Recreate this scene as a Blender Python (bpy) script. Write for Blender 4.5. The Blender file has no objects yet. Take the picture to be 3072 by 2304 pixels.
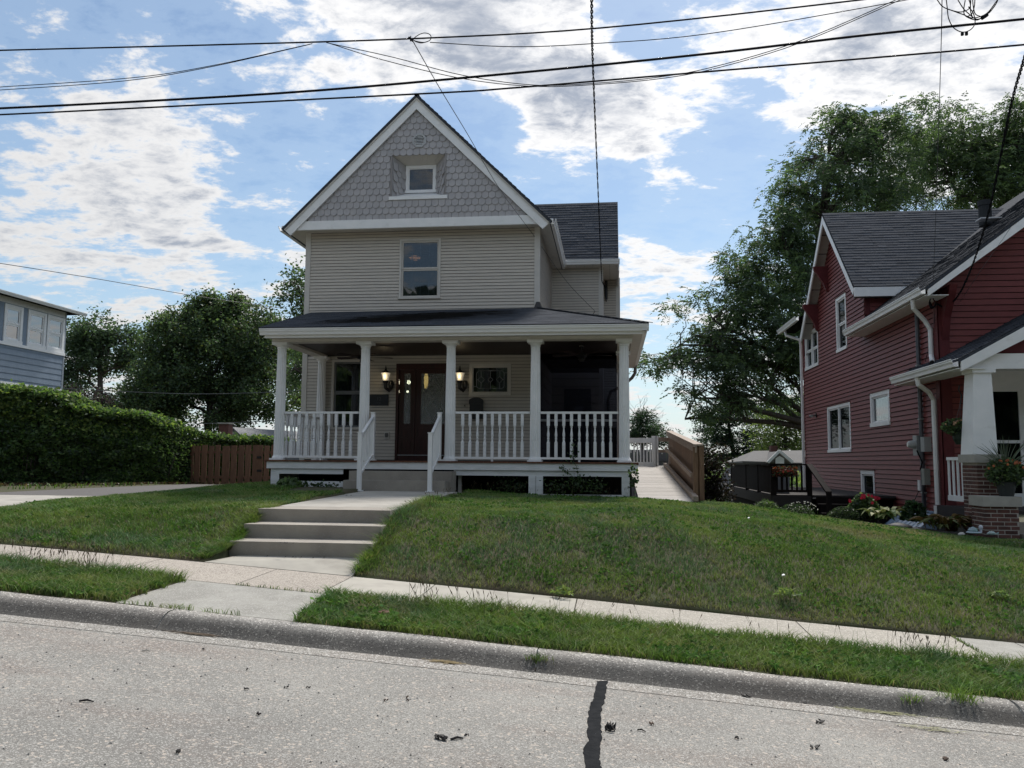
import bpy, math, random
import numpy as np
from mathutils import Vector, Matrix
random.seed(7); rng = np.random.default_rng(7)
S = bpy.context.scene; COL = S.collection
rad = math.radians
EXPO = 0.92
SKY_STR, SUN_E, SUN_ANG = .062, 2.3, 10
SKYTINT = (.95, .98, .98, 1); VEIL = (5.2, 6.6, 8.2, 1); CLOUD_K = .50; CLOUD_B = (.85, 1.25)
# (x, y, radius deg, weight) directions of cloud banks (+) and clear gaps (-), given in a 2212 px wide frame of reference
BLOBS = [(120, 300, 6, .09), (330, 430, 6, .11), (120, 490, 6, .07), (30, 400, 4, -.08), (230, 560, 4, -.06), (60, 60, 5, .04), (380, 60, 5, .05), (620, 40, 5, .10), (920, -10, 7, .26), (1130, 30, 7, .26),
         (760, 210, 4, .08), (1260, 230, 5, .20), (1430, 280, 5, .14), (1700, 60, 7, .10), (2050, 130, 8, .17), (1880, 230, 6, .08), (420, 590, 6, .05), (1450, 530, 5, .08), (1400, 630, 4, .07),
         (470, 150, 5, -.10), (700, 330, 6, -.14), (1010, 300, 5, -.12), (1250, 430, 6, -.16), (1560, 420, 7, -.15), (240, 110, 3, -.08), (1500, 700, 6, -.05), (1000, 420, 9, -.06), (1620, 250, 3, -.08)]
# ---------------------------------------------------------------- camera
# world: X along the street (right), Y away from the street, Z up, eye level at z = 0
F_, CX, CY = 2480.0, 1536.0, 1152.0
YAW, PIT, ROL = math.atan(300/F_), math.atan(233/F_), .0075
fw = Vector((-math.sin(YAW)*math.cos(PIT), math.cos(YAW)*math.cos(PIT), math.sin(PIT)))
r0 = Vector((math.cos(YAW), math.sin(YAW), 0)); u0 = r0.cross(fw)
RT = r0*math.cos(ROL)+u0*math.sin(ROL); UP = -r0*math.sin(ROL)+u0*math.cos(ROL)
cd = bpy.data.cameras.new('camera'); cam = bpy.data.objects.new('camera', cd); COL.objects.link(cam)
cd.sensor_width = 36; cd.lens = F_/3072*36; cd.clip_start = .05; cd.clip_end = 3000
cam.matrix_world = Matrix(((RT.x, UP.x, -fw.x, 0), (RT.y, UP.y, -fw.y, 0), (RT.z, UP.z, -fw.z, 0), (0, 0, 0, 1)))
S.camera = cam
def ray(x, y): return fw+RT*((x-CX)/F_)-UP*((y-CY)/F_)
def aY(x, y, Y): d = ray(x, y); return d*(Y/d.y)      # measured image point -> place on the plane at depth Y
def aX(x, y, X): d = ray(x, y); return d*(X/d.x)
def aZ(x, y, Z): d = ray(x, y); return d*(Z/d.z)
# ---------------------------------------------------------------- light
S.view_settings.view_transform = 'Standard'; S.view_settings.look = 'None'
S.view_settings.exposure = EXPO; S.view_settings.gamma = 1; S.view_settings.use_curve_mapping = False
SUN_EL, SUN_AZ = 52, 14
W = bpy.data.worlds.new('World'); S.world = W; W.use_nodes = True
def world():
    nt = W.node_tree; N = nt.nodes; L = nt.links; N.clear()
    def nd(t, **k):
        n = N.new(t)
        for a, b in k.items(): setattr(n, a, b)
        return n
    def mth(op, a, b=None, c=None, clamp=False):
        n = nd('ShaderNodeMath', operation=op, use_clamp=clamp)
        for i, v in enumerate((a, b, c)):
            if v is None: continue
            if isinstance(v, (int, float)): n.inputs[i].default_value = v
            else: L.new(v, n.inputs[i])
        return n.outputs[0]
    def mr(v, a, b, c=0., d=1.):
        n = nd('ShaderNodeMapRange', interpolation_type='SMOOTHSTEP'); L.new(v, n.inputs[0])
        for i, q in enumerate((a, b, c, d)): n.inputs[i+1].default_value = q
        return n.outputs[0]
    out = nd('ShaderNodeOutputWorld'); bg = nd('ShaderNodeBackground'); L.new(bg.outputs[0], out.inputs[0])
    sky = nd('ShaderNodeTexSky', sky_type='NISHITA', sun_disc=False, sun_elevation=rad(SUN_EL), sun_rotation=rad(SUN_AZ))
    sky.air_density = 1.15; sky.dust_density = .6; sky.ozone_density = 2.2
    tc = nd('ShaderNodeTexCoord'); D = tc.outputs['Generated']
    sp = nd('ShaderNodeSeparateXYZ'); L.new(D, sp.inputs[0])
    z = mth('MAXIMUM', sp.outputs[2], .0); zz = mth('ADD', z, .16)
    cb = nd('ShaderNodeCombineXYZ'); L.new(mth('DIVIDE', sp.outputs[0], zz), cb.inputs[0]); L.new(mth('DIVIDE', sp.outputs[1], zz), cb.inputs[1])
    def noise(scale, det, rough, off, dist=0.):
        mp = nd('ShaderNodeMapping'); L.new(cb.outputs[0], mp.inputs[0]); mp.inputs['Location'].default_value = off
        mp.inputs['Rotation'].default_value = (0, 0, rad(-28)); mp.inputs['Scale'].default_value = (1, 1.25, 1)
        n = nd('ShaderNodeTexNoise'); L.new(mp.outputs[0], n.inputs[0])
        n.inputs['Scale'].default_value = scale; n.inputs['Detail'].default_value = det; n.inputs['Roughness'].default_value = rough
        n.inputs['Distortion'].default_value = dist
        return n.outputs[0]
    n1 = noise(3.6, 14, .64, (3.1, 1.7, 0), .15)
    n2 = noise(1.5, 2, .5, (8.1, 4.7, 0))
    n3 = noise(11., 8, .66, (1.3, 7.7, 0), .3)
    cov = mth('ADD', mth('MULTIPLY', n1, 1.2), mth('ADD', mth('MULTIPLY', n2, .06), mth('MULTIPLY', n3, .50)))
    # cloud banks and blue gaps where the day had them (directions, not screen positions)
    for (px, py, deg, w) in BLOBS:
        d = ray(px*1.38879, py*1.38879).normalized()
        v = nd('ShaderNodeVectorMath', operation='DOT_PRODUCT'); L.new(D, v.inputs[0]); v.inputs[1].default_value = d
        cov = mth('ADD', cov, mr(v.outputs['Value'], math.cos(rad(deg)), 1., 0., w))
    alpha = mr(cov, .84, .99)
    thick = mth('MULTIPLY', mr(cov, .95, 1.26), mr(n3, .30, .66, .45, 1.))
    haze = mr(sp.outputs[2], .0, .22, .55, 0.)
    mixc = nd('ShaderNodeMixRGB'); L.new(thick, mixc.inputs[0])
    # brightness towards the sun
    sd = Vector((math.sin(rad(SUN_AZ))*math.cos(rad(SUN_EL)), math.cos(rad(SUN_AZ))*math.cos(rad(SUN_EL)), math.sin(rad(SUN_EL))))
    v = nd('ShaderNodeVectorMath', operation='DOT_PRODUCT'); L.new(D, v.inputs[0]); v.inputs[1].default_value = sd
    glow = mr(v.outputs['Value'], .45, 1.02, CLOUD_B[0], CLOUD_B[1])
    cw = nd('ShaderNodeMixRGB', blend_type='MULTIPLY'); cw.inputs[0].default_value = 1; cw.inputs[1].default_value = (1.0, .985, .97, 1); L.new(glow, cw.inputs[2])
    cg = nd('ShaderNodeMixRGB', blend_type='MULTIPLY'); cg.inputs[0].default_value = 1; cg.inputs[1].default_value = (.46, .51, .61, 1); L.new(mth('ADD', mth('MULTIPLY', glow, .35), .5), cg.inputs[2])
    L.new(cw.outputs[0], mixc.inputs[1]); L.new(cg.outputs[0], mixc.inputs[2])
    skyc = nd('ShaderNodeMixRGB', blend_type='MULTIPLY'); skyc.inputs[0].default_value = 1; L.new(sky.outputs[0], skyc.inputs[1]); skyc.inputs[2].default_value = SKYTINT
    # thin veil
    veil = nd('ShaderNodeMixRGB'); L.new(mth('MAXIMUM', haze, mr(cov, .62, .80, 0., .25)), veil.inputs[0]); L.new(skyc.outputs[0], veil.inputs[1]); veil.inputs[2].default_value = VEIL
    fin = nd('ShaderNodeMixRGB'); L.new(mth('MULTIPLY', alpha, .93), fin.inputs[0]); L.new(veil.outputs[0], fin.inputs[1])
    # cloud colours are given relative to the sky strength
    up = nd('ShaderNodeMixRGB', blend_type='MULTIPLY'); up.inputs[0].default_value = 1; L.new(mixc.outputs[0], up.inputs[1]); k = CLOUD_K/SKY_STR; up.inputs[2].default_value = (k, k, k, 1)
    L.new(up.outputs[0], fin.inputs[2]); L.new(fin.outputs[0], bg.inputs[0]); bg.inputs[1].default_value = SKY_STR
world()
W.cycles.sampling_method = 'MANUAL'; W.cycles.sample_map_resolution = 512
sl = bpy.data.lights.new('sun', 'SUN'); sl.energy = SUN_E; sl.angle = rad(SUN_ANG); sl.color = (1, .95, .88)
so = bpy.data.objects.new('sun', sl); COL.objects.link(so)
so.rotation_euler = (rad(90-SUN_EL), 0, rad(180-SUN_AZ)); so.location = (0, 0, 30)
# ---------------------------------------------------------------- materials
MATS = {}
def hexc(h):
    r = [int(h[i:i+2], 16)/255 for i in (0, 2, 4)]
    return tuple((c/12.92 if c <= .04045 else ((c+.055)/1.055)**2.4) for c in r)
def mat(name, c1, c2=None, scale=6., rough=.6, bump=0., bscale=None, stretch=(1, 1, 1), det=5, spec=.4, metal=0., lo=.35, hi=.65,
        rnd=0., tint=False, c3=None, st3=None, s3=.6, lo3=.45, hi3=.7, emit=None, trans=0., speck=None, coat=0., bdist=.01):
    if name in MATS: return MATS[name]
    m = bpy.data.materials.new(name); m.use_nodes = True; nt = m.node_tree; N = nt.nodes; L = nt.links
    b = N['Principled BSDF']; out = N['Material Output']
    geo = N.new('ShaderNodeNewGeometry'); mp = N.new('ShaderNodeMapping'); L.new(geo.outputs['Position'], mp.inputs[0]); mp.inputs['Scale'].default_value = stretch
    V = mp.outputs[0]
    def nz(s, d, r=.55, V_=None):
        n = N.new('ShaderNodeTexNoise'); L.new(V_ or V, n.inputs[0]); n.inputs['Scale'].default_value = s; n.inputs['Detail'].default_value = d; n.inputs['Roughness'].default_value = r
        return n.outputs[0]
    def ramp(v, a, bb):
        n = N.new('ShaderNodeMapRange'); L.new(v, n.inputs[0]); n.inputs[1].default_value = a; n.inputs[2].default_value = bb; return n.outputs[0]
    def mix(f, a, bb, mode='MIX'):
        n = N.new('ShaderNodeMixRGB'); n.blend_type = mode
        for i, v in enumerate((f, a, bb)):
            if isinstance(v, (int, float)): n.inputs[i].default_value = v
            elif isinstance(v, tuple): n.inputs[i].default_value = v[:3]+(1,)
            else: L.new(v, n.inputs[i])
        return n.outputs[0]
    if c2 is None: c2 = tuple(x*.86 for x in c1)
    col = mix(ramp(nz(scale, det), lo, hi), c1, c2)
    if c3:
        if st3:
            m3 = N.new('ShaderNodeMapping'); L.new(geo.outputs['Position'], m3.inputs[0]); m3.inputs['Scale'].default_value = st3
            f3 = ramp(nz(s3, 5, .65, m3.outputs[0]), lo3, hi3)
        else: f3 = ramp(nz(s3, 4), lo3, hi3)
        col = mix(f3, col, c3)
    if speck:                                   # (colour a, colour b, scale): aggregate / granules
        for (sc, ss, th) in speck:
            v = N.new('ShaderNodeTexVoronoi'); L.new(V, v.inputs[0]); v.inputs['Scale'].default_value = ss
            r_ = N.new('ShaderNodeSeparateColor'); L.new(v.outputs['Color'], r_.inputs[0])
            col = mix(ramp(r_.outputs[0], th, th+.04), col, sc)
    if rnd:
        oi = N.new('ShaderNodeObjectInfo'); mr = N.new('ShaderNodeMapRange'); L.new(oi.outputs['Random'], mr.inputs[0]); mr.inputs[3].default_value = 1-rnd; mr.inputs[4].default_value = 1+rnd
        col = mix(1., col, mr.outputs[0], 'MULTIPLY')
    if tint:
        at = N.new('ShaderNodeAttribute'); at.attribute_name = 'tint'; col = mix(1., col, at.outputs['Color'], 'MULTIPLY')
    L.new(col, b.inputs['Base Color'])
    b.inputs['Roughness'].default_value = rough; b.inputs['Metallic'].default_value = metal
    b.inputs['Specular IOR Level'].default_value = spec
    if coat: b.inputs['Coat Weight'].default_value = coat; b.inputs['Coat Roughness'].default_value = .1
    if bump:
        bp = N.new('ShaderNodeBump'); bp.inputs['Strength'].default_value = bump; bp.inputs['Distance'].default_value = bdist
        L.new(nz(bscale or scale*3, 4), bp.inputs['Height']); L.new(bp.outputs[0], b.inputs['Normal'])
    if emit: b.inputs['Emission Color'].default_value = emit[0]+(1,); b.inputs['Emission Strength'].default_value = emit[1]
    if trans:
        t = N.new('ShaderNodeBsdfTranslucent'); L.new(mix(1., col, (1.05, 1.18, .70), 'MULTIPLY'), t.inputs[0])
        ms = N.new('ShaderNodeMixShader'); ms.inputs[0].default_value = trans; L.new(b.outputs[0], ms.inputs[1]); L.new(t.outputs[0], ms.inputs[2]); L.new(ms.outputs[0], out.inputs[0])
    MATS[name] = m; return m
def glassmat(name, tr, tint, rough=.02, refl=.16, bump=0, bs=60, fk=.6):
    m = bpy.data.materials.new(name); m.use_nodes = True; nt = m.node_tree; N = nt.nodes; L = nt.links; N.clear()
    o = N.new('ShaderNodeOutputMaterial'); g = N.new('ShaderNodeBsdfGlossy'); g.inputs['Roughness'].default_value = rough; g.inputs[0].default_value = (1, 1, 1, 1)
    t = N.new('ShaderNodeBsdfTransparent'); t.inputs[0].default_value = tr+(1,)
    d = N.new('ShaderNodeBsdfDiffuse'); d.inputs[0].default_value = tint+(1,)
    m1 = N.new('ShaderNodeMixShader'); m1.inputs[0].default_value = .25; L.new(t.outputs[0], m1.inputs[1]); L.new(d.outputs[0], m1.inputs[2])
    lw = N.new('ShaderNodeFresnel'); lw.inputs[0].default_value = 1.5
    ad = N.new('ShaderNodeMath'); ad.operation = 'ADD'; ad.use_clamp = True; ad.operation = 'MULTIPLY_ADD'; L.new(lw.outputs[0], ad.inputs[0]); ad.inputs[1].default_value = fk; ad.inputs[2].default_value = refl
    m2 = N.new('ShaderNodeMixShader'); L.new(ad.outputs[0], m2.inputs[0]); L.new(m1.outputs[0], m2.inputs[1]); L.new(g.outputs[0], m2.inputs[2])
    L.new(m2.outputs[0], o.inputs[0])
    if bump:
        n = N.new('ShaderNodeTexNoise'); n.inputs['Scale'].default_value = bs; bp = N.new('ShaderNodeBump'); bp.inputs['Strength'].default_value = bump; bp.inputs['Distance'].default_value = .01
        ge = N.new('ShaderNodeNewGeometry'); L.new(ge.outputs['Position'], n.inputs[0]); L.new(n.outputs[0], bp.inputs['Height']); L.new(bp.outputs[0], g.inputs['Normal'])
    MATS[name] = m; return m
# ---------------------------------------------------------------- mesh building
ORG = {}
def org(o): return ORG.get(o.name, Vector((0, 0, 0))) if o else Vector((0, 0, 0))
class MB:
    def __init__(s): s.v = []; s.f = []; s.t = []
    def add(s, vs, fs, tint=None):
        n = len(s.v); s.v += [tuple(v) for v in vs]; s.f += [tuple(i+n for i in f) for f in fs]
        if tint is not None: s.t += [tint]*len(fs)
        return s
    def hexa(s, p, tint=None):            # p: 4 bottom (ccw), 4 top
        return s.add(p, [(3, 2, 1, 0), (4, 5, 6, 7), (0, 1, 5, 4), (1, 2, 6, 5), (2, 3, 7, 6), (3, 0, 4, 7)], tint)
    def box(s, x0, x1, y0, y1, z0, z1, tint=None):
        return s.hexa([(x0, y0, z0), (x1, y0, z0), (x1, y1, z0), (x0, y1, z0), (x0, y0, z1), (x1, y0, z1), (x1, y1, z1), (x0, y1, z1)], tint)
    def fb(s, fr, u0, u1, v0, v1, w0, w1):  # box in a wall frame: u along, v up, w out of the wall
        O, U, N_ = fr
        P = lambda u, v, w: O+U*u+Vector((0, 0, v))+N_*w
        return s.hexa([P(u0, v0, w0), P(u1, v0, w0), P(u1, v0, w1), P(u0, v0, w1), P(u0, v1, w0), P(u1, v1, w0), P(u1, v1, w1), P(u0, v1, w1)])
    def quad(s, a, b, c, d, tint=None): return s.add([a, b, c, d], [(0, 1, 2, 3)], tint)
    def prism(s, poly, off):               # planar polygon swept by off
        n = len(poly); off = Vector(off); p = [Vector(q) for q in poly]; q = [a+off for a in p]
        return s.add(p+q, [tuple(range(n))[::-1], tuple(range(n, 2*n))]+[(i, (i+1) % n, (i+1) % n+n, i+n) for i in range(n)])
    def beam(s, a, b, w, h, up=(0, 0, 1)):  # rectangular bar from a to b
        a, b = Vector(a), Vector(b); d = (b-a).normalized(); sd = d.cross(Vector(up)).normalized(); u = sd.cross(d)
        c = [(-w/2, -h/2), (w/2, -h/2), (w/2, h/2), (-w/2, h/2)]
        return s.hexa([a+sd*x+u*y for x, y in c]+[b+sd*x+u*y for x, y in c])
    def tube(s, pts, r, n=6, caps=True):
        pts = [Vector(p) for p in pts]; m = len(pts); rr = r if isinstance(r, (list, tuple)) else [r]*m; vs = []
        up = None
        for i, p in enumerate(pts):
            d = (pts[min(i+1, m-1)]-pts[max(i-1, 0)]); d = d.normalized() if d.length > 1e-9 else Vector((0, 0, 1))
            if up is None: up = d.orthogonal().normalized()
            up = (up-d*up.dot(d)); up = up.normalized() if up.length > 1e-6 else d.orthogonal().normalized()
            sd = d.cross(up)
            vs += [p+(up*math.cos(2*math.pi*k/n)+sd*math.sin(2*math.pi*k/n))*rr[i] for k in range(n)]
        fs = [(i*n+k, i*n+(k+1) % n, (i+1)*n+(k+1) % n, (i+1)*n+k) for i in range(m-1) for k in range(n)]
        if caps: fs += [tuple(range(n))[::-1], tuple(range((m-1)*n, m*n))]
        return s.add(vs, fs)
    def lathe(s, prof, c=(0, 0, 0), n=16, flute=0, sq=False):
        vs = []; m = len(prof)
        for r, z in prof:
            for k in range(n):
                a = 2*math.pi*(k+.5)/n; q = r
                if flute and k % 2: q = r*(1-flute)
                vs.append((c[0]+q*math.cos(a), c[1]+q*math.sin(a), c[2]+z))
        fs = [(i*n+k, i*n+(k+1) % n, (i+1)*n+(k+1) % n, (i+1)*n+k) for i in range(m-1) for k in range(n)]
        fs += [tuple(range(n))[::-1], tuple(range((m-1)*n, m*n))]
        return s.add(vs, fs)
    def mesh(s, name, smooth=False):
        me = bpy.data.meshes.new(name); me.from_pydata(s.v, [], s.f); me.update()
        if smooth: me.polygons.foreach_set('use_smooth', [True]*len(me.polygons))
        if s.t:
            at = me.color_attributes.new('tint', 'FLOAT_COLOR', 'CORNER'); c = []
            for f, t in zip(s.f, s.t): c += list(t[:3]+(1.,))*len(f)
            at.data.foreach_set('color', c)
        return me
    def build(s, name, m, parent=None, kind=None, label=None, smooth=False):
        o = org(parent)
        if o.length: s.v = [(a-o.x, b-o.y, c-o.z) for a, b, c in s.v]
        me = s.mesh(name, smooth); me.materials.append(m)
        return link(name, me, parent, kind, label)
def link(name, me, parent=None, kind=None, label=None, loc=None):
    ob = bpy.data.objects.new(name, me); COL.objects.link(ob)
    o = org(parent)
    if parent: ob.parent = parent
    if loc is not None: ob.location = Vector(loc)-o; ORG[ob.name] = Vector(loc)
    else: ORG[ob.name] = o.copy()
    if kind: ob['kind'] = kind
    if label: ob['label'] = label
    return ob
def put(name, me, parent, loc, rot=None, scl=None):   # place a shared mesh
    ob = link(name, me, parent, loc=loc)
    if rot is not None: ob.rotation_euler = rot
    if scl is not None: ob.scale = scl
    return ob
def thing(name, label, cat, loc=(0, 0, 0), group=None):
    o = bpy.data.objects.new(name, None); COL.objects.link(o); o.location = loc; ORG[o.name] = Vector(loc); o.empty_display_size = .2
    o['label'] = label; o['category'] = cat
    if group: o['group'] = group
    return o
def tag(o, label=None, cat=None, group=None, kind=None):
    for k, v in (('label', label), ('category', cat), ('group', group), ('kind', kind)):
        if v: o[k] = v
    return o
def arrmesh(name, V, Fq, m, tint=None, parent=None, kind=None, smooth=False):   # numpy mesh; Fq (n,3) or (n,4)
    o = org(parent); V = np.asarray(V, np.float32)-np.array(o, np.float32)
    me = bpy.data.meshes.new(name); nf, k = Fq.shape
    me.vertices.add(len(V)); me.vertices.foreach_set('co', V.ravel())
    me.loops.add(nf*k); me.loops.foreach_set('vertex_index', Fq.astype(np.int32).ravel())
    me.polygons.add(nf); me.polygons.foreach_set('loop_start', (np.arange(nf)*k).astype(np.int32)); me.polygons.foreach_set('loop_total', np.full(nf, k, np.int32))
    if tint is not None:
        at = me.color_attributes.new('tint', 'FLOAT_COLOR', 'POINT'); c = np.ones((len(V), 4), np.float32); c[:, :3] = tint; at.data.foreach_set('color', c.ravel())
    me.update(calc_edges=True); me.materials.append(m)
    return link(name, me, parent, kind)
def FRONT(Y): return (Vector((0, Y, 0)), Vector((1, 0, 0)), Vector((0, -1, 0)))
def LEFTW(X): return (Vector((X, 0, 0)), Vector((0, 1, 0)), Vector((-1, 0, 0)))   # wall facing -X, u = Y
def RIGHTW(X): return (Vector((X, 0, 0)), Vector((0, 1, 0)), Vector((1, 0, 0)))
# ---------------------------------------------------------------- materials list
vinyl = mat('cream_vinyl', (.56, .515, .45), (.51, .47, .415), 3, .55, c3=(.45, .415, .37), s3=1.2, st3=(1.2, 1, .25), lo3=.55, hi3=.8, rnd=.03, bump=.03, bscale=40, stretch=(1, 1, 6))
lap_shade = mat('lap_shadow_backing', (.10, .095, .09), (.08, .075, .07), 5, .9)  # dark backing colour stands in for the shadow line under each board
vinyl2 = mat('cream_trim', (.58, .555, .51), (.53, .51, .475), 5, .55)
shng = mat('grey_lavender_shingle', (.41, .395, .40), (.36, .35, .36), 5, .6, rnd=.06, bump=.1, bscale=60)
white = mat('white_paint', (.82, .82, .82), (.76, .77, .77), 4, .45, bump=.04, bscale=30, c3=(.60, .60, .58), s3=2.5, st3=(1, 1, 1.6), lo3=.58, hi3=.85)
oldwhite = mat('weathered_white_paint', (.74, .75, .76), (.62, .63, .62), 9, .6, bump=.15, bscale=50, stretch=(.4, 1, 2), lo=.45, hi=.72)
whitem = mat('white_enamel', (.82, .82, .81), (.78, .78, .78), 5, .3)
gutterm = mat('white_gutter_metal', (.76, .76, .75), (.66, .66, .65), 3, .4, stretch=(.6, .6, 3), lo=.5, hi=.75)
roofm = mat('asphalt_shingle', (.062, .070, .084), (.044, .050, .062), 30, .95, spec=.08, tint=True, bump=.5, bscale=220, speck=[((.12, .125, .14), 260, .86)])
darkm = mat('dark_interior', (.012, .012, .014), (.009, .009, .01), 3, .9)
ceilwood = mat('stained_porch_ceiling', (.026, .014, .012), (.018, .010, .009), 8, .5, stretch=(.5, 8, 1))
cherry = mat('cherry_door_wood', (.045, .012, .011), (.026, .008, .008), 6, .35, stretch=(6, 6, .6), coat=.2)
deckwood = mat('stained_deck_wood', (.16, .065, .035), (.11, .045, .028), 8, .6, stretch=(6, .6, 1), rnd=.12)
greywood = mat('weathered_grey_wood', (.46, .43, .40), (.33, .31, .29), 9, .75, stretch=(.7, 8, 1), rnd=.1, bump=.2, bscale=40)
brownwood = mat('brown_treated_wood', (.24, .145, .085), (.155, .09, .052), 7, .75, stretch=(5, 5, .6), rnd=.14, bump=.2, bscale=40)
fencewood = mat('red_brown_fence_wood', (.20, .105, .062), (.14, .072, .044), 7, .75, stretch=(5, 5, .6), rnd=.18, bump=.2, bscale=40)
raw = mat('raw_rail_wood', (.36, .29, .23), (.26, .20, .16), 8, .7, stretch=(4, .6, 4), bump=.2, bscale=40)
conc = mat('step_concrete', (.37, .335, .285), (.30, .27, .235), 3, .85, bump=.25, bscale=140, c3=(.26, .235, .205), s3=1.6, speck=[((.36, .34, .31), 150, .93)])
walkc = mat('walk_concrete', (.43, .405, .36), (.36, .34, .305), 4, .85, bump=.2, bscale=160, c3=(.30, .28, .245), s3=1.5)
slabA = mat('exposed_aggregate_concrete', (.40, .355, .305), (.33, .295, .255), 14, .9, bump=.4, bscale=160, rnd=.05, c3=(.27, .24, .21), s3=1.1,
            speck=[((.50, .45, .39), 130, .70), ((.17, .145, .125), 150, .84)], bdist=.006)
slabB = mat('pale_new_concrete', (.43, .405, .35), (.365, .342, .298), 3, .85, bump=.15, bscale=170, rnd=.05, c3=(.30, .277, .24), s3=1.9, lo3=.52, hi3=.72)
slabC = mat('grey_apron_concrete', (.36, .35, .315), (.30, .29, .262), 6, .88, bump=.3, bscale=160, rnd=.03, c3=(.235, .225, .20), s3=1.7, speck=[((.45, .43, .40), 140, .86)])
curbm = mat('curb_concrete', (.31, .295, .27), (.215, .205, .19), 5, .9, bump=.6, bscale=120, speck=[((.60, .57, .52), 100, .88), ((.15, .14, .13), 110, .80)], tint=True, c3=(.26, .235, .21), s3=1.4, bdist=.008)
roadm = mat('road_concrete', (.30, .288, .262), (.225, .216, .198), 1.1, .92, bump=.8, bscale=150, c3=(.205, .163, .140), s3=1.3, st3=(.28, 1, 1),
            speck=[((.42, .405, .375), 150, .76), ((.165, .157, .145), 160, .78), ((.48, .42, .36), 70, .93)], bdist=.006, lo3=.47, hi3=.70)
tar = mat('crack_sealant', (.028, .029, .031), (.018, .019, .021), 20, .9, spec=.03, bump=.5, bscale=60)
soil = mat('lawn_soil', (.052, .062, .024), (.075, .060, .036), 3, .95, bump=.5, bscale=50)
mulch = mat('dark_mulch', (.028, .020, .016), (.018, .014, .012), 30, .95, bump=1, bscale=60)
asph = mat('driveway_asphalt', (.13, .12, .115), (.10, .094, .09), 20, .9, bump=.4, bscale=100)
red_lap_shade = mat('red_lap_shadow_backing', (.03, .012, .012), (.025, .01, .01), 5, .9)  # near-black red behind the gaps paints the lap shadows of the red siding
redv = mat('barn_red_siding', (.21, .056, .051), (.175, .048, .045), 4, .55, rnd=.06, spec=.25, stretch=(1, 1, 4))
redp = mat('barn_red_paint', (.125, .027, .029), (.10, .023, .025), 5, .6, spec=.2)
bluev = mat('slate_blue_siding', (.20, .255, .325), (.175, .225, .29), 5, .6, stretch=(1, 1, .5), rnd=.04)
brick = mat('dark_red_brick', (.130, .058, .045), (.085, .042, .036), 9, .85, rnd=.35, bump=.4, bscale=70)
mortar = mat('mortar', (.46, .42, .38), (.38, .345, .31), 20, .95)
limest = mat('limestone_cap', (.40, .38, .335), (.34, .325, .29), 8, .8, bump=.15, bscale=60)
blkm = mat('black_metal', (.012, .012, .014), (.009, .009, .010), 6, .35, spec=.5)
plaqm = mat('plaque_metal', (.022, .026, .034), (.018, .021, .028), 6, .4)
plaqt = mat('plaque_lettering', (.075, .085, .095), (.06, .07, .08), 6, .4)
greymet = mat('grey_electrical_metal', (.30, .31, .31), (.24, .25, .25), 7, .5, metal=.2)
conduit = mat('dull_conduit', (.13, .135, .15), (.10, .105, .12), 7, .45, metal=.3)
darkdeck = mat('dark_brown_stained_deck', (.016, .011, .011), (.011, .008, .008), 7, .8, spec=.15, rnd=.1)
deckgrey = mat('grey_deck_boards', (.055, .048, .047), (.04, .036, .036), 7, .8, spec=.2, stretch=(.6, 6, 6))
greyroof = mat('pale_grey_shingle', (.15, .145, .142), (.115, .112, .11), 12, .9, bump=.3, bscale=60)
fargrey = mat('far_house_grey', (.30, .30, .30), (.26, .26, .26), 4, .7)
cable = mat('cable_black', (.010, .011, .015), (.008, .009, .012), 5, .8, spec=.1)
cableg = mat('cable_grey', (.05, .052, .06), (.04, .042, .05), 5, .5)
bark = mat('bark', (.075, .060, .050), (.045, .038, .033), 9, .9, stretch=(1, 1, .25), bump=.8, bscale=16)
deb = mat('dry_leaf', (.070, .040, .024), (.035, .022, .015), 20, .8)
debd = mat('black_leaf_litter', (.012, .010, .009), (.008, .007, .007), 20, .7)
pale = mat('pale_husk', (.60, .57, .50), (.45, .42, .36), 20, .7)
straw = mat('dry_grass_clippings', (.33, .25, .12), (.22, .17, .08), 20, .8)
rust = mat('rusted_iron', (.16, .075, .050), (.10, .05, .035), 20, .8, bump=.4, bscale=80)
grassm = mat('grass_blades', (1, 1, 1), (.8, .8, .8), 30, .6, spec=.25, tint=True, trans=.30)
leafm = mat('tree_leaves', (1, 1, 1), (.85, .85, .85), 3, .5, spec=.3, tint=True, trans=.50)
grassw = mat('weed_leaves', (1, 1, 1), (.8, .8, .8), 30, .9, spec=.0, tint=True, trans=.25)
petal = mat('petals', (1, 1, 1), (.9, .9, .9), 9, .6, tint=True, trans=.2)
glass = glassmat('window_glass', (.55, .60, .64), (.02, .025, .03), .02, .04)
glassd = glassmat('dark_window_glass', (.34, .37, .40), (.010, .012, .016), .03, .0, fk=.28)
glasst = glassmat('textured_door_glass', (.55, .60, .60), (.03, .04, .042), .12, .12, .9, 45)
screenm = glassmat('black_screen_mesh', (.42, .44, .50), (.004, .006, .012), .5, -.03)
lamp_g = mat('frosted_lamp_glass', (.75, .70, .60), (.70, .66, .56), 6, .3, emit=((1.0, .86, .62), .10))
bulb = mat('lit_bulb', (1, .9, .7), (1, .9, .7), 6, .4, emit=((1.0, .88, .62), 5.))
warm = mat('warm_ceiling_lamp', (.8, .4, .2), (.7, .35, .2), 6, .4, emit=((1.0, .42, .18), 1.1))
came = mat('lead_came', (.26, .28, .30), (.20, .22, .24), 6, .45)
curt2 = mat('pale_curtain', (.55, .60, .64), (.42, .46, .50), 10, .9, stretch=(8, 8, .6))
clearg = glassmat('clear_leaded_glass', (.85, .88, .90), (.03, .035, .04), .02, .02)
blind = mat('window_blind', (.16, .18, .22), (.13, .15, .19), 6, .7)
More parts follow.
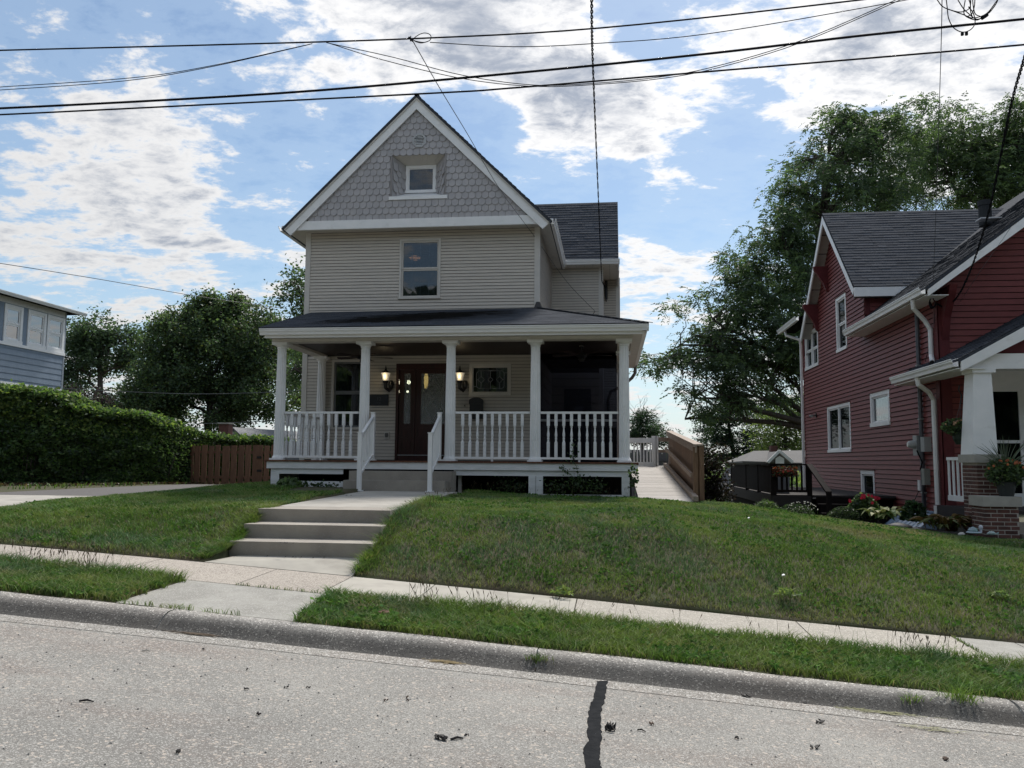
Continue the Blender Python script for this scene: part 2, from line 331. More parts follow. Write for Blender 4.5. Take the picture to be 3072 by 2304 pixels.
curt = mat('curtain_fabric', (.30, .33, .35), (.18, .20, .22), 10, .9, stretch=(8, 8, .6))
bluecov = mat('clear_plastic_cover', (.34, .44, .56), (.25, .33, .44), 4, .18, spec=.6, stretch=(4, 4, 1))
# ---------------------------------------------------------------- ground heights
GX = [-70, -30, -12, -6.9, -4.35, -2.76, -.47, 1.82, 3.96, 12, 30, 80]
GZ = [2.0, .2, -.70, -.975, -1.13, -1.24, -1.40, -1.573, -1.72, -2.28, -3.2, -5.5]
def g(x): return np.interp(x, GX, GZ)
HX = [-70, -14, -9, -7, -4.6, -1.15, .5, 2, 4, 6, 10, 80]
HY = [8.75, 9.6, 10.5, 12, 14, 16, 18, 22, 30, 60, 120, 400, 1500]
HZ = [[2.0, -.60, -.86, -.975, -1.115, -1.355, -1.47, -1.585, -1.72, -1.86, -2.14, -5.5],
      [2.0, -.62, -.79, -.84, -.99, -1.02, -1.16, -1.33, -1.52, -1.68, -1.9, -5.5],
      [2.0, -.65, -.74, -.71, -.68, -.74, -.85, -1.04, -1.30, -1.47, -1.7, -5.5],
      [2.0, -.68, -.71, -.63, -.61, -.655, -.70, -.83, -1.10, -1.28, -1.5, -5.3],
      [1.6, -.70, -.69, -.57, -.55, -.64, -.67, -.76, -1.02, -1.22, -1.38, -5.],
      [1.3, -.70, -.69, -.51, -.52, -.66, -.69, -.76, -1.03, -1.26, -1.4, -4.6],
      [1.1, -.70, -.69, -.49, -.50, -.68, -.72, -.85, -1.10, -1.36, -1.45, -4.2],
      [.8, -.72, -.72, -.6, -.6, -.8, -.85, -1.05, -1.30, -1.45, -1.5, -4],
      [.5, -.85, -.85, -.85, -1., -1.2, -1.5, -1.7, -1.8, -1.8, -1.9, -4],
      [-3, -3.5, -4, -4, -4, -4, -4.2, -4.4, -4.4, -4.4, -4.4, -5],
      [-7]*12, [-9]*12, [-12]*12]
HZ = np.array(HZ)
def H(x, y):
    x = np.asarray(x, float); y = np.asarray(y, float)
    ix = np.clip(np.searchsorted(HX, x)-1, 0, len(HX)-2); iy = np.clip(np.searchsorted(HY, y)-1, 0, len(HY)-2)
    hx = np.array(HX, float); hy = np.array(HY, float)
    tx = np.clip((x-hx[ix])/(hx[ix+1]-hx[ix]), 0, 1); ty = np.clip((y-hy[iy])/(hy[iy+1]-hy[iy]), 0, 1)
    tx = tx*.5+.5*tx*tx*(3-2*tx)
    a = HZ[iy, ix]*(1-tx)+HZ[iy, ix+1]*tx; b = HZ[iy+1, ix]*(1-tx)+HZ[iy+1, ix+1]*tx
    return a*(1-ty)+b*ty
Y_FAR, Y_NEAR, Y_CT, Y_CB = 8.75, 7.75, 6.55, 6.22
def ground_z(x, y):
    x = np.asarray(x, float); y = np.asarray(y, float)
    v = g(x)-.05+(y-Y_CT)*.02
    return np.where(y >= Y_FAR, H(x, y), np.where(y < Y_FAR, v, 0))
bumpy = lambda x, y: .012*np.sin(x*2.3+1.1*np.sin(y*1.7))+.010*np.sin(y*3.1+x*1.3)+.006*np.sin(x*7.1-y*5.3)
def grid_sheet(name, xs, ys, zf, m, thick=None, kind='structure'):
    X, Y = np.meshgrid(xs, ys); Z = zf(X, Y); V = np.stack([X, Y, Z], -1).reshape(-1, 3)
    ny, nx = X.shape; i = np.arange(nx*ny).reshape(ny, nx)
    Fq = np.stack([i[:-1, :-1], i[:-1, 1:], i[1:, 1:], i[1:, :-1]], -1).reshape(-1, 4)
    return arrmesh(name, V, Fq, m, kind=kind, smooth=True)
def lawn_h(x, y):
    z = ground_z(x, y); k = (y > 8.85)*1.
    # sunk beneath slabs, walk and steps
    z = z+k*bumpy(x, y)
    under = ((y < Y_FAR+.02) & (y > Y_NEAR-.0))
    z = np.where(under, z-.12, z)
    st = (x > np.interp(y, [9.4, 9.86, 10.33], [-4.455, -4.50, -4.53])) & (x < -2.74) & (y > 8.7) & (y < 15.9)
    z = np.where(st, np.minimum(z, np.where(y < 9.5, -1.38, np.where(y < 10.3, -1.05, -.86))), z)
    z = np.where((x > -4.58) & (x < -4.3) & (y > 13.8) & (y < 15.4), np.minimum(z, -.72), z)
    z = np.where((x > -6.7) & (x < 1.6) & (y > 15.95) & (y < 30), np.minimum(z, -1.0), z)
    z = np.where((x < -8.95) & (x > -12.2) & (y > 8.7) & (y < 21), z-.10, z)
    return z
xs = np.unique(np.concatenate([np.linspace(-70, -14, 15), np.linspace(-14, 11, 150), [-4.55, -4.535, -4.515, -4.495, -4.475, -4.455, -4.44, -2.75, -2.73], np.linspace(11, 80, 15), [-400, -150, 150, 400]]))
ys = np.unique(np.concatenate([np.linspace(Y_CT, Y_FAR, 12), [Y_FAR-.01, Y_FAR+.03, Y_NEAR-.01, Y_NEAR+.01], np.linspace(8.9, 18, 70), [9.49, 9.51, 10.29, 10.31, 13.79, 13.81], np.linspace(18, 40, 24), [50, 60, 80, 120, 200, 400, 900, 1500]]))
gr = grid_sheet('ground', xs, ys, lawn_h, soil); tag(gr, 'sloping lawn ground falling to the right below both houses')
# road
def road_z(x, y): return g(x)-.155+np.clip((Y_CB-y), 0, 5)*.028-np.clip(Y_CB-y-5, 0, 5)*.028
rd = grid_sheet('road', np.unique(np.concatenate([np.linspace(-70, -14, 15), np.linspace(-14, 12, 60), np.linspace(12, 80, 15)])), np.unique(np.concatenate([np.linspace(-6, Y_CB+.1, 40), [-40, -20, -12]])), road_z, roadm)
tag(rd, 'rough pale aggregate road surface sloping down to the right')
# curb: rounded concrete sections
cs = thing('curb', 'grey worn concrete kerb with rounded top between road and grass verge', 'curb'); del cs['category']; cs['kind'] = 'structure'
def curb_section(x0, x1, nm='curb_section'):
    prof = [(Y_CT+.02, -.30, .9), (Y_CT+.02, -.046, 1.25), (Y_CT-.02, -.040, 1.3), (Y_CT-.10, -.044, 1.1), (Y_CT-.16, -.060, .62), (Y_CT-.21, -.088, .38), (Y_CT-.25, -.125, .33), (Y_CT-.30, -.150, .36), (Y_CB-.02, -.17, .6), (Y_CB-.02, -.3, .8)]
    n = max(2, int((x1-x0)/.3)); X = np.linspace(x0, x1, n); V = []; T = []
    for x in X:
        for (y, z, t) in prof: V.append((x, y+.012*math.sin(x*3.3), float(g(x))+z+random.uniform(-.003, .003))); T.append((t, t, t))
    k = len(prof); i = np.arange(n*k).reshape(n, k)
    Fq = np.stack([i[:-1, :-1], i[:-1, 1:], i[1:, 1:], i[1:, :-1]], -1).reshape(-1, 4)
    return arrmesh(nm, V, Fq, curbm, tint=np.array(T), parent=cs)
def xz_at(px, py, Y): return aY(px, py, Y).x
j1 = xz_at(505, 1838, Y_CT-.1); j2 = xz_at(1613, 1960, Y_CT-.1)
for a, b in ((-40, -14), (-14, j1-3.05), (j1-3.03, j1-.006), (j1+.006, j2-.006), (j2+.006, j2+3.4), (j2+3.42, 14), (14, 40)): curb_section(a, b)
# gutter pan strip along the kerb, sheet above the road
gp = grid_sheet('gutter', np.linspace(-14, 12, 90), np.array([Y_CB-.20, Y_CB-.13, Y_CB-.06, Y_CB+.05]), lambda x, y: road_z(x, y)+.003, mat('gutter_concrete', (.34, .32, .285), (.26, .245, .22), 14, .9, bump=.8, bscale=150, c3=(.36, .31, .27), s3=1.1, lo3=.45, hi3=.7, speck=[((.62, .60, .56), 110, .78), ((.14, .13, .12), 120, .76)]))
tag(gp, 'lighter concrete gutter strip along the foot of the kerb')
# sidewalk slabs
sw = thing('sidewalk', 'concrete pavement crossing in front of the lawn and steps', 'pavement'); del sw['category']; sw['kind'] = 'structure'
def slab(x0, x1, y0, y1, zf, m, nm='slab', par=None, th=.1):
    mb = MB(); n = max(1, int((x1-x0)/.6)); X = np.linspace(x0+.006, x1-.006, n+1)
    for a, b in zip(X[:-1], X[1:]):
        mb.quad((a, y0, zf(a, y0)), (b, y0, zf(b, y0)), (b, y1, zf(b, y1)), (a, y1, zf(a, y1)))
        mb.quad((a, y0, zf(a, y0)-th), (b, y0, zf(b, y0)-th), (b, y0, zf(b, y0)), (a, y0, zf(a, y0)))
        mb.quad((a, y1, zf(a, y1)), (b, y1, zf(b, y1)), (b, y1, zf(b, y1)-th), (a, y1, zf(a, y1)-th))
    for a in (X[0], X[-1]): mb.quad((a, y0, zf(a, y0)-th), (a, y1, zf(a, y1)-th), (a, y1, zf(a, y1)), (a, y0, zf(a, y0)))
    return mb.build(nm, m, par)
zsw = lambda x, y: float(g(x))-(Y_FAR-y)*.02
JX = [aY(px, py, Y_FAR).x for px, py in ((128, 1650), (488, 1680), (830, 1713), (1145, 1733), (1305, 1754), (2388, 1865), (2855, 1911), (3045, 1928))]
JX[2] = aY(485, 1678, Y_FAR).x+1.33; JX[3] = aY(1057, 1732, Y_FAR).x
J = [-16, -14, -12.2, -10.4, -8.7, JX[0], JX[1], JX[2], JX[3], JX[4], JX[4]+1.5, JX[5], JX[6], JX[7], JX[7]+1.4, 7.6, 9.2, 10.8, 14, 20]
J = sorted(J)
for k, (a, b) in enumerate(zip(J[:-1], J[1:])):
    mid = (a+b)/2
    m = slabB if JX[3]-.01 < mid < JX[4]+1.5 else (slabA if mid < JX[3] else (slabC if JX[5] < mid and mid > JX[6] else slabB))
    if JX[4]+1.5 < mid < JX[6]: m = mat('sanded_tan_concrete', (.37, .34, .29), (.31, .285, .245), 9, .88, bump=.3, bscale=150, rnd=.03, speck=[((.56, .52, .46), 130, .8)])
    slab(a, b, Y_NEAR, Y_FAR, zsw, m, par=sw)
# apron slab between kerb and pavement
axl = aY(340, 1800, Y_CT).x; axr = aY(890, 1850, Y_CT+.1).x
ap = slab(axl, axr, Y_CT+.03, Y_NEAR-.012, lambda x, y: float(g(x))-.045+(y-Y_CT)*.02, slabC, 'apron_slab', None); tag(ap, 'grey concrete slab bridging the verge between kerb and pavement', kind='structure')
# driveway
dw = grid_sheet('driveway', np.linspace(-12.1, -8.9, 8), np.linspace(8.76, 14.2, 12), lambda x, y: H(x, y)+.012, walkc); tag(dw, 'pale concrete driveway at the left edge of the lawn')
dw2 = grid_sheet('driveway', np.linspace(-12.1, -8.6, 8), np.linspace(14.25, 23, 12), lambda x, y: H(x, y)+.012, asph); tag(dw2, 'darker dirt strewn rear part of the driveway beside the hedge')
# ================================================================ helpers for walls, roofs, windows
def cut(iv, ops, z0, z1):
    for (a, b, c, d) in ops:
        if z1 > c+.004 and z0 < d-.004:
            o = []
            for (p, q) in iv:
                if b <= p or a >= q: o.append((p, q)); continue
                if a > p+.02: o.append((p, a))
                if b < q-.02: o.append((b, q))
            iv = o
    return iv
def wall_backing(fr, name, m, parent, z0, z1, rng_fn, ops, step=.3, w=0.0):
    """flat sheathing with real openings; rng_fn(z) -> (u0,u1)"""
    zs = sorted(set([z0, z1]+[z for o in ops for z in o[2:] if z0 < z < z1]+list(np.arange(z0, z1, step))))
    mb = MB(); O, U, N_ = fr
    P = lambda u, v: O+U*u+Vector((0, 0, v))+N_*w
    for a, b in zip(zs[:-1], zs[1:]):
        if b-a < 1e-4: continue
        m_ = (a+b)/2; (l0, r0_), (l1, r1_) = rng_fn(a), rng_fn(b); lm, rm = (l0+l1)/2, (r0_+r1_)/2
        for (p, q) in cut([(lm, rm)], [(o[0], o[1], o[2]-.001, o[3]+.001) for o in ops], a, b):
            p0, p1 = (l0, l1) if abs(p-lm) < 1e-6 else (p, p); q0, q1 = (r0_, r1_) if abs(q-rm) < 1e-6 else (q, q)
            mb.quad(P(p0, a), P(q0, a), P(q1, b), P(p1, b))
    return mb.build(name, m, parent)
def siding(fr, parent, m, z0, z1, expo, rng_fn, ops, off=.001, th=.018, gap=.009):
    O, U, N_ = fr; z = z0
    P = lambda u, v, w: O+U*u+Vector((0, 0, v))+N_*w
    while z < z1-.01:
        zt = min(z+expo, z1); l0, r0_ = rng_fn(z); l1, r1_ = rng_fn(zt)
        for (p, q) in cut([((l0+l1)/2, (r0_+r1_)/2)], ops, z, zt):
            lm, rm = (l0+l1)/2, (r0_+r1_)/2
            p0, p1 = (l0, l1) if abs(p-lm) < 1e-6 else (p, p); q0, q1 = (r0_, r1_) if abs(q-rm) < 1e-6 else (q, q)
            if q0-p0 < .03: continue
            mb = MB(); a = [(z+gap, off), (z+gap*.7, off+th), (zt-.004, off+th*.25), (zt, off)]
            vs = [P(p0+(p1-p0)*(v-z)/(zt-z), v, w) for v, w in a]+[P(q0+(q1-q0)*(v-z)/(zt-z), v, w) for v, w in a]
            mb.add(vs, [(0, 4, 5, 1), (1, 5, 6, 2), (2, 6, 7, 3), (0, 1, 2, 3), (7, 6, 5, 4)]); mb.build('siding_board', m, parent)
        for (oa, ob_, oc, od) in ops:          # cut-down pieces above and below openings
            for (za, zb) in ((z, oc), (od, zt)):
                if z+.004 < (oc if za == z else od) < zt-.004 and ((za == z and oc < zt) or (zb == zt and od > z)):
                    oa_, ob2 = max(oa, (l0+l1)/2), min(ob_, (r0_+r1_)/2)
                    if ob2-oa_ < .05: continue
                    mb = MB(); t0 = (za+gap if za == z else za); f = lambda v: off+th*(1-.75*(v-z)/(zt-z)); vs = [P(q_, v, w) for q_ in (oa_, ob2) for v, w in ((t0, off), (t0, f(t0)), (zb-.002, f(zb)), (zb, off))]
                    mb.add(vs, [(0, 4, 5, 1), (1, 5, 6, 2), (2, 6, 7, 3), (0, 1, 2, 3), (7, 6, 5, 4)]); mb.build('siding_board', m, parent)
        z += expo
def shingles(mb, A, B, C, D, expo, tw, th=.013, jit=.08):
    """courses of tabs over quad A,B (eave left,right) C,D (ridge right,left)"""
    A, B, C, D = map(Vector, (A, B, C, D)); n = (B-A).cross(D-A).normalized()
    if n.z < 0: n = -n
    L = max((D-A).length, (C-B).length); h = L; nr = max(1, int(h/expo))
    for i in range(nr):
        t0, t1 = i/nr, (i+1.04)/nr; l0, r0_ = A.lerp(D, t0), B.lerp(C, t0); l1, r1_ = A.lerp(D, min(1, t1)), B.lerp(C, min(1, t1))
        wid = (r0_-l0).length; nt = max(1, int(wid/tw)); cuts = [0.]; x = random.uniform(.3, 1)*tw/max(wid, .01)
        while x < 1: cuts.append(x); x += tw/max(wid, .01)*random.choice((.7, 1, 1, 1.35))
        cuts.append(1.)
        for a, b in zip(cuts[:-1], cuts[1:]):
            k = random.uniform(1-jit, 1+jit)*random.choice((1, 1, 1, .9, 1.1)); q = th*random.uniform(.8, 1.5)
            p = [l0.lerp(r0_, a), l0.lerp(r0_, b), l1.lerp(r1_, b), l1.lerp(r1_, a)]
            f = [p[0]+n*q, p[1]+n*q, p[2]+n*.003, p[3]+n*.003]
            mb.quad(*f, tint=(k, k, k)); mb.quad(p[0], p[1], f[1], f[0], tint=(k*.8, k*.8, k*.8))
def window(fr, parent, u0, u1, v0, v1, fw_=.06, fm=None, name='window', sash=.04, split=None, mull=None, panem=None, room=.5, cov=None, grid=None, gm=None, sill=True, back=.05, proud=.03, sashm=None, cmat=None):
    """frame proud of the wall, sashes inside it, glass set back, a dark room behind"""
    fm = fm or whitem; sashm = sashm or fm; panem = panem or glassd
    mb = MB(); mb.fb(fr, u0, u0+fw_, v0, v1, -back, proud); mb.fb(fr, u1-fw_, u1, v0, v1, -back, proud)
    mb.fb(fr, u0+fw_, u1-fw_, v1-fw_, v1, -back, proud-.003)
    mb.fb(fr, u0+(-.015 if sill else fw_), u1+(.015 if sill else -fw_), v0, v0+fw_, -back, proud+(.02 if sill else -.003))
    w = mb.build(name, fm, parent); a, b, c, d = u0+fw_, u1-fw_, v0+fw_, v1-fw_
    cells = [(a, b)]
    if mull: cells = [(a, a+(b-a)*mull-.03), (a+(b-a)*mull+.03, b)]; k = MB(); k.fb(fr, cells[0][1], cells[1][0], c, d, -back+.005, proud-.006); k.build('mullion', fm, w)
    for (p, q) in cells:
        rows = [(c, d, 0)] if not split else [(c, c+(d-c)*split, -.018), (c+(d-c)*split, d, 0)]
        for (e, f, dz) in rows:
            k = MB(); o0, o1 = -back+.008+dz, -.004+dz
            k.fb(fr, p, p+sash, e, f, o0, o1); k.fb(fr, q-sash, q, e, f, o0, o1); k.fb(fr, p+sash, q-sash, e, e+sash, o0, o1); k.fb(fr, p+sash, q-sash, f-sash, f, o0, o1); k.build('sash', sashm, w)
            k = MB(); k.fb(fr, p+sash-.002, q-sash+.002, e+sash-.002, f-sash+.002, o0+.012, o0+.017); k.build('pane', panem, w)
            if grid:
                k = MB(); nu, nv = grid; gw = .007
                for i in range(1, nu): u = p+sash+(q-p-2*sash)*i/nu; k.fb(fr, u-gw, u+gw, e+sash, f-sash, o0-.002, o0+.010)
                for i in range(1, nv): v = e+sash+(f-e-2*sash)*i/nv; k.fb(fr, p+sash, q-sash, v-gw, v+gw, o0-.003, o0+.009)
                k.build('muntin', gm or fm, w)
    if room:
        k = MB(); O, U, N_ = fr; P = lambda u, v, w_: O+U*u+Vector((0, 0, v))+N_*w_
        r = -back-room; e_ = .0
        q8 = [P(u0+.01, v0+.01, -back), P(u1-.01, v0+.01, -back), P(u1-.01, v1-.01, -back), P(u0+.01, v1-.01, -back)]; q9 = [P(u0+.01, v0+.01, r), P(u1-.01, v0+.01, r), P(u1-.01, v1-.01, r), P(u0+.01, v1-.01, r)]
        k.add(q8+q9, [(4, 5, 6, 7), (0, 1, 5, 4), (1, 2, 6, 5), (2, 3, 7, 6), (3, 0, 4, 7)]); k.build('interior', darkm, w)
    if cov == 'blind':
        k = MB(); v = c+.02
        while v < d: k.fb(fr, a+.01, b-.01, v, v+.022, -back-.07, -back-.055); v += .034
        k.build('blind', blind, w)
    elif cov:
        for (s0, s1) in cov:
            k = MB(); n = 14; O, U, N_ = fr; P = lambda u, v, w_: O+U*u+Vector((0, 0, v))+N_*w_; us = [a+(b-a)*(s0+(s1-s0)*i/n) for i in range(n+1)]
            for i in range(n):
                w0, w1 = -back-.07-.02*(i % 2), -back-.07-.02*((i+1) % 2)
                k.quad(P(us[i], c, w0), P(us[i+1], c, w1), P(us[i+1], d, w1), P(us[i], d, w0))
            k.build('curtain', cmat or curt, w)
    return w
def gutter(name, m, parent, a, b, inward, h=.125, w=.115):
    """K-style gutter from a to b; inward = unit vector towards the house; top at a.z"""
    a, b, i = Vector(a), Vector(b), Vector(inward); d = Vector((0, 0, -1))
    prof = [(0, 0), (0, -.018), (.012, -.030), (.012, -.050), (.035, -.085), (.045, -h), (w, -h), (w, .012), (w-.006, .012), (w-.006, -h+.012), (.05, -h+.012), (.02, -.03), (.008, 0)]
    pl = [a+i*p+Vector((0, 0, q)) for p, q in prof]
    return MB().prism(pl, b-a).build(name, m, parent)
def soffit(name, m, parent, p, q, r, s, n, th=.012):
    """underside made of n separate panels between edge p->q (outer) and s->r (wall)"""
    p, q, r, s = map(Vector, (p, q, r, s)); o = []
    for k in range(n):
        a, b = (k+.012)/n, (k+.988)/n
        mb = MB(); A, B, C, D_ = p.lerp(q, a), p.lerp(q, b), s.lerp(r, b), s.lerp(r, a); up = Vector((0, 0, th))
        mb.hexa([A, B, C, D_, A+up, B+up, C+up, D_+up]); o.append(mb.build(name, m, parent))
    return o
# ================================================================ GREY HOUSE
XL, XR, YW = -7.12, -1.63, 18.4
gh = thing('house', 'cream grey gabled house with a white columned front porch and scalloped shingle gable', 'house', (-4.4, 18.4, -.6))
fr = FRONT(YW)
wz = lambda px, py, Y=YW: aY(px, py, Y)
UWL, UWR = wz(1199, 800).x, wz(1322, 800).x; UWT, UWB = wz(1260, 717).z, wz(1260, 897).z
LWL, LWR, LWT, LWB = wz(994, 1200).x, wz(1094, 1200).x, wz(1030, 1079).z, wz(1030, 1289).z
DL, DR, DT = wz(1188, 1200).x, wz(1352, 1200).x, wz(1240, 1091).z
SWL, SWR, SWT, SWB = wz(1408.5, 1140).x, wz(1533.5, 1140).x, wz(1470, 1091).z, wz(1470, 1187).z
upops = [(UWL, UWR, UWB, UWT)]; loops = [(LWL, LWR, LWB, LWT), (DL, DR, -.05, DT), (SWL, SWR, SWB, SWT)]
EX = .0745
w1 = wall_backing(fr, 'front_wall', lap_shade, gh, -.1, 5.36, lambda z: (XL, XR), upops+loops)
siding(fr, w1, vinyl, 3.40, 5.32, EX, lambda z: (XL+.10, XR-.10), upops)
siding(fr, w1, vinyl, .02, 2.40, EX, lambda z: (XL+.10, XR-.10), loops)
for a, b in ((XL-.02, XL+.10), (XR-.10, XR+.02)):
    MB().box(a, b, YW-.028, YW, -.1, 5.36).build('corner_board', vinyl2, gh)
MB().box(XL-.022, XL, YW, YW+9, -.9, 5.36).build('side_wall', vinyl2, gh)
swR = MB().quad((XR, YW, -.1), (XR, 22.42, -.1), (XR, 22.42, 5.36), (XR, YW, 5.36)).build('side_wall', lap_shade, gh)
siding(RIGHTW(XR), swR, vinyl, 3.2, 5.33, EX, lambda z: (YW+.1, 22.38), [])
siding(RIGHTW(XR), swR, vinyl, .02, 2.40, EX*4, lambda z: (YW+.1, 22.38), [])
MB().box(XR, XR+.02, YW, YW+.10, -.1, 5.36).build('corner_board', vinyl2, gh)
MB().box(XR, XR+.02, 22.28, 22.38, 2.9, 5.36).build('corner_board', vinyl2, gh)
# upper window
uw = window(fr, gh, UWL, UWR, UWB, UWT, .045, vinyl2, split=.5, sash=.038, panem=glass, grid=(4, 2), gm=mat('interior_grille', (.42, .46, .50)), room=1.3, cov='blind', sashm=vinyl2)
lp = wz(1245, 773, YW+.35); k = MB(); k.lathe([(.02, .03), (.11, .02), (.14, 0), (.12, -.03), (.06, -.05)], lp, 14); k.build('ceiling_lamp', warm, uw)
# downstairs left window, small leaded window
window(fr, gh, LWL, LWR, LWB, LWT, .055, vinyl2, split=.53, sash=.04, panem=glass, room=.9, cov=[(0, .38), (.62, 1)], sashm=mat('window_sash_grey', (.16, .17, .18)))
sw_ = window(fr, gh, SWL, SWR, SWB, SWT, .07, vinyl2, sash=.02, panem=clearg, room=.9, cov=[(.12, .44), (.64, .95)], sill=False, cmat=curt2)
k = MB(); a, b, c, d = SWL+.09, SWR-.09, SWB+.09, SWT-.09; cw = .0075
def lead(p, q): k.tube([(p[0], YW+.012, p[1]), (q[0], YW+.012, q[1])], cw, 4)
cx = (a+b)/2; cz = (c+d)/2; ww = b-a; hh = d-c
for dx in (-.21, .0, .21):
    r_ = .075 if dx else .06; x = cx+dx
    for p, q in (((x-r_, cz), (x, cz+r_)), ((x, cz+r_), (x+r_, cz)), ((x+r_, cz), (x, cz-r_)), ((x, cz-r_), (x-r_, cz))): lead(p, q)
    lead((x, cz+r_), (x, d-.07)); lead((x, cz-r_), (x, c+.07))
o_ = .07
for p, q in (((a+o_, c+o_+.05), (a+o_, d-o_-.05)), ((b-o_, c+o_+.05), (b-o_, d-o_-.05)), ((a+o_+.05, c+o_), (b-o_-.05, c+o_)), ((a+o_+.05, d-o_), (b-o_-.05, d-o_)),
             ((a+o_, c+o_+.05), (a+o_+.05, c+o_)), ((b-o_, c+o_+.05), (b-o_-.05, c+o_)), ((a+o_, d-o_-.05), (a+o_+.05, d-o_)), ((b-o_, d-o_-.05), (b-o_-.05, d-o_)),
             ((a+o_, cz), (cx-.285, cz)), ((cx+.285, cz), (b-o_, cz)), ((a, c+o_+.05), (a+o_, c+o_+.05)), ((b, d-o_-.05), (b-o_, d-o_-.05))): lead(p, q)
k.build('lead_tracery', came, sw_)
# entrance door with sidelights
dz0 = .0
door_fr = MB(); door_fr.fb(fr, DL, DL+.06, dz0, DT, -.1, .03).fb(fr, DR-.06, DR, dz0, DT, -.1, .03).fb(fr, DL+.06, DR-.06, DT-.14, DT, -.1, .027).fb(fr, DL+.06, DR-.06, dz0, dz0+.12, -.1, .015)
dfo = door_fr.build('door_frame', cherry, gh)
s0, s1 = wz(1197, 1200).x, wz(1241, 1200).x; d0, d1 = wz(1245, 1200).x, DR-.07
MB().fb(fr, s1, d0, dz0+.12, DT-.14, -.08, .012).build('mullion', cherry, dfo)
MB().fb(fr, DL+.065, DR-.065, dz0+.121, dz0+.140, -.04, .035).build('threshold', greymet, dfo)
zt, zb = DT-.14, dz0+.14
g0, g1, gt, gb = wz(1211, 1200).x, wz(1231, 1200).x, wz(1220, 1121).z, wz(1220, 1272).z
def leaf_panel(nm, a, b, ga, gb_, gz0, gz1, par, panels):
    mb = MB(); mb.fb(fr, a, ga, zb, zt, -.055, -.012).fb(fr, gb_, b, zb, zt, -.055, -.012).fb(fr, ga, gb_, gz1, zt, -.055, -.012).fb(fr, ga, gb_, zb, gz0, -.055, -.012)
    dr = mb.build(nm, cherry, par)
    k = MB()
    for (e, f) in panels:
        k.fb(fr, a+.05, b-.05, e, e+.014, -.012, -.002).fb(fr, a+.05, b-.05, f-.014, f, -.012, -.002).fb(fr, a+.05, a+.064, e+.014, f-.014, -.012, -.002).fb(fr, b-.064, b-.05, e+.014, f-.014, -.012, -.002).fb(fr, a+.085, b-.085, e+.04, f-.04, -.012, -.004)
    k.build('panel_moulding', cherry, dr)
    MB().fb(fr, ga, gb_, gz0, gz1, -.038, -.032).build('pane', glasst, dr)
    k = MB()
    def l2(p, q): k.tube([(p[0], YW+.030, p[1]), (q[0], YW+.030, q[1])], .005, 4)
    W_, H_ = gb_-ga, gz1-gz0; i1 = min(.035, W_*.22)
    for p, q in (((ga+i1, gz0), (ga+i1, gz1)), ((gb_-i1, gz0), (gb_-i1, gz1)), ((ga, gz0+i1), (gb_, gz0+i1)), ((ga, gz1-i1), (gb_, gz1-i1))): l2(p, q)
    xm = (ga+gb_)/2
    for zc in ([gz0+H_*.5] if W_ < .3 else [gz0+H_*.28, gz0+H_*.72]):
        rr = W_*.26; pts = [(xm, zc+rr*1.5), (xm+rr, zc), (xm, zc-rr*1.5), (xm-rr, zc), (xm, zc+rr*1.5)]
        for p, q in zip(pts[:-1], pts[1:]): l2(p, q)
    n = 10
    for s_ in (-1, 1):
        pts = [(xm+s_*(W_*.5-i1)*math.sin(math.pi*t/n)*.9, gz0+i1+(H_-2*i1)*t/n) for t in range(n+1)]
        for p, q in zip(pts[:-1], pts[1:]): l2(p, q)
    k.build('lead_tracery', came, dr)
    return dr
leaf_panel('sidelight', s0, s1, g0, g1, gb, gt, gh, [(zb+.10, zb+.32), (zb+.38, gb-.08)])
dg0, dg1 = wz(1262, 1200).x, wz(1334, 1200).x
dd = leaf_panel('front_door', d0, d1, dg0, dg1, gb, gt, gh, [(zb+.10, zb+.32), (zb+.38, gb-.08)])
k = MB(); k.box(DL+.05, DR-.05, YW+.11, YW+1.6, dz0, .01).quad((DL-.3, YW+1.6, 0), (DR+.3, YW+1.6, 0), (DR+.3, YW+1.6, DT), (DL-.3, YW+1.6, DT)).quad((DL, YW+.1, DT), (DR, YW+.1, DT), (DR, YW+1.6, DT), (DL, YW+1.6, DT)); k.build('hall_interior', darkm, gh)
k = MB(); k.lathe([(.01, 0), (.035, .02), (.045, .06), (.02, .10)], wz(1226, 1153, YW+.5), 8); k.lathe([(.01, 0), (.03, .02), (.02, .05)], wz(1223, 1178, YW+.45), 8); k.build('hall_lamp', bulb, gh)
k = MB(); k.lathe([(.03, 0), (.05, .1), (.05, .26), (.03, .34)], wz(1278, 1165, YW+.5), 8); k.build('hall_lamp', mat('amber_lamp', (.8, .5, .2), emit=((1., .62, .2), 1.2)), gh)
# porch platform
dk = MB().box(-6.85, .50, 15.80, YW, -.045, -.003).build('porch_floor', deckwood, gh)
y = 15.76
x = -6.86
while x < .48:
    MB().box(x+.002, min(x+.088, .50), 15.745, 15.80, -.028, .001).build('floor_board', deckwood, dk); x += .092
MB().box(-6.80, .46, 15.775, 15.798, -.165, -.030).build('porch_fascia', oldwhite, gh)
MB().box(.462, .485, 15.78, 21.4, -.165, -.046).build('porch_fascia', oldwhite, gh)
MB().box(.485-1.4, .48, YW, 21.4, -.045, -.003).build('porch_floor', deckwood, gh)
xa, xb = aY(1030, 1440, 15.84).x, aY(1362, 1440, 15.84).x
zl, zr = -.50, -.74
def skirt(x0, x1, zbot, posts, tb=.09, bb=.12, zgap=-.170):
    mb = MB(); mb.box(x0, x1, 15.81, 15.845, zgap-tb, zgap); s = mb.build('porch_skirt', oldwhite, gh)
    MB().box(x0, x1, 15.812, 15.847, zbot-.15, zbot+bb).build('skirt_board', oldwhite, s)
    for a, b in posts: MB().box(a, b, 15.806, 15.842, zbot+bb, zgap-tb).build('skirt_board', oldwhite, s)
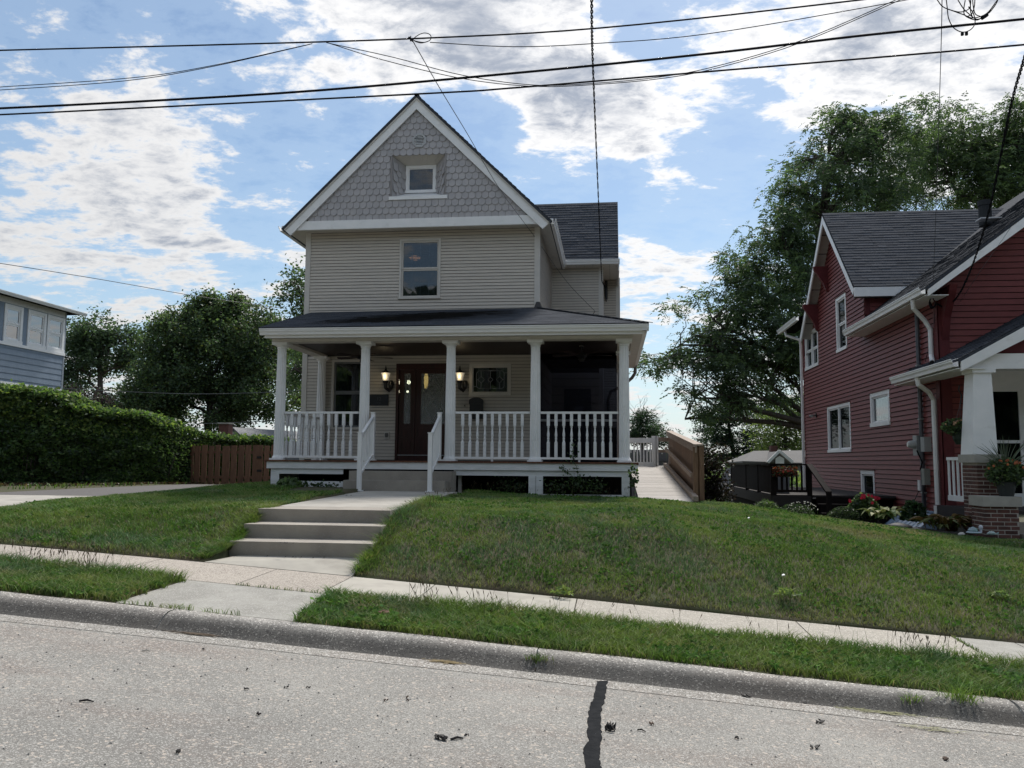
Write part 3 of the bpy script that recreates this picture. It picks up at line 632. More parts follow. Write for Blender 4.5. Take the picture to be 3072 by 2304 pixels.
skirt(-6.72, xa, zl, [(-6.72, -6.55)], .10, .09)
p1 = [aY(v, 1450, 15.84).x for v in (1586, 1607.5, 1629, 1865, 1889)]
skirt(xb, p1[-1], zr, [(xb, xb+.04), (p1[0], p1[1]-.004), (p1[1]+.004, p1[2]), (p1[3], p1[4])], .10, .13)
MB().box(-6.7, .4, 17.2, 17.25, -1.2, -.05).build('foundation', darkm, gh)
MB().box(-6.72, -6.68, 15.85, YW, -1.1, -.17).build('porch_skirt', oldwhite, gh)
MB().box(xb+.06, xb+.12, 15.95, 16.05, -1, -.17).build('skirt_post', greywood, gh)
# columns
def column_meshes():
    a = MB().box(-.14, .14, -.14, .14, .003, .035).lathe([(.125, .035), (.13, .05), (.118, .075), (.112, .09)], n=24).mesh('base'); a.materials.append(white)
    b = MB().lathe([(.105, .09), (.103, .5), (.098, 1.4), (.088, 2.24)], n=32, flute=.14).mesh('shaft'); b.materials.append(white)
    c = MB().lathe([(.09, 2.24), (.098, 2.255), (.094, 2.27), (.12, 2.30), (.13, 2.315)], n=24).box(-.155, .155, -.155, .155, 2.315, 2.368).mesh('capital'); c.materials.append(white)
    return a, b, c
cm = column_meshes()
cols = []
for (x, y) in [(-6.65, 16), (-4.90, 16), (-3.155, 16), (-1.475, 16), (.24, 16), (-6.62, 18.26), (.25, 17.8), (.25, 19.6), (.25, 21.3)]:
    s = put('column', cm[1], gh, (x, y, 0)); put('base', cm[0], s, (x, y, 0)); put('capital', cm[2], s, (x, y, 0))
# beam, ceiling, gutter, roof
k = MB().box(-6.82, .40, 15.87, 16.13, 2.37, 2.47); k.box(.12, .38, 16.13, 21.4, 2.37, 2.47); k.box(-6.80, -6.54, 16.13, YW, 2.37, 2.47); k.build('porch_beam', vinyl2, gh)
cl = MB().box(-6.54, .12, 16.13, YW, 2.425, 2.44).build('porch_ceiling', ceilwood, gh)
k = MB().box(XR, .12, YW, 21.4, 2.425, 2.44).build('porch_ceiling', ceilwood, gh)
soffit('soffit_panel', vinyl2, gh, (-6.9, 15.615, 2.428), (.585, 15.615, 2.428), (.40, 15.87, 2.428), (-6.82, 15.87, 2.428), 24)
soffit('soffit_panel', vinyl2, gh, (.585, 15.62, 2.429), (.585, 21.45, 2.429), (.40, 21.45, 2.429), (.40, 15.88, 2.429), 24)
gz = 2.595
gutter('gutter', gutterm, gh, (-6.94, 15.5, gz), (.70, 15.5, gz), (0, 1, 0)); gutter('gutter', gutterm, gh, (.70, 15.5, gz), (.70, 21.5, gz), (-1, 0, 0))
k = MB().box(-6.86, .60, 15.6, 15.615, 2.415, 2.50); k.box(.585, .60, 15.615, 21.45, 2.415, 2.50); k.build('fascia', gutterm, gh)
hx, hz = XR, 3.47
A, B_, C_, D_ = (-6.97, 15.53, 2.615), (.70, 15.53, 2.615), (hx, YW+.01, hz), (-6.97, YW+.01, hz-.03)
k = MB().hexa([(A[0], A[1], 2.58), (B_[0], B_[1], 2.58), (B_[0], 21.5, 2.58), (A[0], YW, 2.58), A, B_, (B_[0], 21.5, 2.615), (A[0], YW, 2.59)])
k = MB(); k.add([A, B_, C_, D_, (.70, 21.55, 2.615), (XR, 21.55, hz), (A[0], A[1], 2.57), (B_[0], B_[1], 2.57), (.70, 21.55, 2.57), (A[0], YW, 3.36)], [(0, 1, 2, 3), (1, 4, 5, 2), (6, 7, 1, 0), (7, 8, 4, 1), (0, 3, 9, 6)])
pr_ = k.build('porch_roof', roofm, gh)
k = MB(); shingles(k, A, B_, C_, D_, .13, .30, .005); shingles(k, B_, (.70, 21.55, 2.615), (XR, 21.55, hz), C_, .13, .30, .005); k.build('shingles', roofm, pr_, kind='stuff')
k = MB(); n = 16
for i in range(n):
    p, q = Vector(B_).lerp(Vector(C_), i/n), Vector(B_).lerp(Vector(C_), (i+1.1)/n); k.beam(p+Vector((0, 0, .012)), q+Vector((0, 0, .016)), .2, .012)
k.t = [(.9, .9, .9)]*len(k.f); k.build('hip_cap', roofm, pr_)
k = MB(); k.hexa([(XR-.10, YW-.12, 3.44), (XR+.07, YW-.12, 3.43), (XR+.09, YW+.02, 3.46), (XR-.12, YW+.02, 3.46), (XR-.05, YW-.05, 3.60), (XR+.02, YW-.05, 3.60), (XR+.03, YW, 3.60), (XR-.05, YW, 3.60)]); k.build('roof_flashing', blkm, gh)
# railings
def bal_mesh(h0=.09, h1=.93):
    s = .029; mb = MB().box(-s, s, -s, s, h1-.235, h1)
    L = h1-.235; b = h0+.30
    mb.lathe([(.021, b), (.026, b+.012), (.016, b+.03), (.025, b+.05), (.026, b+.065), (.018, b+.08), (.027, b+.115), (.026, b+.15), (.018, b+.21), (.015, b+.26), (.020, L-.035), (.026, L-.022), (.019, L-.012), (.025, L)], n=8)
    mb.hexa([(-s, -s, h0), (s, -s, h0), (s, s, h0), (-s, s, h0), (-s, -s, b-.012), (s, -s, b-.012), (s, s, b-.012), (-s, s, b-.012)])
    mb.hexa([(-s, -s, b-.012), (s, -s, b-.012), (s, s, b-.012), (-s, s, b-.012), (-.018, -.018, b), (.018, -.018, b), (.018, .018, b), (-.018, .018, b)])
    m = mb.mesh('baluster'); m.materials.append(oldwhite); return m
bm_ = bal_mesh()
def rail(x0, x1, y0, y1, n):
    mb = MB()
    if y0 == y1: mb.box(x0, x1, y0-.035, y0+.035, .93, .972)
    else: mb.box(x0-.035, x0+.035, y0, y1, .93, .972)
    r = mb.build('porch_railing', white, gh); mb = MB()
    if y0 == y1: mb.box(x0, x1, y0-.03, y0+.03, .048, .09); mb.box((x0+x1)/2-.02, (x0+x1)/2+.02, y0-.02, y0+.02, -.003, .048)
    else: mb.box(x0-.03, x0+.03, y0, y1, .048, .09)
    mb.build('bottom_rail', white, r)
    for i in range(n):
        t = (i+1)/(n+1); put('baluster', bm_, r, (x0+(x1-x0)*t if y0 == y1 else x0, y0+(y1-y0)*t, 0))
rail(-6.54, -5.01, 16, 16, 9); rail(-3.05, -1.58, 16, 16, 9); rail(-1.37, .13, 16, 16, 9)
rail(-6.62, -6.62, 16.11, 18.16, 9); rail(.25, .25, 16.11, 17.7, 9); rail(.25, .25, 17.9, 19.5, 9)
# screened side porch
sc = MB().box(XR+.03, .12, YW+.02, YW+.024, .95, 2.42).box(XR+.03, .12, YW+.021, YW+.025, 0, .90).build('screen_panel', screenm, gh)
MB().box(XR+.03, .12, YW, YW+.05, .90, .95).build('screen_rail', mat('screen_rail_paint', (.30, .31, .32)), sc)
MB().box(XR+.02, .12, YW+.03, YW+.07, 2.30, 2.425).build('screen_rail', darkm, sc)
# wing (right, set back)
YG = 22.4; XG = -.24; frw = FRONT(YG)
ww = MB().quad((XR-.1, YG, -.1), (XG, YG, -.1), (XG, YG, 5.36), (XR-.1, YG, 5.36)).build('wing_wall', lap_shade, gh)
siding(frw, ww, vinyl, 2.75, 5.33, EX, lambda z: (XR, XG-.10), [])
siding(frw, ww, vinyl, .02, 2.42, EX*3, lambda z: (XR, XG-.10), [(-1.28, -.55, -.1, 1.98)])
MB().box(XG-.10, XG+.02, YG-.022, YG+.1, -.1, 5.36).build('corner_board', vinyl2, gh)
MB().box(XG, XG+.02, YG+.1, 24.1, -.1, 5.36).build('side_wall', vinyl2, gh)
bd = MB().box(-1.28, -.55, YG-.02, YG+.0, 0, 1.98).build('back_door', mat('back_door_paint', (.18, .19, .20)), gh)
MB().box(-1.02, -.76, YG-.03, YG-.021, .9, 1.5).build('pane', mat('bright_pane', (.35, .38, .40), rough=.15), bd)
Y2 = 24.1; X2 = .235
w2 = MB().quad((XG, Y2, -.1), (X2, Y2, -.1), (X2, Y2, 5.42), (XG, Y2, 5.42)).build('bay_wall', lap_shade, gh)
siding(FRONT(Y2), w2, vinyl, 1.0, 5.35, EX, lambda z: (XG+.02, X2-.10), [])
MB().box(X2-.10, X2+.02, Y2-.022, Y2+.1, -.1, 5.4).build('corner_board', vinyl2, gh)
MB().box(X2, X2+.02, Y2+.1, 27.0, -.1, 5.4).build('side_wall', vinyl2, gh)
MB().tube([(XG+.10, Y2-.10, 5.3), (XG+.10, Y2-.06, 4.75)], .035, 8).build('vent_pipe', blkm, gh)
# gable face (scalloped shingles), frieze, rakes
GF, AX, SL = 18.02, -4.43, .985
APX, ZE = 8.40, 5.34                         # outer roof apex / eave
def half(z, inset=0.): return max(0., (APX-inset-z)/SL)
gops = [tuple([wz(1176, 500, GF).x, wz(1337, 500, GF).x, wz(1250, 590, GF).z, wz(1250, 463, GF).z])]
g0_, g1_, gb_, gt_ = gops[0]
frg = FRONT(GF)
ZF = 5.50
ra = lambda z: (AX-half(z, .30), AX+half(z, .30))
gw = wall_backing(frg, 'gable_wall', mat('scallop_shadow_backing', (.16, .155, .16)), gh, ZF-.05, APX-.31, ra, gops, .2)  # backing coloured dark to deepen the shade between the scallops
def scallop(w, h):
    n = 8; pts = [(-w/2, h), (-w/2, w*.42)]+[(-w/2*math.cos(math.pi*i/n), w*.42-w*.44*math.sin(math.pi*i/n)) for i in range(1, n)]+[(w/2, w*.42), (w/2, h)]
    mb = MB(); vs = []
    for (x, z) in pts: vs.append((x, -(.034-.026*z/h), z))
    for (x, z) in pts: vs.append((x, 0, z))
    m = len(pts); mb.add(vs, [tuple(range(m))]+[(i, i+m, (i+1) % m+m, (i+1) % m) for i in range(m)]); me = mb.mesh('shingle'); me.materials.append(shng); return me
SWD, SEX = .1535, .152
scm = scallop(SWD-.006, SEX+.07)
z = ZF-.035; row = 0
vc = wz(1259, 423, GF); 
while z < APX-.42:
    hw = half(z+.13, .30); o = (row % 2)*.5*SWD; n = int(hw/SWD)+1
    for i in range(-n-1, n+2):
        x = AX+i*SWD+o
        if abs(x-AX) > hw+SWD*.25: continue
        if g0_-SWD*.5 < x < g1_+SWD*.5 and gb_-.14 < z+.06 < gt_+.02:
            e0, e1 = (x-SWD/2, g0_-.02) if x < AX else (g1_+.02, x+SWD/2)
            if e1-e0 < .03: continue
            put('shingle', scm, gw, ((e0+e1)/2, GF-.001, z), None, ((e1-e0)/SWD, 1, 1)); continue
        if math.hypot(x-vc.x, z+.09-vc.z) < .16: continue
        put('shingle', scm, gw, (x, GF-.001-.0008*(i % 2), z))
    z += SEX; row += 1
# recessed attic window
ri = .36; a0, a1, b0, b1 = [wz(1218, 540, GF+ri).x, wz(1309, 540, GF+ri).x, wz(1262, 580, GF+ri).z, wz(1262, 497, GF+ri).z]
q = lambda x, z, y: (x, y, z)
k = MB(); k.quad(q(g0_, gb_, GF), q(g0_, gt_, GF), q(a0, b1, GF+ri), q(a0, b0, GF+ri)); k.quad(q(g1_, gt_, GF), q(g1_, gb_, GF), q(a1, b0, GF+ri), q(a1, b1, GF+ri)); rc = k.build('window_recess', shng, gh)
soffit('recess_ceiling_board', vinyl2, rc, q(g0_, gt_, GF), q(g1_, gt_, GF), q(a1, b1, GF+ri), q(a0, b1, GF+ri), 9)
k = MB(); k.quad(q(g0_, gb_, GF), q(g1_, gb_, GF), q(a1, b0, GF+ri), q(a0, b0, GF+ri)); k.box(g0_-.05, g1_+.05, GF-.045, GF+.0, gb_-.07, gb_+.01); k.build('recess_sill', white, rc)
k = MB(); k.box(g0_-.03, g0_+.012, GF-.03, GF+.01, gb_+.011, gt_+.03).box(g1_-.012, g1_+.03, GF-.03, GF+.01, gb_+.011, gt_+.03).box(g0_+.012, g1_-.012, GF-.028, GF+.01, gt_-.01, gt_+.03); k.build('recess_trim', mat('taupe_trim', (.26, .245, .24)), rc)
for side in (0, 1):                                    # scallops on the splayed cheeks
    (xo, yo), (xi, yi) = ((g0_, GF), (a0, GF+ri)) if side == 0 else ((a1, GF+ri), (g1_, GF))
    L_ = math.hypot(xi-xo, yi-yo); ang = math.atan2(yi-yo, xi-xo); nn = 3
    for r in range(6):
        zz = gb_+.02+r*SEX*.83
        for i in range(nn):
            t = (i+.5+(.25 if r % 2 else -.1))/nn
            if t*L_ < SWD*.4 or (1-t)*L_ < SWD*.4: continue
            zlim = gt_-.12-(gt_-b1)*(t if side == 0 else 1-t)
            if zz+.12 > zlim+.1: continue
            put('shingle', scm, rc, (xo+(xi-xo)*t+.002*math.sin(ang), yo+(yi-yo)*t-.002*math.cos(ang), zz), (0, 0, ang), (.9, 1, .86))
window(FRONT(GF+ri-.01), gh, a0, a1, b0, b1, .065, white, name='attic_window', sash=.02, panem=glass, grid=(4, 4), gm=mat('pale_came', (.35, .37, .38)), room=.5, cov=[(.05, .5)], proud=.02)
# octagonal louvre vent
def octo(r, y, ph=22.5): return [(vc.x+r*math.cos(rad(ph+45*i)), y, vc.z+r*math.sin(rad(ph+45*i))) for i in range(8)]
k = MB(); o1, o2 = octo(.175, GF-.045), octo(.125, GF-.045); o3 = octo(.185, GF); k.add(o1+o2+o3, [(i, (i+1) % 8, (i+1) % 8+8, i+8) for i in range(8)]+[(i, (i+1) % 8, (i+1) % 8+16, i+16) for i in range(8)]); lv = k.build('gable_vent', mat('vent_paint', (.42, .43, .44)), gh)
k = MB(); k.add(octo(.13, GF-.004), [tuple(range(8))]); k.build('vent_back', darkm, lv)
for i in range(7):
    zc = vc.z-.102+i*.034; hw = min(.12, .165-abs(zc-vc.z)*1.0) if abs(zc-vc.z) > .05 else .12
    MB().hexa([(vc.x-hw, GF-.042, zc-.012), (vc.x+hw, GF-.042, zc-.012), (vc.x+hw, GF-.010, zc+.010), (vc.x-hw, GF-.010, zc+.010), (vc.x-hw, GF-.042, zc-.004), (vc.x+hw, GF-.042, zc-.004), (vc.x+hw, GF-.010, zc+.016), (vc.x-hw, GF-.010, zc+.016)]).build('louvre', white, lv)
MB().box(AX-2.93, AX+2.93, 17.975, 18.04, 5.295, ZF).build('frieze_board', white, gh)
hw = 3.13
soffit('soffit_panel', vinyl2, gh, (AX-2.93, 17.985, 5.296), (AX+2.93, 17.985, 5.296), (AX+2.93, YW, 5.33), (AX-2.93, YW, 5.33), 22)
def rake(s):
    a = Vector((AX, 17.93, APX-.04)); b = Vector((AX+s*(hw-.04), 17.93, APX-.04-(hw-.04)*SL)); d = (b-a).normalized(); n = Vector((-d.z*s, 0, d.x*s)); n = n if n.z < 0 else -n
    w_ = .215
    MB().prism([a, b, b+n*w_+Vector((-s*.02, 0, 0)), a+Vector((0, 0, -w_/abs(n.z)))], (0, .04, 0)).build('rake_board', white, gh)
    MB().prism([a+Vector((0, -.022, .0)), b+Vector((0, -.022, .0)), b+n*.06+Vector((0, -.022, 0)), a+Vector((0, -.022, -.06/abs(n.z)))], (0, .02, 0)).build('rake_moulding', vinyl2, gh)
    sof = MB(); sof.quad(a+Vector((0, .04, -.2)), b+Vector((0, .04, -.12)), b+Vector((0, .1, -.12)), a+Vector((0, .1, -.2)))
rake(-1); rake(1)
def roofslab(nm, A, B, C, D, th=.05, expo=.14, par=gh, tabs=True):
    A, B, C, D = map(Vector, (A, B, C, D)); n = (B-A).cross(D-A).normalized(); n = n if n.z > 0 else -n
    k = MB().hexa([p-n*th for p in (A, B, C, D)]+[A, B, C, D]); k.t = [(.9, .9, .9)]*6; r = k.build(nm, roofm, par)
    if tabs: k = MB(); shingles(k, A, B, C, D, expo, .30); k.build('shingles', roofm, r, kind='stuff')
    return r
ap = (AX, 0, APX)
YB = 27.5
for s in (-1, 1):
    e = (AX+s*hw, 17.89, APX-hw*SL); t = (AX, 17.89, APX); e2 = (AX+s*hw, YB, APX-hw*SL); t2 = (AX, YB, APX)
    if s < 0: roofslab('main_roof', e2, e, t, t2, tabs=False)
    else: roofslab('main_roof', e, e2, t2, t, tabs=True)
k = MB(); k.beam((AX, 17.90, APX+.0), (AX, YB, APX+.0), .10, .03); k.t = [(.8, .9, .8)]*6; k.build('ridge_cap', roofm, gh)
# side eaves
zg = ZE+.0
gutter('gutter', gutterm, gh, (AX+hw+.09, 17.93, ZE+.05), (AX+hw+.09, 22.25, ZE+.05), (-1, 0, 0)); gutter('gutter', gutterm, gh, (AX-hw-.09, 24, ZE+.05), (AX-hw-.09, 17.93, ZE+.05), (1, 0, 0))
for s in (-1, 1):
    x0, x1 = AX+s*(hw-.02), (XR if s > 0 else XL)
    soffit('soffit_panel', vinyl2, gh, (x0, 17.99, 5.297), (x0, 22.4, 5.297), (x1, 22.4, 5.335), (x1, 17.99, 5.335), 15)
    MB().box(min(x0, x0+s*.02), max(x0, x0+s*.02), 17.95, 22.3, 5.29, 5.39).build('fascia', gutterm, gh)
MB().box(AX-hw-.02, AX-2.93, 17.96, 18.03, 5.295, ZE+.06).build('frieze_end', white, gh); MB().box(AX+2.93, AX+hw+.02, 17.96, 18.03, 5.295, ZE+.06).build('frieze_end', white, gh)
# wing roof
we = 22.02; wl = AX+hw+.05; wr = .20
ze = 5.45; rz = 7.62; yr = 24.0
rz = aY(1853, 606, yr).z
roofslab('wing_roof', (AX+2.2, we, ze), (wr, we, ze), (wr, yr, rz), (AX+.9, yr, rz), expo=.135)
roofslab('wing_roof', (wr, 2*yr-we, ze), (AX+1, 2*yr-we, ze), (AX+.9, yr, rz), (wr, yr, rz), tabs=False)
MB().prism([(wr-.04, we+.05, ze-.07), (wr-.04, 2*yr-we-.05, ze-.07), (wr-.04, yr, rz-.07)], (-.05, 0, 0)).build('wing_gable', vinyl, gh)
gutter('gutter', gutterm, gh, (wl-.05, we-.06, ze+.0), (wr+.03, we-.06, ze+.0), (0, 1, 0))
MB().box(wr-.01, wr+.02, we+.05, yr+1.5, 5.16, ze-.02).build('fascia', gutterm, gh)
soffit('soffit_panel', vinyl2, gh, (XR, we+.05, 5.31), (wr-.01, we+.05, 5.31), (wr-.01, Y2, 5.345), (XR, Y2, 5.345), 8)
# left rear eave stub seen past the corner
MB().box(-7.45, XL-.03, 20.6, 20.72, 4.30, 4.40).build('gutter', gutterm, gh); MB().hexa([(-7.4, 20.65, 4.40), (XL-.03, 20.65, 4.40), (XL-.03, 23, 4.40), (-7.4, 23, 4.4), (-7.35, 20.7, 4.43), (XL-.03, 21.4, 4.80), (XL-.03, 23, 4.8), (-7.35, 23, 4.43)]).build('rear_roof', roofm, gh)
# porch downspout at far right
MB().tube([(.60, 21.2, 2.47), (.60, 21.2, 2.28), (.52, 21.28, 2.16), (.30, 21.9, 2.02), (-.02, 22.9, 1.95), (-.10, 23.9, 1.80), (-.10, 23.95, .4)], .042, 10).build('downspout', mat('grey_downspout', (.16, .155, .15), rough=.4), gh)
# ---------------------------------------------------------------- things on the porch
def lantern(px, side, lab):
    p = wz(px, 1132, YW-.16); x, z = p.x, p.z
    t = thing('wall_lantern', lab, 'lantern', (x, YW-.16, z), 'lanterns either side of the front door')
    bx = x+side*.09
    MB().lathe([(.03, -.10), (.055, -.06), (.065, 0), (.055, .06), (.03, .10)], (x+.10, YW-.05, z-.16), 12).build('wall_plate', blkm, t)
    MB().tube([(x+.10, YW-.05, z-.22), (x+.07, YW-.12, z-.30), (x, YW-.16, z-.24), (x, YW-.16, z-.14)], [.05, .04, .04, .05], 8).build('bracket', blkm, t)
    MB().lathe([(.048, -.14), (.060, -.11), (.072, -.075)], (x, YW-.16, z), 12).build('cup', blkm, t)
    MB().lathe([(.062, -.085), (.072, -.03), (.090, .05), (.108, .10)], (x, YW-.16, z), 14).build('lamp_shade', lamp_g, t)
    MB().lathe([(.01, -.04), (.026, -.02), (.03, .01), (.012, .035)], (x, YW-.16, z), 8).build('bulb', bulb, t)
    MB().lathe([(.112, .10), (.085, .13), (.045, .155), (.022, .17), (.028, .19), (.012, .21), (.016, .23), (.003, .27)], (x, YW-.16, z), 12).build('lamp_cap', blkm, t)
    l = bpy.data.lights.new('lantern_light', 'POINT'); l.energy = .45; l.color = (1, .8, .5); l.shadow_soft_size = .05
    o = bpy.data.objects.new('lantern_light', l); COL.objects.link(o); o.parent = t; o.location = (0, -.13, 0)
lantern(1157, 1, 'lit black wall lantern to the left of the front door beside the dark plaque')
lantern(1379.5, 1, 'lit black wall lantern right of the front door next to the leaded window')
p0, p1_ = wz(1107.5, 1184, YW-.03), wz(1164.5, 1216.5, YW-.03)
pl = thing('house_number_plaque', 'dark rectangular number plaque on the siding left of the front door', 'plaque', (p0.x, YW, p1_.z))
MB().box(p0.x, p1_.x, YW-.034, YW-.012, p1_.z, p0.z).build('plate', plaqm, pl)
k = MB(); k.box(p0.x+.015, p1_.x-.015, YW-.038, YW-.034, p0.z-.022, p0.z-.014).box(p0.x+.015, p1_.x-.015, YW-.038, YW-.034, p1_.z+.014, p1_.z+.022).build('raised_border', plaqm, pl)
def text(s, size, loc, m, parent, name, rot=(rad(90), 0, 0), ext=.002, align='CENTER'):
    c = bpy.data.curves.new(name, 'FONT'); c.body = s; c.size = size; c.extrude = ext; c.align_x = align; c.align_y = 'CENTER'
    o = bpy.data.objects.new('tmp', c); COL.objects.link(o); bpy.context.view_layer.update(); me = bpy.data.meshes.new_from_object(o.evaluated_get(bpy.context.evaluated_depsgraph_get()))
    bpy.data.objects.remove(o); me.materials.append(m); ob = link(name, me, parent, loc=loc); ob.rotation_euler = rot; return ob
cxp = (p0.x+p1_.x)/2+.005; text('12', .105, (cxp, YW-.036, (p0.z+p1_.z)/2+.022), plaqt, pl, 'number')
k = MB(); k.box(cxp-.05, cxp-.02, YW-.037, YW-.034, p1_.z+.055, p1_.z+.066).box(cxp-.01, cxp+.05, YW-.037, YW-.034, p1_.z+.055, p1_.z+.066).build('lettering', plaqt, pl)
m0, m1 = wz(1409.5, 1195, YW-.1), wz(1448.5, 1250, YW-.1)
mx = thing('mailbox', 'black arched wall mailbox under the small leaded window', 'mailbox', ((m0.x+m1.x)/2, YW, m1.z))
r_ = (m1.x-m0.x)/2; xc = (m0.x+m1.x)/2
pts = [(m0.x, YW-.13, m1.z-.05), (m1.x, YW-.13, m1.z-.05)]+[(xc+r_*math.cos(math.pi*i/10), YW-.13, m0.z-.06+.06*math.sin(math.pi*i/10)) for i in range(11)]
MB().prism(pts, (0, .115, 0)).build('box', blkm, mx)
pts = [(xc+(r_+.012)*math.cos(math.pi*i/10), YW-.15, m0.z-.055+.07*math.sin(math.pi*i/10)) for i in range(11)]+[(m0.x-.012, YW-.15, m0.z-.13), (m1.x+.012, YW-.15, m0.z-.13)][::1]
MB().prism(pts, (0, .02, 0)).build('lid', blkm, mx)
me = MB().lathe([(.005, -.004), (.028, -.003), (.028, .003), (.005, .004)], (0, 0, 0), 12).mesh('emblem'); me.materials.append(plaqm); put('emblem', me, mx, (xc, YW-.133, m1.z+.09), (rad(90), 0, 0))
o0, o1 = wz(1153, 1296, YW-.02), wz(1168, 1316, YW-.02)
ob = thing('outlet_cover', 'small beige outdoor outlet cover low on the siding left of the door', 'outlet', (o0.x, YW, o1.z))
MB().box(o0.x, o1.x, YW-.045, YW-.012, o1.z, o0.z).build('mounting_block', vinyl2, ob); MB().box(o0.x+.022, o1.x-.022, YW-.06, YW-.045, o1.z+.03, o0.z-.025).build('cover', mat('outlet_grey', (.12, .12, .11)), ob)
db = wz(1394, 1217, YW-.02); dbt = thing('doorbell', 'tiny pale round doorbell on the siding between lantern and mailbox', 'doorbell', db)
MB().box(db.x-.022, db.x+.022, YW-.03, YW-.012, db.z-.03, db.z+.03).build('plate', limest, dbt); MB().box(db.x-.01, db.x+.01, YW-.036, YW-.03, db.z-.01, db.z+.01).build('button', blkm, dbt)
def fan(x, y, lab):
    z = 2.42; t = thing('ceiling_fan', lab, 'ceiling fan', (x, y, z), 'ceiling fans under the porch roof')
    MB().lathe([(.06, 0), (.05, -.04), (.015, -.05), (.015, -.16)], (x, y, z), 10).build('downrod', blkm, t)
    MB().lathe([(.03, -.15), (.11, -.17), (.12, -.23), (.05, -.26), (.07, -.29), (.05, -.33), (.01, -.34)], (x, y, z), 14).build('motor', blkm, t)
    k = MB(); k.prism([(.10, -.055, -.005), (.62, -.075, -.015), (.66, 0, 0), (.62, .075, .015), (.10, .055, .005)], (0, 0, .008)); me = k.mesh('blade'); me.materials.append(ceilwood)
    for i in range(5): put('blade', me, t, (x, y, z-.20), (0, 0, rad(72*i+18)))
fan(aY(1088, 1065, 17.2).x, 17.2, 'dark ceiling fan on the porch in front of the left window')
fan(aY(1745, 1062, 17.1).x, 17.1, 'dark ceiling fan at the right end of the porch before the black screen')
# concrete porch steps
st = thing('porch_steps', 'two grey concrete steps up to the porch between the white handrails', 'steps', (-3.8, 15.2, -.55))
xa0, xa1 = aY(1029, 1460, 15.0).x, aY(1334, 1460, 15.0).x; xb0, xb1 = aY(1047, 1428, 15.3).x, aY(1354, 1428, 15.3).x
MB().box(xa0, xa1, 15.0, 15.30, -.72, -.365).build('step', conc, st); MB().box(xb0, xb1, 15.301, 15.77, -.80, -.195).build('step', conc, st)
# front walk and lower steps
fs = thing('front_steps', 'wide concrete steps climbing the bank from the pavement to the front walk', 'steps', (-3.2, 9.4, -1.2))
e3l, e3r = aY(773.8, 1529, 10.34), aY(1169.8, 1535, 10.34)
zs = [-1.12, -.955, -.79, -.628]; ysr = [9.40, 9.86, 10.33]
lx = [aY(688, 1640, 9.4).x, aY(731.5, 1590, 9.86).x, aY(773.8, 1540, 10.33).x]; rx = [aY(1113.8, 1650, 9.4).x, aY(1144.5, 1600, 9.86).x, aY(1169.8, 1550, 10.33).x]
for i in range(3):
    y1 = ysr[i+1]+.001 if i < 2 else 10.95
    MB().box(lx[i], rx[i], ysr[i], y1, zs[0]-.35, zs[i+1]).build('step', conc, fs)
def walk_z(y): return -.628+(min(y, 15)-10.95)/4.05*.07
fwk = thing('front_walk', 'pale concrete walk leading from the top step to the porch steps', 'walk'); del fwk['category']; fwk['kind'] = 'structure'
L2 = aY(947, 1486, 12.6).x; R2 = rx[2]
ys_ = [10.955, 12.25, 13.55, 15.0]
for a, b in zip(ys_[:-1], ys_[1:]):
    mb = MB(); l0 = lx[2]+.01; r = rx[2]-.01; mb.hexa([(l0, a+.006, walk_z(a)-.15), (r, a+.006, walk_z(a)-.15), (r, b-.006, walk_z(b)-.15), (l0, b-.006, walk_z(b)-.15), (l0, a+.006, walk_z(a)), (r, a+.006, walk_z(a)), (r, b-.006, walk_z(b)), (l0, b-.006, walk_z(b))]); mb.build('slab', walkc, fwk)
mb = MB(); lw0 = aY(871, 1474, 14.8).x; a, b = 13.9, 15.3; mb.hexa([(lw0, a, -.70), (lx[2], a, -.70), (lx[2], b, -.70), (lw0, b, -.70), (lw0, a, walk_z(a)-.005), (lx[2], a, walk_z(a)-.005), (lx[2], b, walk_z(b)-.005), (lw0, b, walk_z(b)-.005)]); mb.build('slab', walkc, fwk)
# pad between pavement and bottom step
pdl, pdr = aY(612, 1690, Y_FAR).x, aY(1055, 1730, Y_FAR).x
mb = MB(); mb.hexa([(pdl, Y_FAR+.01, zsw(pdl, Y_FAR)-.15), (pdr, Y_FAR+.01, zsw(pdr, Y_FAR)-.15), (rx[0]-.05, 9.41, -1.3), (pdl+.1, 9.41, -1.3), (pdl, Y_FAR+.01, zsw(pdl, Y_FAR)+.004), (pdr, Y_FAR+.01, zsw(pdr, Y_FAR)+.004), (rx[0]-.05, 9.41, -1.119), (pdl+.1, 9.41, -1.119)]); mb.build('slab', slabB, fwk)
# handrails
def handrail(xb_, xt, lab):
    t = thing('handrail', lab, 'handrail', (xb_, 14.78, -.54), 'white handrails of the porch steps')
    y0, y1 = 14.78, 15.92; z0, z1 = walk_z(y0)+.003, .003
    for (x, y, z, h) in ((xb_, y0, z0, 1.06), (xt, y1, z1, .93)):
        p = MB().box(x-.037, x+.037, y-.037, y+.037, z+.02, z+h).build('post', whitem, t)
        MB().box(x-.047, x+.047, y-.047, y+.047, z+h, z+h+.018).build('post_cap', whitem, p); MB().box(x-.065, x+.065, y-.065, y+.065, z, z+.022).build('post_base', whitem, p)
    a, b = Vector((xb_, y0, z0+.98)), Vector((xt, y1, z1+.86)); MB().beam(a, b, .05, .06).build('top_rail', whitem, t)
    c, d = Vector((xb_, y0, z0+.30)), Vector((xt, y1, z1+.12)); MB().beam(c, d, .045, .04).build('bottom_rail', whitem, t)
    for i in range(8):
        s = (i+1)/9; MB().beam(c.lerp(d, s), a.lerp(b, s), .018, .018, (0, 1, 0)).build('baluster', whitem, t)
handrail(aY(1077, 1470, 14.78).x, aY(1117, 1380, 15.92).x, 'white metal handrail left of the porch steps by the second column')
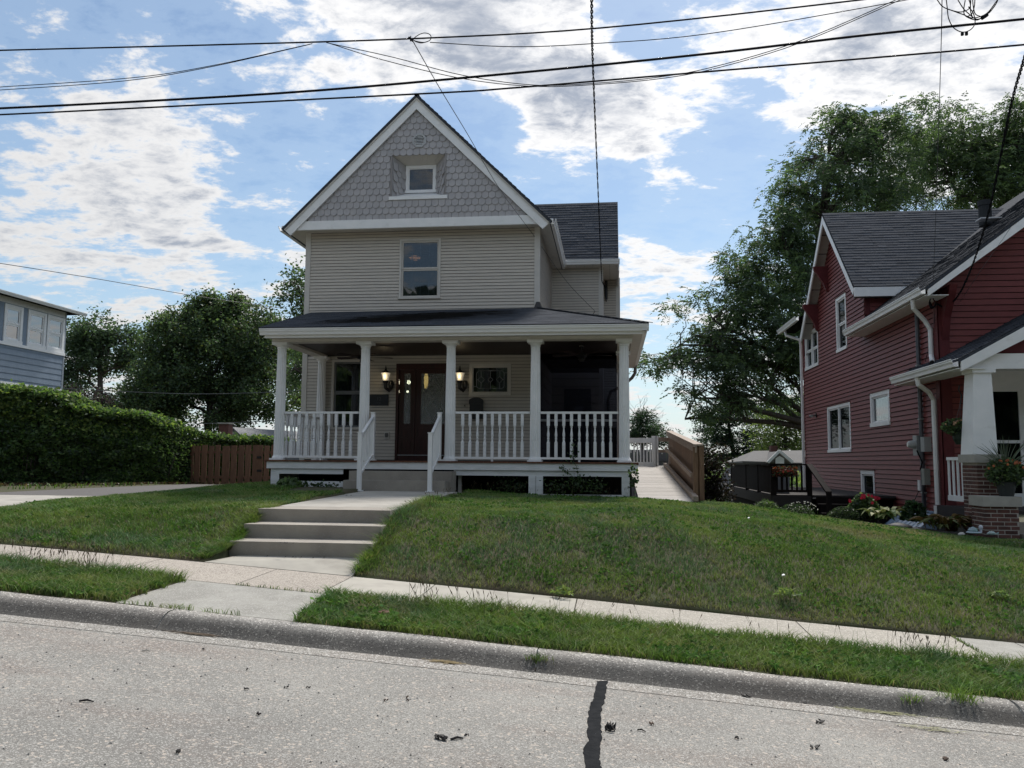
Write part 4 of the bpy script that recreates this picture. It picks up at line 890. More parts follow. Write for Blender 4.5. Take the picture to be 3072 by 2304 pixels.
handrail(aY(1289, 1474, 14.78).x, aY(1317, 1380, 15.92).x, 'white metal handrail on the right side of the porch steps before the door')
print('steps', lx, rx, pdl, pdr, xa0, xa1, L2, 'eave')
# ================================================================ RED HOUSE
rh = thing('house', 'dark red clapboard house on the right with a brick piered porch and a side gable', 'house', (8, 20, -1.1))
RX = 6.6; YF = 17.55; YE = 29.4; flw = LEFTW(RX)
def sx(px, py, X=RX): return aX(px, py, X)
# side wall outline (u = Y): eave at 3.95, gable between GY0..GY1 up to GP
BX = 6.25                                                       # barge board plane
pk = sx(2466, 640, BX); ne = sx(2562, 860, BX); fe = sx(2397, 962, BX)
GYc, GZp = pk.y, pk.z; gs = (GZp-ne.z)/(GYc-ne.y); HWg = GYc-ne.y
print('dormer', GYc, GZp, ne, fe)
rk0 = aY(2776, 862, 16.95); rk1 = aY(3072, 640, 16.95); rs = (rk1.z-rk0.z)/(rk1.x-rk0.x)
print('rake', rk0, rk1, rs)
eaveX = 6.15; eaveZ = rk0.z-(rk0.x-eaveX)*rs
def roofz(x): return eaveZ+(x-eaveX)*rs
zE = roofz(RX)-.12
def side_rng(z):
    if z < zE: return (YF, YE)
    h = (GZp-.12-z)/gs
    lo, hi = GYc-h, GYc+h
    return (max(22.35, lo) if lo < GYc else GYc-.02, min(YE, hi) if hi > GYc else GYc+.02)
wins = {'pair': (2484, 1222, 2557, 1355), 'small': (2613, 1182, 2674, 1274), 'base': (2585, 1411, 2630, 1545), 'up': (2509, 898, 2544, 1045), 'bay': (2416, 990, 2458, 1100)}
def wr_(k):
    a, b, c, d = wins[k]; p, q = sx(a, b), sx(c, d); return (q.y, p.y, q.z, p.z)
R = {k: wr_(k) for k in wins}
yc = (R['bay'][1]); R['bay'] = (R['bay'][0], min(29.25, R['bay'][1]), sx(2437, 1105).z, sx(2437, 990).z)
R['base'] = (R['base'][0], R['base'][1], -1.45, sx(2607, 1411).z)
ops = list(R.values())
rw = wall_backing(flw, 'side_wall', red_lap_shade, rh, -1.02, GZp-.15, side_rng, ops, .25)
siding(flw, rw, redv, -1.02, GZp-.3, .112, side_rng, ops, th=.030, gap=.016)
MB().box(RX+.01, RX+.2, YF+.02, YE, -1.9, -1.02).build('foundation', mat('stone_foundation', (.16, .145, .13), (.09, .085, .08), 4, .9), rh)
window(flw, rh, *R['pair'], .085, white, mull=.5, panem=glassd, cov=[(.0, .3), (.6, 1)], sashm=white)
window(flw, rh, *R['small'], .10, white, panem=clearg, cmat=curt2, cov=[(0, 1)], grid=(4, 2), sashm=white, gm=mat('pale_muntin', (.45, .47, .47)))
window(flw, rh, *R['base'], .10, white, panem=glassd, cov=[(0, .5)], sashm=white)
window(flw, rh, *R['up'], .09, white, split=.5, panem=glassd, cov=[(0, .6)], sashm=white)
window(flw, rh, *R['bay'], .09, white, mull=.5, split=.5, panem=glass, cov='blind', sashm=white)
for (y0, y1, z0, z1) in (R['pair'], R['small'], R['up'], R['base']): MB().box(RX-.05, RX, y0-.03, y1+.03, z1+.002, z1+.02).build('drip_cap', redp, rh)
# front wall
frr = FRONT(YF)
XM = 12.6
fw_ = wall_backing(frr, 'front_wall', red_lap_shade, rh, -.9, roofz(XM)-.2, lambda z: (RX if z < roofz(RX)-.2 else eaveX+(z+.2-eaveZ)/rs, XM), [(7.15, 9.2, -1.2, 1.9)], .25)
siding(frr, fw_, redv, -.9, roofz(10.5)-.25, .125, lambda z: (RX+.20 if z < roofz(RX+.2)-.2 else eaveX+(z+.2-eaveZ)/rs, XM-1), [(7.15, 9.2, -1.2, 1.9)], th=.022, gap=.014)
MB().box(RX-.02, RX+.20, YF-.03, YF, -1.3, roofz(RX)-.1).build('corner_board', redp, rh)
MB().box(RX-.03, RX, YF-.03, YF+.16, -1.05, roofz(RX)-.1).build('corner_board', redp, rh)
MB().box(RX-.025, RX, YE-.12, YE, -1.0, 4.9).build('corner_board', redp, rh)
MB().box(RX, XM, YE-.02, YE, -1.6, 4.3).build('rear_wall', redp, rh)
# main roof
def rs_(nm, A, B, C, D, tabs=True, expo=.14): return roofslab(nm, A, B, C, D, .06, expo, rh, tabs)
FY = 16.90
rs_('main_roof', (eaveX, 22.6, eaveZ), (eaveX, FY, eaveZ), (XM, FY, roofz(XM)), (XM, 22.6, roofz(XM)))
rs_('main_roof', (6.75, YE+.3, roofz(6.75)), (6.75, 22.6, roofz(6.75)), (XM, 22.6, roofz(XM)), (XM, YE+.3, roofz(XM)), tabs=False)
rs_('main_roof', (2*XM-eaveX, FY, eaveZ), (2*XM-eaveX, YE, eaveZ), (XM, YE, roofz(XM)), (XM, FY, roofz(XM)), tabs=False)
a = Vector((eaveX+.05, FY, eaveZ-.03)); b = Vector((XM, FY, roofz(XM)-.03)); d = (b-a).normalized(); n = Vector((d.z, 0, -d.x))
MB().prism([a, b, b+n*.30, a+Vector((0, 0, -.14)), ], (0, .045, 0)).build('rake_board', white, rh)
for i in range(14):
    p = a.lerp(b, i/14+.002); q_ = a.lerp(b, (i+1)/14-.002); o = n*.13
    MB().hexa([p+o+Vector((0, .05, 0)), q_+o+Vector((0, .05, 0)), q_+o+Vector((0, YF-FY, 0)), p+o+Vector((0, YF-FY, 0)), p+o*.9+Vector((0, .05, 0)), q_+o*.9+Vector((0, .05, 0)), q_+o*.9+Vector((0, YF-FY, 0)), p+o*.9+Vector((0, YF-FY, 0))]).build('soffit_panel', mat('dark_soffit', (.10, .09, .09)), rh)
gutter('gutter', gutterm, rh, (eaveX-.11, FY+.06, eaveZ+.02), (eaveX-.11, 22.45, eaveZ+.02), (1, 0, 0), .14, .13)
MB().box(eaveX+.02, RX, FY+.06, 22.45, eaveZ-.15, eaveZ-.135).build('soffit', white, rh)
def bracket(y, z, X=RX, s=1.):
    MB().prism([(X, y, z), (X-.52*s, y, z), (X-.50*s, y, z-.10), (X-.16, y, z-.62*s), (X-.10, y, z-.85*s), (X, y, z-.95*s)], (0, .13, 0)).build('eave_bracket', redp, rh)
# front knee brackets under the rake
for (x, zz) in ((RX+.05, roofz(RX+.05)-.30),):
    MB().prism([(x, YF-.03, zz), (x, YF-.55, zz), (x, YF-.50, zz-.12), (x, YF-.16, zz-.6), (x, YF-.03, zz-1.05)], (.14, 0, 0)).build('eave_bracket', redp, rh)
# side gable (cross dormer)
zr_ = GZp; yl, yh = GYc-HWg, GYc+HWg; zl_ = ne.z
XD = 12.2
rs_('dormer_roof', (BX, yl, zl_), (XD, yl, zl_), (XD, GYc, zr_), (BX, GYc, zr_), True, .14)
fy = fe.y; fz = zr_-(fy-GYc)*gs
rs_('dormer_roof', (XD, fy, fz), (BX, fy, fz), (BX, GYc, zr_), (XD, GYc, zr_), False)
for (y1, z1) in ((yl, zl_), (fy, fz)):
    a, b = Vector((BX, GYc, zr_-.03)), Vector((BX, y1, z1-.03)); d = (b-a).normalized(); n = Vector((0, -d.z, d.y)); n = n if n.z < 0 else -n
    MB().prism([a, b, b+n*.21, a+Vector((0, 0, -.21/abs(n.z)))], (.04, 0, 0)).build('rake_board', white, rh)
    sg = 1 if y1 > GYc else -1; nn = 7
    for i in range(nn):
        p, q_ = a.lerp(b, i/nn+.004), a.lerp(b, (i+1)/nn-.004); o = n*.10; X_ = Vector((.05, 0, 0)); X2_ = Vector((RX-BX+.0, 0, 0)); o2 = n*.085
        MB().hexa([p+o+X_, q_+o+X_, q_+o+X2_, p+o+X2_, p+o2+X_, q_+o2+X_, q_+o2+X2_, p+o2+X2_]).build('soffit_panel', mat('beige_soffit', (.42, .40, .37)), rh)
MB().box(BX, XD, yl-.02, yl+.03, zl_-.26, zl_-.02).build('fascia', white, rh)
MB().box(BX+.05, XD, yl+.03, 22.3, zl_-.25, zl_-.235).build('soffit', mat('dark_soffit', (.10, .09, .09)), rh)
dw_ = MB().quad((RX+.02, 22.35, 3.6), (XD, 22.35, 3.6), (XD, 22.35, 4.85), (RX+.02, 22.35, 4.85)).build('dormer_wall', redp, rh)
siding(FRONT(22.34), dw_, redv, 4.0, zl_-.2, .112, lambda z: (RX+.12, XD), [])
MB().box(RX, RX+.12, 22.31, 22.34, 3.9, zl_-.2).build('corner_board', redp, rh)
for (px, py, s_) in ((2484, 800, .85), (2455, 914, .95)):
    q_ = sx(px, py); bracket(q_.y-.06, q_.z, s=s_)
gutter('gutter', gutterm, rh, (5.95, 27.6, 4.80), (5.95, 30.6, 4.80), (1, 0, 0), .14, .13)
MB().hexa([(6.08, 28.4, 4.70), (6.6, 28.4, 4.70), (6.6, 30.6, 4.7), (6.08, 30.6, 4.7), (6.08, 28.4, 4.79), (6.6, 28.4, 5.1), (6.6, 30.6, 5.1), (6.08, 30.6, 4.79)]).build('rear_roof', roofm, rh)
def spout(pts, nm='downspout', m=whitem, r=.048, par=rh): return MB().tube(pts, r, 8).build(nm, m, par)
spout([(6.1, 29.9, 4.68), (6.12, 29.8, 4.5), (6.5, 29.5, 4.3), (RX-.06, 29.5, 4.1), (RX-.06, 29.5, -1.0)])
spout([(eaveX-.02, 17.55, eaveZ-.12), (eaveX, 17.6, eaveZ-.28), (6.42, 17.75, eaveZ-.52), (RX-.07, 17.78, eaveZ-.7), (RX-.07, 17.78, 2.25), (RX-.12, 17.6, 2.10), (RX-.2, 17.4, 2.05)])
MB().tube([(RX-.2, 17.4, 2.05), (RX-.24, 17.3, 2.02)], .05, 8).build('spout_end', blkm, rh)
# roof vent
vp = aY(2955, 632, 21.6)
MB().lathe([(.15, -.35), (.15, .16), (.17, .17), (.17, .30), (.02, .34)], (vp.x, vp.y, vp.z-.05), 12).build('roof_vent', mat('roof_vent_metal', (.018, .021, .024), rough=.8), rh)
MB().box(vp.x-.32, vp.x+.32, vp.y-.5, vp.y-.2, vp.z-.34, vp.z-.31).build('vent_flashing', mat('bare_flashing', (.6, .6, .6), metal=.4), rh)
# ---- front porch
PYF = 15.45; pk0 = aY(2881, 1075, PYF); pk1 = aY(3072, 972, PYF); ps = (pk1.z-pk0.z)/(pk1.x-pk0.x)
peX = 6.12; peZ = pk0.z-(pk0.x-peX)*ps
pz = lambda x: peZ+(x-peX)*ps
print('porch', pk0, pk1, ps)
PXM = 9.6
rs_('porch_roof', (peX, YF, peZ), (peX, PYF, peZ), (PXM, PYF, pz(PXM)), (PXM, YF, pz(PXM)), True, .14)
rs_('porch_roof', (peX-.0, 18.8, peZ), (peX, YF, peZ), (RX, YF, pz(RX)), (RX, 18.8, pz(RX)), True, .14)
rs_('porch_roof', (2*PXM-peX, PYF, peZ), (2*PXM-peX, YF, peZ), (PXM, YF, pz(PXM)), (PXM, PYF, pz(PXM)), False)
a = Vector((peX+.05, PYF-.02, peZ-.03)); b = Vector((PXM, PYF-.02, pz(PXM)-.03)); d = (b-a).normalized(); n = Vector((d.z, 0, -d.x))
MB().prism([a, b, b+n*.30, a+Vector((0, 0, -.17))], (0, .045, 0)).build('rake_board', white, rh)
gutter('gutter', gutterm, rh, (peX-.11, PYF+.03, peZ+.02), (peX-.11, 18.8, peZ+.02), (1, 0, 0), .14, .13)
MB().box(peX, RX+.0, PYF+.05, 18.8, peZ-.16, peZ-.14).build('soffit', white, rh)
MB().quad((6.5, PYF+.25, 1.9), (PXM*2-6.5, PYF+.25, 1.9), (PXM, PYF+.25, pz(PXM)-.1), (PXM, PYF+.25, pz(PXM)-.1)).build('porch_gable', redp, rh)
pcT = aY(2940, 1107, PYF+.15).z; bmT = aY(2940, 1070, PYF+.15).z
MB().box(6.32, 12.8, PYF+.12, PYF+.50, pcT+.0, bmT+.05).build('porch_beam', white, rh)
MB().box(6.32, 6.66, PYF+.50, YF, pcT, bmT+.02).build('porch_beam', white, rh)
MB().box(6.66, 12.6, PYF+.5, YF, bmT-.02, bmT).build('porch_ceiling', mat('porch_ceiling_paint', (.30, .30, .29)), rh)
# brick pier with tapered column
PY0 = PYF+.05
x0, x1 = aY(2930, 1400, PY0).x, aY(3009, 1400, PY0).x; capz1, capz0 = aY(2950, 1363, PY0).z, aY(2950, 1388, PY0).z; gz_ = -1.32
pier = MB().box(x0+.004, x1-.004, PY0+.004, PY0+.60, gz_, capz0).build('brick_pier', mortar, rh)
def brick_mesh(w, d, h):
    b = .003; mb = MB().hexa([(0, 0, 0), (w, 0, 0), (w, d, 0), (0, d, 0), (0, 0, h), (w, 0, h), (w, d, h), (0, d, h)]); m = mb.mesh('brick'); m.materials.append(brick); return m
bmA = brick_mesh(.195, .10, .056); bmB = brick_mesh(.095, .10, .056)
def brickwork(par, X0, X1, Y0, Y1, Z0, Z1, left=True):
    z = Z0; r = 0
    while z < Z1-.03:
        hh = min(.056, Z1-z-.003)
        x = X0+(0 if r % 2 == 0 else -.1)
        while x < X1-.02:
            a, b = max(x, X0), min(x+.195, X1)
            if b-a > .03: ob = put('brick', bmA, par, (a, Y0+random.uniform(-.002, .003), z)); ob.scale = ((b-a)/.195, 1, hh/.056)
            x += .209
        if left:
            y = Y0+(.10 if r % 2 == 0 else .0)+.01
            while y < Y1-.03:
                a, b = max(y, Y0+.101), min(y+.195, Y1)
                if b-a > .04: ob = put('brick', bmA, par, (X0+.0+random.uniform(-.003, .002), b, z), (0, 0, rad(-90))); ob.scale = ((b-a)/.195, 1, hh/.056)
                y += .209
        z += .070; r += 1
brickwork(pier, x0, x1, PY0, PY0+.6, gz_+.07, capz0-.01)
MB().box(x0-.05, x1+.03, PY0-.045, PY0+.65, capz0, capz1).build('pier_cap', limest, rh)
xa_, xb_ = aY(2919, 1350, PY0+.02).x, aY(2994, 1350, PY0+.02).x; ta, tb_ = aY(2922, 1115, PY0+.05).x, aY(2976, 1115, PY0+.05).x
MB().hexa([(xa_, PY0+.03, capz1), (xb_, PY0+.03, capz1), (xb_, PY0+.55, capz1), (xa_, PY0+.55, capz1), (ta, PY0+.08, pcT-.07), (tb_, PY0+.08, pcT-.07), (tb_, PY0+.45, pcT-.07), (ta, PY0+.45, pcT-.07)]).build('porch_column', white, rh)
MB().box(ta-.03, tb_+.06, PY0+.04, PY0+.50, pcT-.07, pcT).build('column_capital', white, rh)
# porch floor, railing, door
fl = aX(2850, 1513, 6.55).z
MB().box(6.45, 12.5, PYF+.2, YF, -.86, -.80).build('porch_floor', deckgrey, rh); MB().box(6.43, 6.47, PYF+.5, YF-.02, -1.14, -.80).build('porch_fascia', deckgrey, rh)
rr = MB().box(6.46, 6.54, PYF+.60, 17.05, .09, .15).build('porch_railing', white, rh); MB().box(6.465, 6.535, PYF+.6, 17.05, -.68, -.58).build('bottom_rail', white, rr)
for i in range(5): y = PYF+.72+i*.21; MB().box(6.48, 6.51, y, y+.04, -.58, .09).build('baluster', white, rr)
dx0, dx1 = aY(2960, 1300, YF).x, aY(3120, 1300, YF).x
dt = aY(3000, 1160, YF).z
MB().fb(frr, dx0-.10, dx1+.5, dt, dt+.35, -.02, .03).fb(frr, dx0-.12, dx0, -.8, dt, -.02, .03).build('door_surround', white, rh)
sd_ = MB().fb(frr, dx0, dx0+.13, -.8, dt, -.02, .02).fb(frr, dx0+.62, dx1+.4, -.8, dt, -.02, .02).fb(frr, dx0+.13, dx0+.62, dt-.10, dt, -.02, .02).fb(frr, dx0+.13, dx0+.62, aY(3000, 1325, YF).z-.03, aY(3000, 1325, YF).z+.03, -.02, .02).fb(frr, dx0+.13, dx0+.62, -.8, -.55, -.02, .02).build('storm_door', white, rh)
MB().fb(frr, dx0+.13, dx0+.62, -.55, dt-.10, -.015, -.01).build('pane', glassd, sd_)
MB().fb(frr, dx0+.13, dx1, -.8, dt, -.04, -.035).build('inner_door', darkm, rh)
MB().fb(frr, dx0+.68, dx0+.74, .30, .50, .02, .06).build('handle', greymet, sd_)
# planter block beside the steps
cx0, cx1 = aY(2949, 1500, 14.9).x, aY(3066, 1500, 14.9).x; cz1, cz0 = aY(3000, 1490, 14.9).z, aY(3000, 1520, 14.9).z
cb_ = MB().box(cx0+.039, cx1-.039, 14.954, 15.45, -1.4, cz0).build('cheek_wall', mortar, rh)
brickwork(cb_, cx0+.035, cx1-.035, 14.95, 15.45, -1.36, cz0-.005)
MB().box(cx0, cx1, 14.90, 15.47, cz0, cz1).build('stone_cap', limest, rh)
MB().box(cx1+.02, cx1+2, 14.9, 15.2, -1.4, -1.15).box(cx1+.02, cx1+2, 15.2, 15.5, -1.4, -.98).build('porch_steps', conc, rh)
spout([(peX-.02, 17.4, peZ-.12), (peX, 17.4, peZ-.26), (6.40, 17.62, peZ-.40), (RX-.09, 17.70, peZ-.55), (RX-.09, 17.70, -.80)])
MB().tube([(RX-.09, 17.70, -.82), (RX-.09, 17.70, -1.2)], .075, 10).build('drain_sleeve', whitem, rh)
# conduit, meter and boxes on the side wall
em = thing('electric_meter', 'grey electric meter with a tall conduit riser on the red side wall', 'meter', (RX-.06, 18.6, -1.1))
MB().tube([(RX-.07, 18.5, 3.45), (RX-.07, 18.5, -.95)], .042, 10).build('conduit', conduit, em)
MB().box(RX-.13, RX-.01, 18.43, 18.57, -1.4, -.95).build('conduit_base', conc, em)
for z in (2.1, .95, -.6): MB().box(RX-.12, RX-.02, 18.45, 18.55, z, z+.03).build('strap', greymet, em)
mt = aX(2760, 1305, RX-.15); mbt = aX(2768, 1366, RX-.15)
MB().box(RX-.16, RX-.02, 18.52, 18.76, mbt.z, mt.z).build('meter_box', greymet, em)
me = MB().lathe([(.09, 0), (.09, .05), (.075, .12), (.05, .15)], (0, 0, 0), 14).mesh('meter_dial'); me.materials.append(mat('meter_glass', (.45, .46, .45), rough=.2)); put('meter_dial', me, em, (RX-.16, 18.64, (mt.z+mbt.z)/2+.02), (0, rad(-90), 0))
MB().box(RX-.17, RX-.02, 18.08, 18.28, .27, .58).build('junction_box', mat('pale_grey_box', (.34, .35, .34)), em)
MB().box(RX-.14, RX-.02, 18.22, 18.38, -.42, -.08).build('telephone_box', mat('greenish_box', (.27, .28, .25)), em)
MB().box(RX-.08, RX-.02, 18.68, 18.80, -.55, -.33).build('utility_box', whitem, em)
MB().tube([(RX-.05, 18.74, -.5), (RX-.1, 19.0, -.8), (RX-.1, 18.9, -1.05), (RX-.15, 18.6, -1.25)], .008, 5).build('cable', cable, em)
MB().tube([(RX-.2, 18.42, .3), (RX-.12, 18.36, .05), (RX-.14, 18.44, -.1)], .014, 6).build('cable', cable, em)
MB().tube([(RX-.1, 18.44, -.45), (RX-.08, 18.46, -1.2)], .018, 6).build('cable', cableg, em)
p = sx(2437, 1246, RX-.15)
sf = thing('security_light', 'small twin headed security light near the rear corner of the red wall', 'light', p)
MB().box(RX-.06, RX, p.y-.06, p.y+.06, p.z-.06, p.z+.06).build('mount', blkm, sf)
for dy in (-.16, .14): MB().tube([(RX-.03, p.y, p.z), (RX-.12, p.y+dy*.6, p.z), (RX-.20, p.y+dy, p.z-.03)], [.02, .02, .05], 8).build('lamp_head', greymet, sf)
# ---------------------------------------------------------------- well cover, baskets, ornaments
wc = thing('window_well_cover', 'translucent blue corrugated cover leaning on the foundation of the red house', 'cover', (6.2, 19.1, -1.3))
k = MB(); nn = 16; xa1, ya0, ya1 = 6.02, 17.95, 19.9
for i in range(nn):
    y0_, y1_ = ya0+(ya1-ya0)*i/nn, ya0+(ya1-ya0)*(i+1)/nn; w0 = .015*(i % 2); w1_ = .015*((i+1) % 2)
    k.quad((RX-.03, y0_, -1.0+w0), (RX-.03, y1_, -1.0+w1_), (xa1, y1_, -1.46+w1_), (xa1, y0_, -1.46+w0))
k.quad((xa1, ya0, -1.46), (RX-.03, ya0, -1.0), (RX-.03, ya0, -1.5), (xa1, ya0, -1.5)); k.build('panel', bluecov, wc)
MB().box(RX-.06, RX-.025, ya0, ya1, -.99, -.95).build('top_flange', bluecov, wc)
def hangbasket(p, lab, hook=True):
    t = thing('hanging_basket', lab, 'hanging basket', p)
    MB().lathe([(.10, -.30), (.15, -.20), (.17, -.02), (.175, 0)], p, 14).build('pot', mat('dark_green_pot', (.02, .035, .025)), t)
    if hook:
        for a in (0, 2.1, 4.2): MB().tube([(p[0]+.16*math.cos(a), p[1]+.16*math.sin(a), p[2]), (p[0], p[1], p[2]+.45)], .004, 4).build('hanger_wire', blkm, t)
        MB().tube([(p[0], p[1], p[2]+.45), (p[0]+.03, p[1], p[2]+.62), (p[0]-.02, p[1], p[2]+.72), (p[0], p[1], p[2]+.80)], .012, 6).build('hook', blkm, t)
    return t
# ---------------------------------------------------------------- RAMP
ZR0, ZR1, YR0, YR1 = -.70, -.10, 15.55, 24.2; XR0, XR1 = .50, aZ(2079, 1500, -.69).x
rz_ = lambda y: ZR0+(ZR1-ZR0)*(y-YR0)/(YR1-YR0)
XR1 = 1.50
rmp = thing('wheelchair_ramp', 'weathered wooden ramp rising beside the grey house with a brown board wall', 'ramp', (1.0, 16, -.7))
pm = MB().box(-.5, .5, -.066, .066, -.03, 0).mesh('plank'); pm.materials.append(greywood)
y = YR0+.07; ang = math.atan((ZR1-ZR0)/(YR1-YR0))
while y < YR1: ob = put('plank', pm, rmp, ((XR0+XR1)/2, y, rz_(y)+random.uniform(-.002, .002)), (ang, 0, 0), (XR1-XR0, 1, 1)); y += .142
MB().beam((XR1+.02, YR0-.05, rz_(YR0)+.05), (XR1+.02, YR1, rz_(YR1)+.05), .09, .09).build('kerb_rail', raw, rmp)
wx = XR1+.14; wy0, wy1 = 16.15, 24.4
pm2 = MB().box(-.011, .011, -.068, .068, 0, 1).mesh('wall_board'); pm2.materials.append(brownwood)
y = wy0+.07
while y < wy1: put('wall_board', pm2, rmp, (wx, y, rz_(y)-.10+random.uniform(-.01, .01)), None, (1, 1, 1.06)); y += .140
MB().box(wx+.012, wx+.10, wy0-.05, wy0+.07, -1.0, rz_(wy0)+1.0).box(wx-.10, wx-.012, wy0-.03, wy0+.06, -1.0, rz_(wy0)+.96).build('post', brownwood, rmp)
MB().beam((wx, wy0-.06, rz_(wy0)+1.0), (wx, wy1, rz_(wy1)+1.0), .17, .035).build('cap_rail', raw, rmp)
MB().beam((wx-.05, wy0-.05, rz_(wy0)+.92), (wx-.05, wy1, rz_(wy1)+.92), .03, .13).build('side_rail', raw, rmp)
MB().beam((wx-.10, wy0+.35, rz_(wy0)+.42), (wx-.10, wy1, rz_(wy1)+.50), .04, .09).build('handrail', raw, rmp)
# white railing and gate at the ramp landing
wg = thing('landing_railing', 'white picket railing closing the far end of the ramp', 'railing', (.5, 24.5, -.1))
gy = 24.5; gx0, gx1 = aY(1897, 1350, gy).x, aY(1962, 1350, gy).x; gt = aY(1930, 1314, gy).z; gb2 = aY(1930, 1392, gy).z
MB().box(gx0-.2, gx1, gy-.06, gy+.06, gt-.14, gt).build('top_rail', white, wg); MB().box(gx0-.2, gx1, gy-.03, gy+.03, -.12, .02).build('bottom_rail', white, wg)
for i in range(8): x = gx0+.05+i*(gx1-gx0-.1)/5.6; (MB().box(x-.018, x+.018, gy-.018, gy+.018, .02, gt-.14).build('baluster', white, wg) if x < gx1-.03 else None)
for (px, w) in ((1966, .10), (1973, .06)): x = aY(px, 1350, gy).x; MB().box(x-w, x+w*.3, gy-.08, gy+.08, -.2, gt+.06).build('post', white, wg)
for (a, b) in ((gt-.1, gt+.02), (.30, .38)): MB().box(gx1+.12, wx, gy-.02, gy+.03, a, b).build('link_rail', raw, wg)
MB().box(-.3, 1.8, 24.22, 27.5, -.16, -.10).build('landing_deck', greywood, rmp)
# ---------------------------------------------------------------- DARK DECK
DN = 20.3
n0 = aY(2316, 1450, DN); DX0 = n0.x; DX1 = aY(2432, 1450, DN).x; dzp = aY(2316, 1484, DN).z; dzt = aY(2316, 1391, DN).z; DFY = aX(2193, 1430, DX0).y; DFY = min(DFY, 28)
print('deck', DX0, DX1, dzp, dzt, DFY)
ddk = thing('back_deck', 'dark brown stained deck with slatted railing against the rear of the red house', 'deck', ((DX0+RX)/2, DN, -1.3))
MB().box(DX0, RX-.05, DN, DFY, dzp-.05, dzp).build('deck_floor', deckgrey, ddk)
MB().box(DX0-.03, DX0, DN, DFY, dzp-.26, dzp-.02).box(DX0, DX1, DN-.03, DN, dzp-.26, dzp-.02).build('rim_board', deckgrey, ddk)
y = DN+.05
while y < DFY: MB().box(DX0+.03, DX0+.06, y, y+.09, -2.2, dzp-.26).build('skirt_slat', darkdeck, ddk); y += .13
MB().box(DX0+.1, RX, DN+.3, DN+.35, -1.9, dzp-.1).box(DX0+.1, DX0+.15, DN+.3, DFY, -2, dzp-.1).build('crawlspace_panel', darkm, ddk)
MB().box(DX0+.02, DX1-.1, DN, DN+.03, -1.7, dzp-.26).build('front_skirt', darkdeck, ddk)
for yy in (DN+.05, DN+1.9, DN+3.8, DFY-.1): MB().box(DX0-.02, DX0+.07, yy-.045, yy+.045, dzp-.2, dzt-.03).build('post', darkdeck, ddk)
MB().box(DX0-.06, DX0+.10, DN-.05, DFY, dzt-.035, dzt).build('cap_rail', darkdeck, ddk)
MB().box(DX0+.02, DX0+.06, DN, DFY, dzp+.06, dzp+.12).build('bottom_rail', darkdeck, ddk)
bw = .135; y = DN+.1
while y < DFY-.1: MB().box(DX0-.005, DX0+.018, y, y+bw, dzp+.03, dzt-.04).build('slat', darkdeck, ddk); y += bw+.035
for x in (DX0+.05, DX1-.02): MB().box(x-.05, x+.05, DN-.02, DN+.08, dzp-.2 if x < DX1-.1 else -1.5, dzt-.02).build('post', darkdeck, ddk)
MB().box(DX0, DX1, DN-.01, DN+.07, dzt-.035, dzt).box(DX0, DX1, DN+.01, DN+.05, dzp+.06, dzp+.12).build('front_rail', darkdeck, ddk)
n = 7
for i in range(n): x = DX0+.12+(DX1-DX0-.2)*i/(n-1); MB().box(x-.02, x+.02, DN+.01, DN+.05, dzp+.12, dzt-.04).build('slat', darkdeck, ddk)
sp0 = Vector((DX1-.02, DN, dzt-.02)); sp1 = Vector((DX1+.12, DN-1.15, dzt-.62))
MB().beam(sp0, sp1, .13, .04).build('stair_rail', darkdeck, ddk); MB().box(sp1.x-.05, sp1.x+.05, sp1.y-.05, sp1.y+.05, -1.6, sp1.z).build('post', darkdeck, ddk)
for i in range(3):
    MB().box(DX1+.10, RX-.75, DN-.32*(i+1), DN-.32*i+.02, dzp-.04-.19*(i+1), dzp-.19*(i+1)).build('stair_tread', darkdeck, ddk); MB().box(DX1+.11, RX-.76, DN-.32*(i)-.02, DN-.32*i, dzp-.19*(i+1), dzp-.19*i-.04).build('stair_riser', darkdeck, ddk)
MB().prism([(RX-.75, DN, dzp), (RX-.75, DN-.1, dzp), (RX-.75, DN-1.1, dzp-.65), (RX-.75, DN-1.1, dzp-.85), (RX-.75, DN, dzp-.85)], (.04, 0, 0)).build('stringer', darkdeck, ddk)
# bins standing on the deck
for i, (px, lab) in enumerate(((2333, 'grey bin on the dark deck just left of the red flower box'), (2352, 'grey bin on the dark deck right behind the red flower box'))):
    p = aY(px, 1440, DN+1.2); t = thing('storage_bin', lab, 'bin', (p.x, p.y, dzp))
    MB().hexa([(p.x-.10, p.y-.12, dzp), (p.x+.10, p.y-.12, dzp), (p.x+.10, p.y+.12, dzp), (p.x-.10, p.y+.12, dzp), (p.x-.13, p.y-.14, dzp+.6), (p.x+.13, p.y-.14, dzp+.6), (p.x+.13, p.y+.14, dzp+.6), (p.x-.13, p.y+.14, dzp+.6)]).build('body', mat('grey_plastic', (.22, .23, .24)), t); MB().box(p.x-.14, p.x+.14, p.y-.15, p.y+.15, dzp+.6, dzp+.64).build('lid', mat('grey_plastic', (.22, .23, .24)), t)
